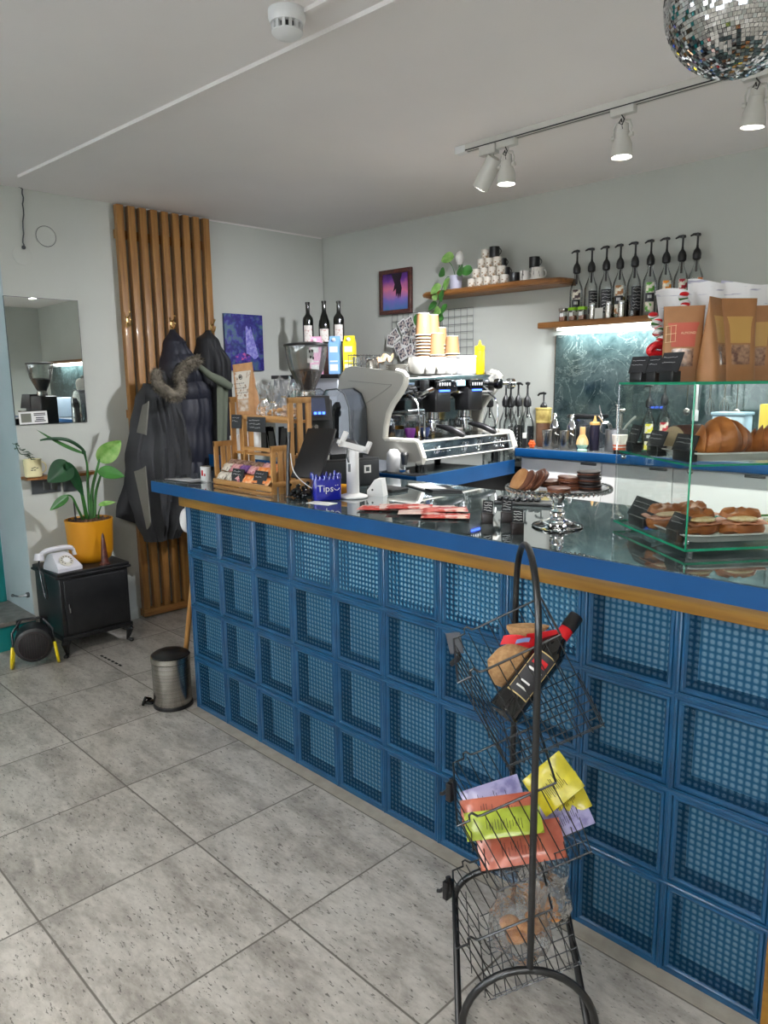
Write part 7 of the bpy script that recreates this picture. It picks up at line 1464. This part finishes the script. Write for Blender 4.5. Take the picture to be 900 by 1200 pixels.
cbag('clear bag of orange cookies at the back of the lowest basket', V((2.0561, -0.2491, 0.1861)), .06, .16, 2)

# ---------------------------------------------------------------- ceiling fittings
TY = 1.17
tr = thing('lighting_track', 'white ceiling lighting track above the back of the bar', 'lighting track', (.6, TY, H))
tr.rotation_euler = (0, 0, .02)
m = MB(); m.box(0, 3.6, -.017, .017, -.03, 0); m.build('rail', M['lampwhite'], tr)
m = MB(); m.box(.02, 3.58, -.004, .004, -.0305, -.0295); m.box(.02, 3.58, -.0175, -.0165, -.029, -.024); m.build('slot', M['black'], tr)
m = MB(); m.box(-.01, .05, -.019, .019, -.033, -.002, .003); m.build('feed_cap', M['white'], tr)
def spot(loc, lit, label, tilt=(0, 0), watts=38):
    t = thing('track_spotlight', label, 'spotlight', loc, 0, 'white spotlights on the ceiling track')
    m = MB(); m.box(-.05, .05, -.016, .016, -.028, 0, .004); m.cyl((0, 0, -.05), (0, 0, -.02), .008); m.build('adapter', M['lampwhite'], t)
    hd = bpy.data.objects.new('lamp_head', None)
    R = Euler((tilt[0], tilt[1], 0)).to_matrix().to_4x4()
    piv = Matrix.Translation((0, 0, -.105)) @ R
    m = MB(); m.M = piv
    # yoke
    m.M = Matrix.Identity(4)
    m.tube([(-.034, 0, -.105), (-.038, 0, -.075), (-.03, 0, -.052), (0, 0, -.045), (.03, 0, -.052), (.038, 0, -.075), (.034, 0, -.105)], .004, 6)
    for s in (-1, 1): m.cyl((s * .030, 0, -.105), (s * .044, 0, -.105), .009)
    m.build('yoke', M['lampwhite'], t)
    m = MB(); m.M = piv
    m.lathe([(.012, .05), (.022, .045), (.024, .02), (.026, .018), (.028, -.005), (.038, -.03), (.041, -.075), (.039, -.078), (.034, -.06)], n=28)
    m.build('shade', M['lampwhite'], t)
    m = MB(); m.M = piv; m.lathe([(.033, -.068), (.034, -.0715)], n=24); m.build('lens', M['lamp_on'] if lit else M['steel_d'], t)
    m = MB(); m.tube([(.0, -.012, -.03), (.016, -.02, -.05), (.01, -.024, -.07), (-.006, -.02, -.06), (.002, -.018, -.045), (.01, -.02, -.085)], .0025, 6); m.build('cable', M['black'], t)
    if lit:
        L = bpy.data.lights.new('spot', 'SPOT'); L.energy = watts; L.spot_size = math.radians(115); L.spot_blend = .7; L.shadow_soft_size = .035; L.color = (1, .95, .88)
        lo = bpy.data.objects.new('spot_beam', L); COL.objects.link(lo); lo.parent = t; lo.matrix_local = piv @ Matrix.Translation((0, 0, -.085))
    return t
SPX = [(0.8738, 1.2132, 2.545), (1.4182, 1.1679, 2.545), (1.909, 1.2266, 2.545), (0.7749, 1.176, 2.545)]
spot((SPX[0][0], TY + .0, H - .03), True, 'lit white spotlight second from the far end of the track', (.0, .0), 12)
spot((SPX[1][0], TY + .01, H - .03), True, 'lit white spotlight in the middle of the ceiling track', (.0, .0))
spot((SPX[2][0] , TY + .02, H - .03), True, 'lit white spotlight beside the mirror ball at the right edge', (.05, .1))
sp4 = thing('track_spotlight', 'plain cylinder spotlight tilted at the far end of the track', 'spotlight', (SPX[3][0], TY, H - .03), 0, 'white spotlights on the ceiling track')
m = MB(); m.box(-.045, .045, -.018, .018, -.04, 0, .004); m.cyl((0.02, 0, -.085), (0.02, 0, -.03), .007); m.build('adapter', M['lampwhite'], sp4)
m = MB(); A = V(.02, 0, -.085); dr_ = V(-.58, .0, -.76).normalized()
m.cyl(A - dr_ * .03, A + dr_ * .11, .038, .038, 28); m.build('shade', M['lampwhite'], sp4)
m = MB(); m.cyl(A + dr_ * .108, A + dr_ * .1115, .032, .032, 24); m.build('lens', M['lamp_on'], sp4)
L = bpy.data.lights.new('spot', 'SPOT'); L.energy = 95; L.spot_size = math.radians(140); L.spot_blend = 1.0; L.shadow_soft_size = .04; L.color = (.94, .95, 1)
lo = bpy.data.objects.new('spot_beam', L); COL.objects.link(lo); lo.parent = sp4; lo.location = A + dr_ * .13; lo.rotation_euler = V(-dr_).to_track_quat('Z', 'Y').to_euler()
for x, e in ((3.1, 42), (3.8, 42)):
    spot((x, TY + .04, H - .03), True, 'lit white spotlight farther right along the track', (0, 0))
# mirror ball
bc = (2.2828, 0.0385, 2.2732)
mbl = thing('mirror_ball', 'silver mirror ball hanging from the ceiling at the upper right', 'mirror ball', bc)
m = MB(); m.ball((0, 0, 0), .1465, n=20); m.build('core', M['steel_d'], mbl)
m = MB(); rnd = random.Random(3)
nr = 58
for i in range(nr):
    a0 = -PI / 2 + PI * i / nr; a1 = -PI / 2 + PI * (i + 1) / nr; am = (a0 + a1) / 2
    n = max(5, int(2 * PI * math.cos(am) / (PI / nr)))
    for k in range(n):
        b0 = 2 * PI * k / n; b1 = 2 * PI * (k + .9) / n; a1_ = a0 + (a1 - a0) * .9
        j = [rnd.uniform(-.0009, .0009) for _ in range(2)]
        def pt(a, b, q): r = .1490 + q; return (r * math.cos(a) * math.cos(b), r * math.cos(a) * math.sin(b), r * math.sin(a))
        m.poly([pt(a0, b0, j[0] + j[1]), pt(a0, b1, j[0] - j[1]), pt(a1_, b1, -j[0] - j[1]), pt(a1_, b0, -j[0] + j[1])])
m.build('mirror_tiles', mat('mirror_tile', rgb(205, 208, 210), .04, 1.0), mbl, flat=True)
m = MB(); m.cyl((0, 0, .14), (0, 0, .165), .02); m.cyl((0, 0, .16), (0, 0, H - bc[2]), .002, n=6); m.build('hanger', M['steel_d'], mbl)
# smoke detector, raceways
sd = (1.0714, -0.1905, 2.57)
t = thing('smoke_detector', 'round white smoke detector on the ceiling', 'smoke detector', (sd[0], sd[1], H))
m = MB(); m.lathe([(.055, 0), (.055, -.02), (.05, -.035), (.045, -.036)], n=36); m.build('base', M['white'], t)
m = MB()
for k in range(14):
    a = 2 * PI * k / 14; m.hexa(*[[(math.cos(a + s) * r, math.sin(a + s) * r, z) for r, s in ((.034, -.1), (.046, -.1), (.046, .1), (.034, .1))] for z in (-.058, -.036)])
m.lathe([(.046, -.056), (.046, -.06), (.034, -.07), (.012, -.073)], n=36); m.build('cage', M['white'], t)
m = MB(); m.cyl((0, 0, -.036), (0, 0, -.056), .032); m.build('sensor', M['black'], t)
m = MB(); A = V((-1.2335, -0.1511, 2.57)); B = V((1.3683, -0.0167, 2.57)); d = (B - A).normalized(); n_ = V(-d.y, d.x, 0) * .007
B = A + d * 3.0
m.hexa([A - n_ - V(0, 0, .014), B - n_ - V(0, 0, .014), B + n_ - V(0, 0, .014), A + n_ - V(0, 0, .014)], [A - n_, B - n_, B + n_, A + n_]); o = m.build('cable_raceway', M['ceil']); o.location.z = H - 2.57
tag(o, 'long white cable raceway crossing the ceiling from the left wall', 'cable raceway')
m = MB(); A = V(sd) + V(.03, .03, 0); B = A + d * 1.2 + V(0, .0, 0); A.z = B.z = H
m.hexa([A - n_ - V(0, 0, .012), B - n_ - V(0, 0, .012), B + n_ - V(0, 0, .012), A + n_ - V(0, 0, .012)], [A - n_, B - n_, B + n_, A + n_]); o = m.build('cable_raceway', M['ceil'])
tag(o, 'short white cable raceway running from the smoke detector', 'cable raceway')

# ---------------------------------------------------------------- light and camera
W = bpy.data.worlds.new('world'); SC.world = W; W.use_nodes = True
bg = W.node_tree.nodes['Background']; bg.inputs[0].default_value = (.80, .88, 1.0, 1); bg.inputs[1].default_value = 1.0
area('window_daylight', (.1, YF - .02, 1.55), (PI / 2, 0, PI), 2.1, 1.2, 250, (.92, .96, 1))
area('window_daylight', (3.05, YF - .02, 1.55), (PI / 2, 0, PI), 2.6, 1.2, 320, (.92, .96, 1))
area('ceiling_fill', (1.2, -2.4, H - .02), (0, 0, 0), .8, 1.4, 22, (1, .97, .93))  # added pair of fill lights for ambient brightness, no ceiling fitting here
area('ceiling_fill', (3.6, -2.4, H - .02), (0, 0, 0), .8, 1.4, 22, (1, .97, .93))
cd = bpy.data.cameras.new('camera'); cam = bpy.data.objects.new('camera', cd); COL.objects.link(cam)
cd.sensor_fit = 'VERTICAL'; cd.sensor_height = 36.0; cd.sensor_width = 27.0; cd.lens = 864.28 / 1200 * 36.0; cd.clip_start = .02
CR = [[0.7048416, -0.1143221, 0.700092], [0.7092663, 0.1300215, -0.6928461], [-0.0118193, 0.9848984, 0.1727294]]
cam.matrix_world = Matrix.Translation((2.95025, -1.67412, 1.49825)) @ Matrix(CR).to_4x4()
SC.camera = cam
SC.view_settings.view_transform = 'Standard'; SC.view_settings.look = 'None'; SC.view_settings.gamma = 1; SC.view_settings.exposure = .9
SC.view_settings.use_curve_mapping = False
SC.cycles.max_bounces = 8; SC.cycles.transparent_max_bounces = 24; SC.cycles.glossy_bounces = 4; SC.cycles.diffuse_bounces = 4
SC.cycles.sample_clamp_indirect = 6.0; SC.cycles.caustics_reflective = False; SC.cycles.caustics_refractive = False
SC.cycles.use_denoising = True
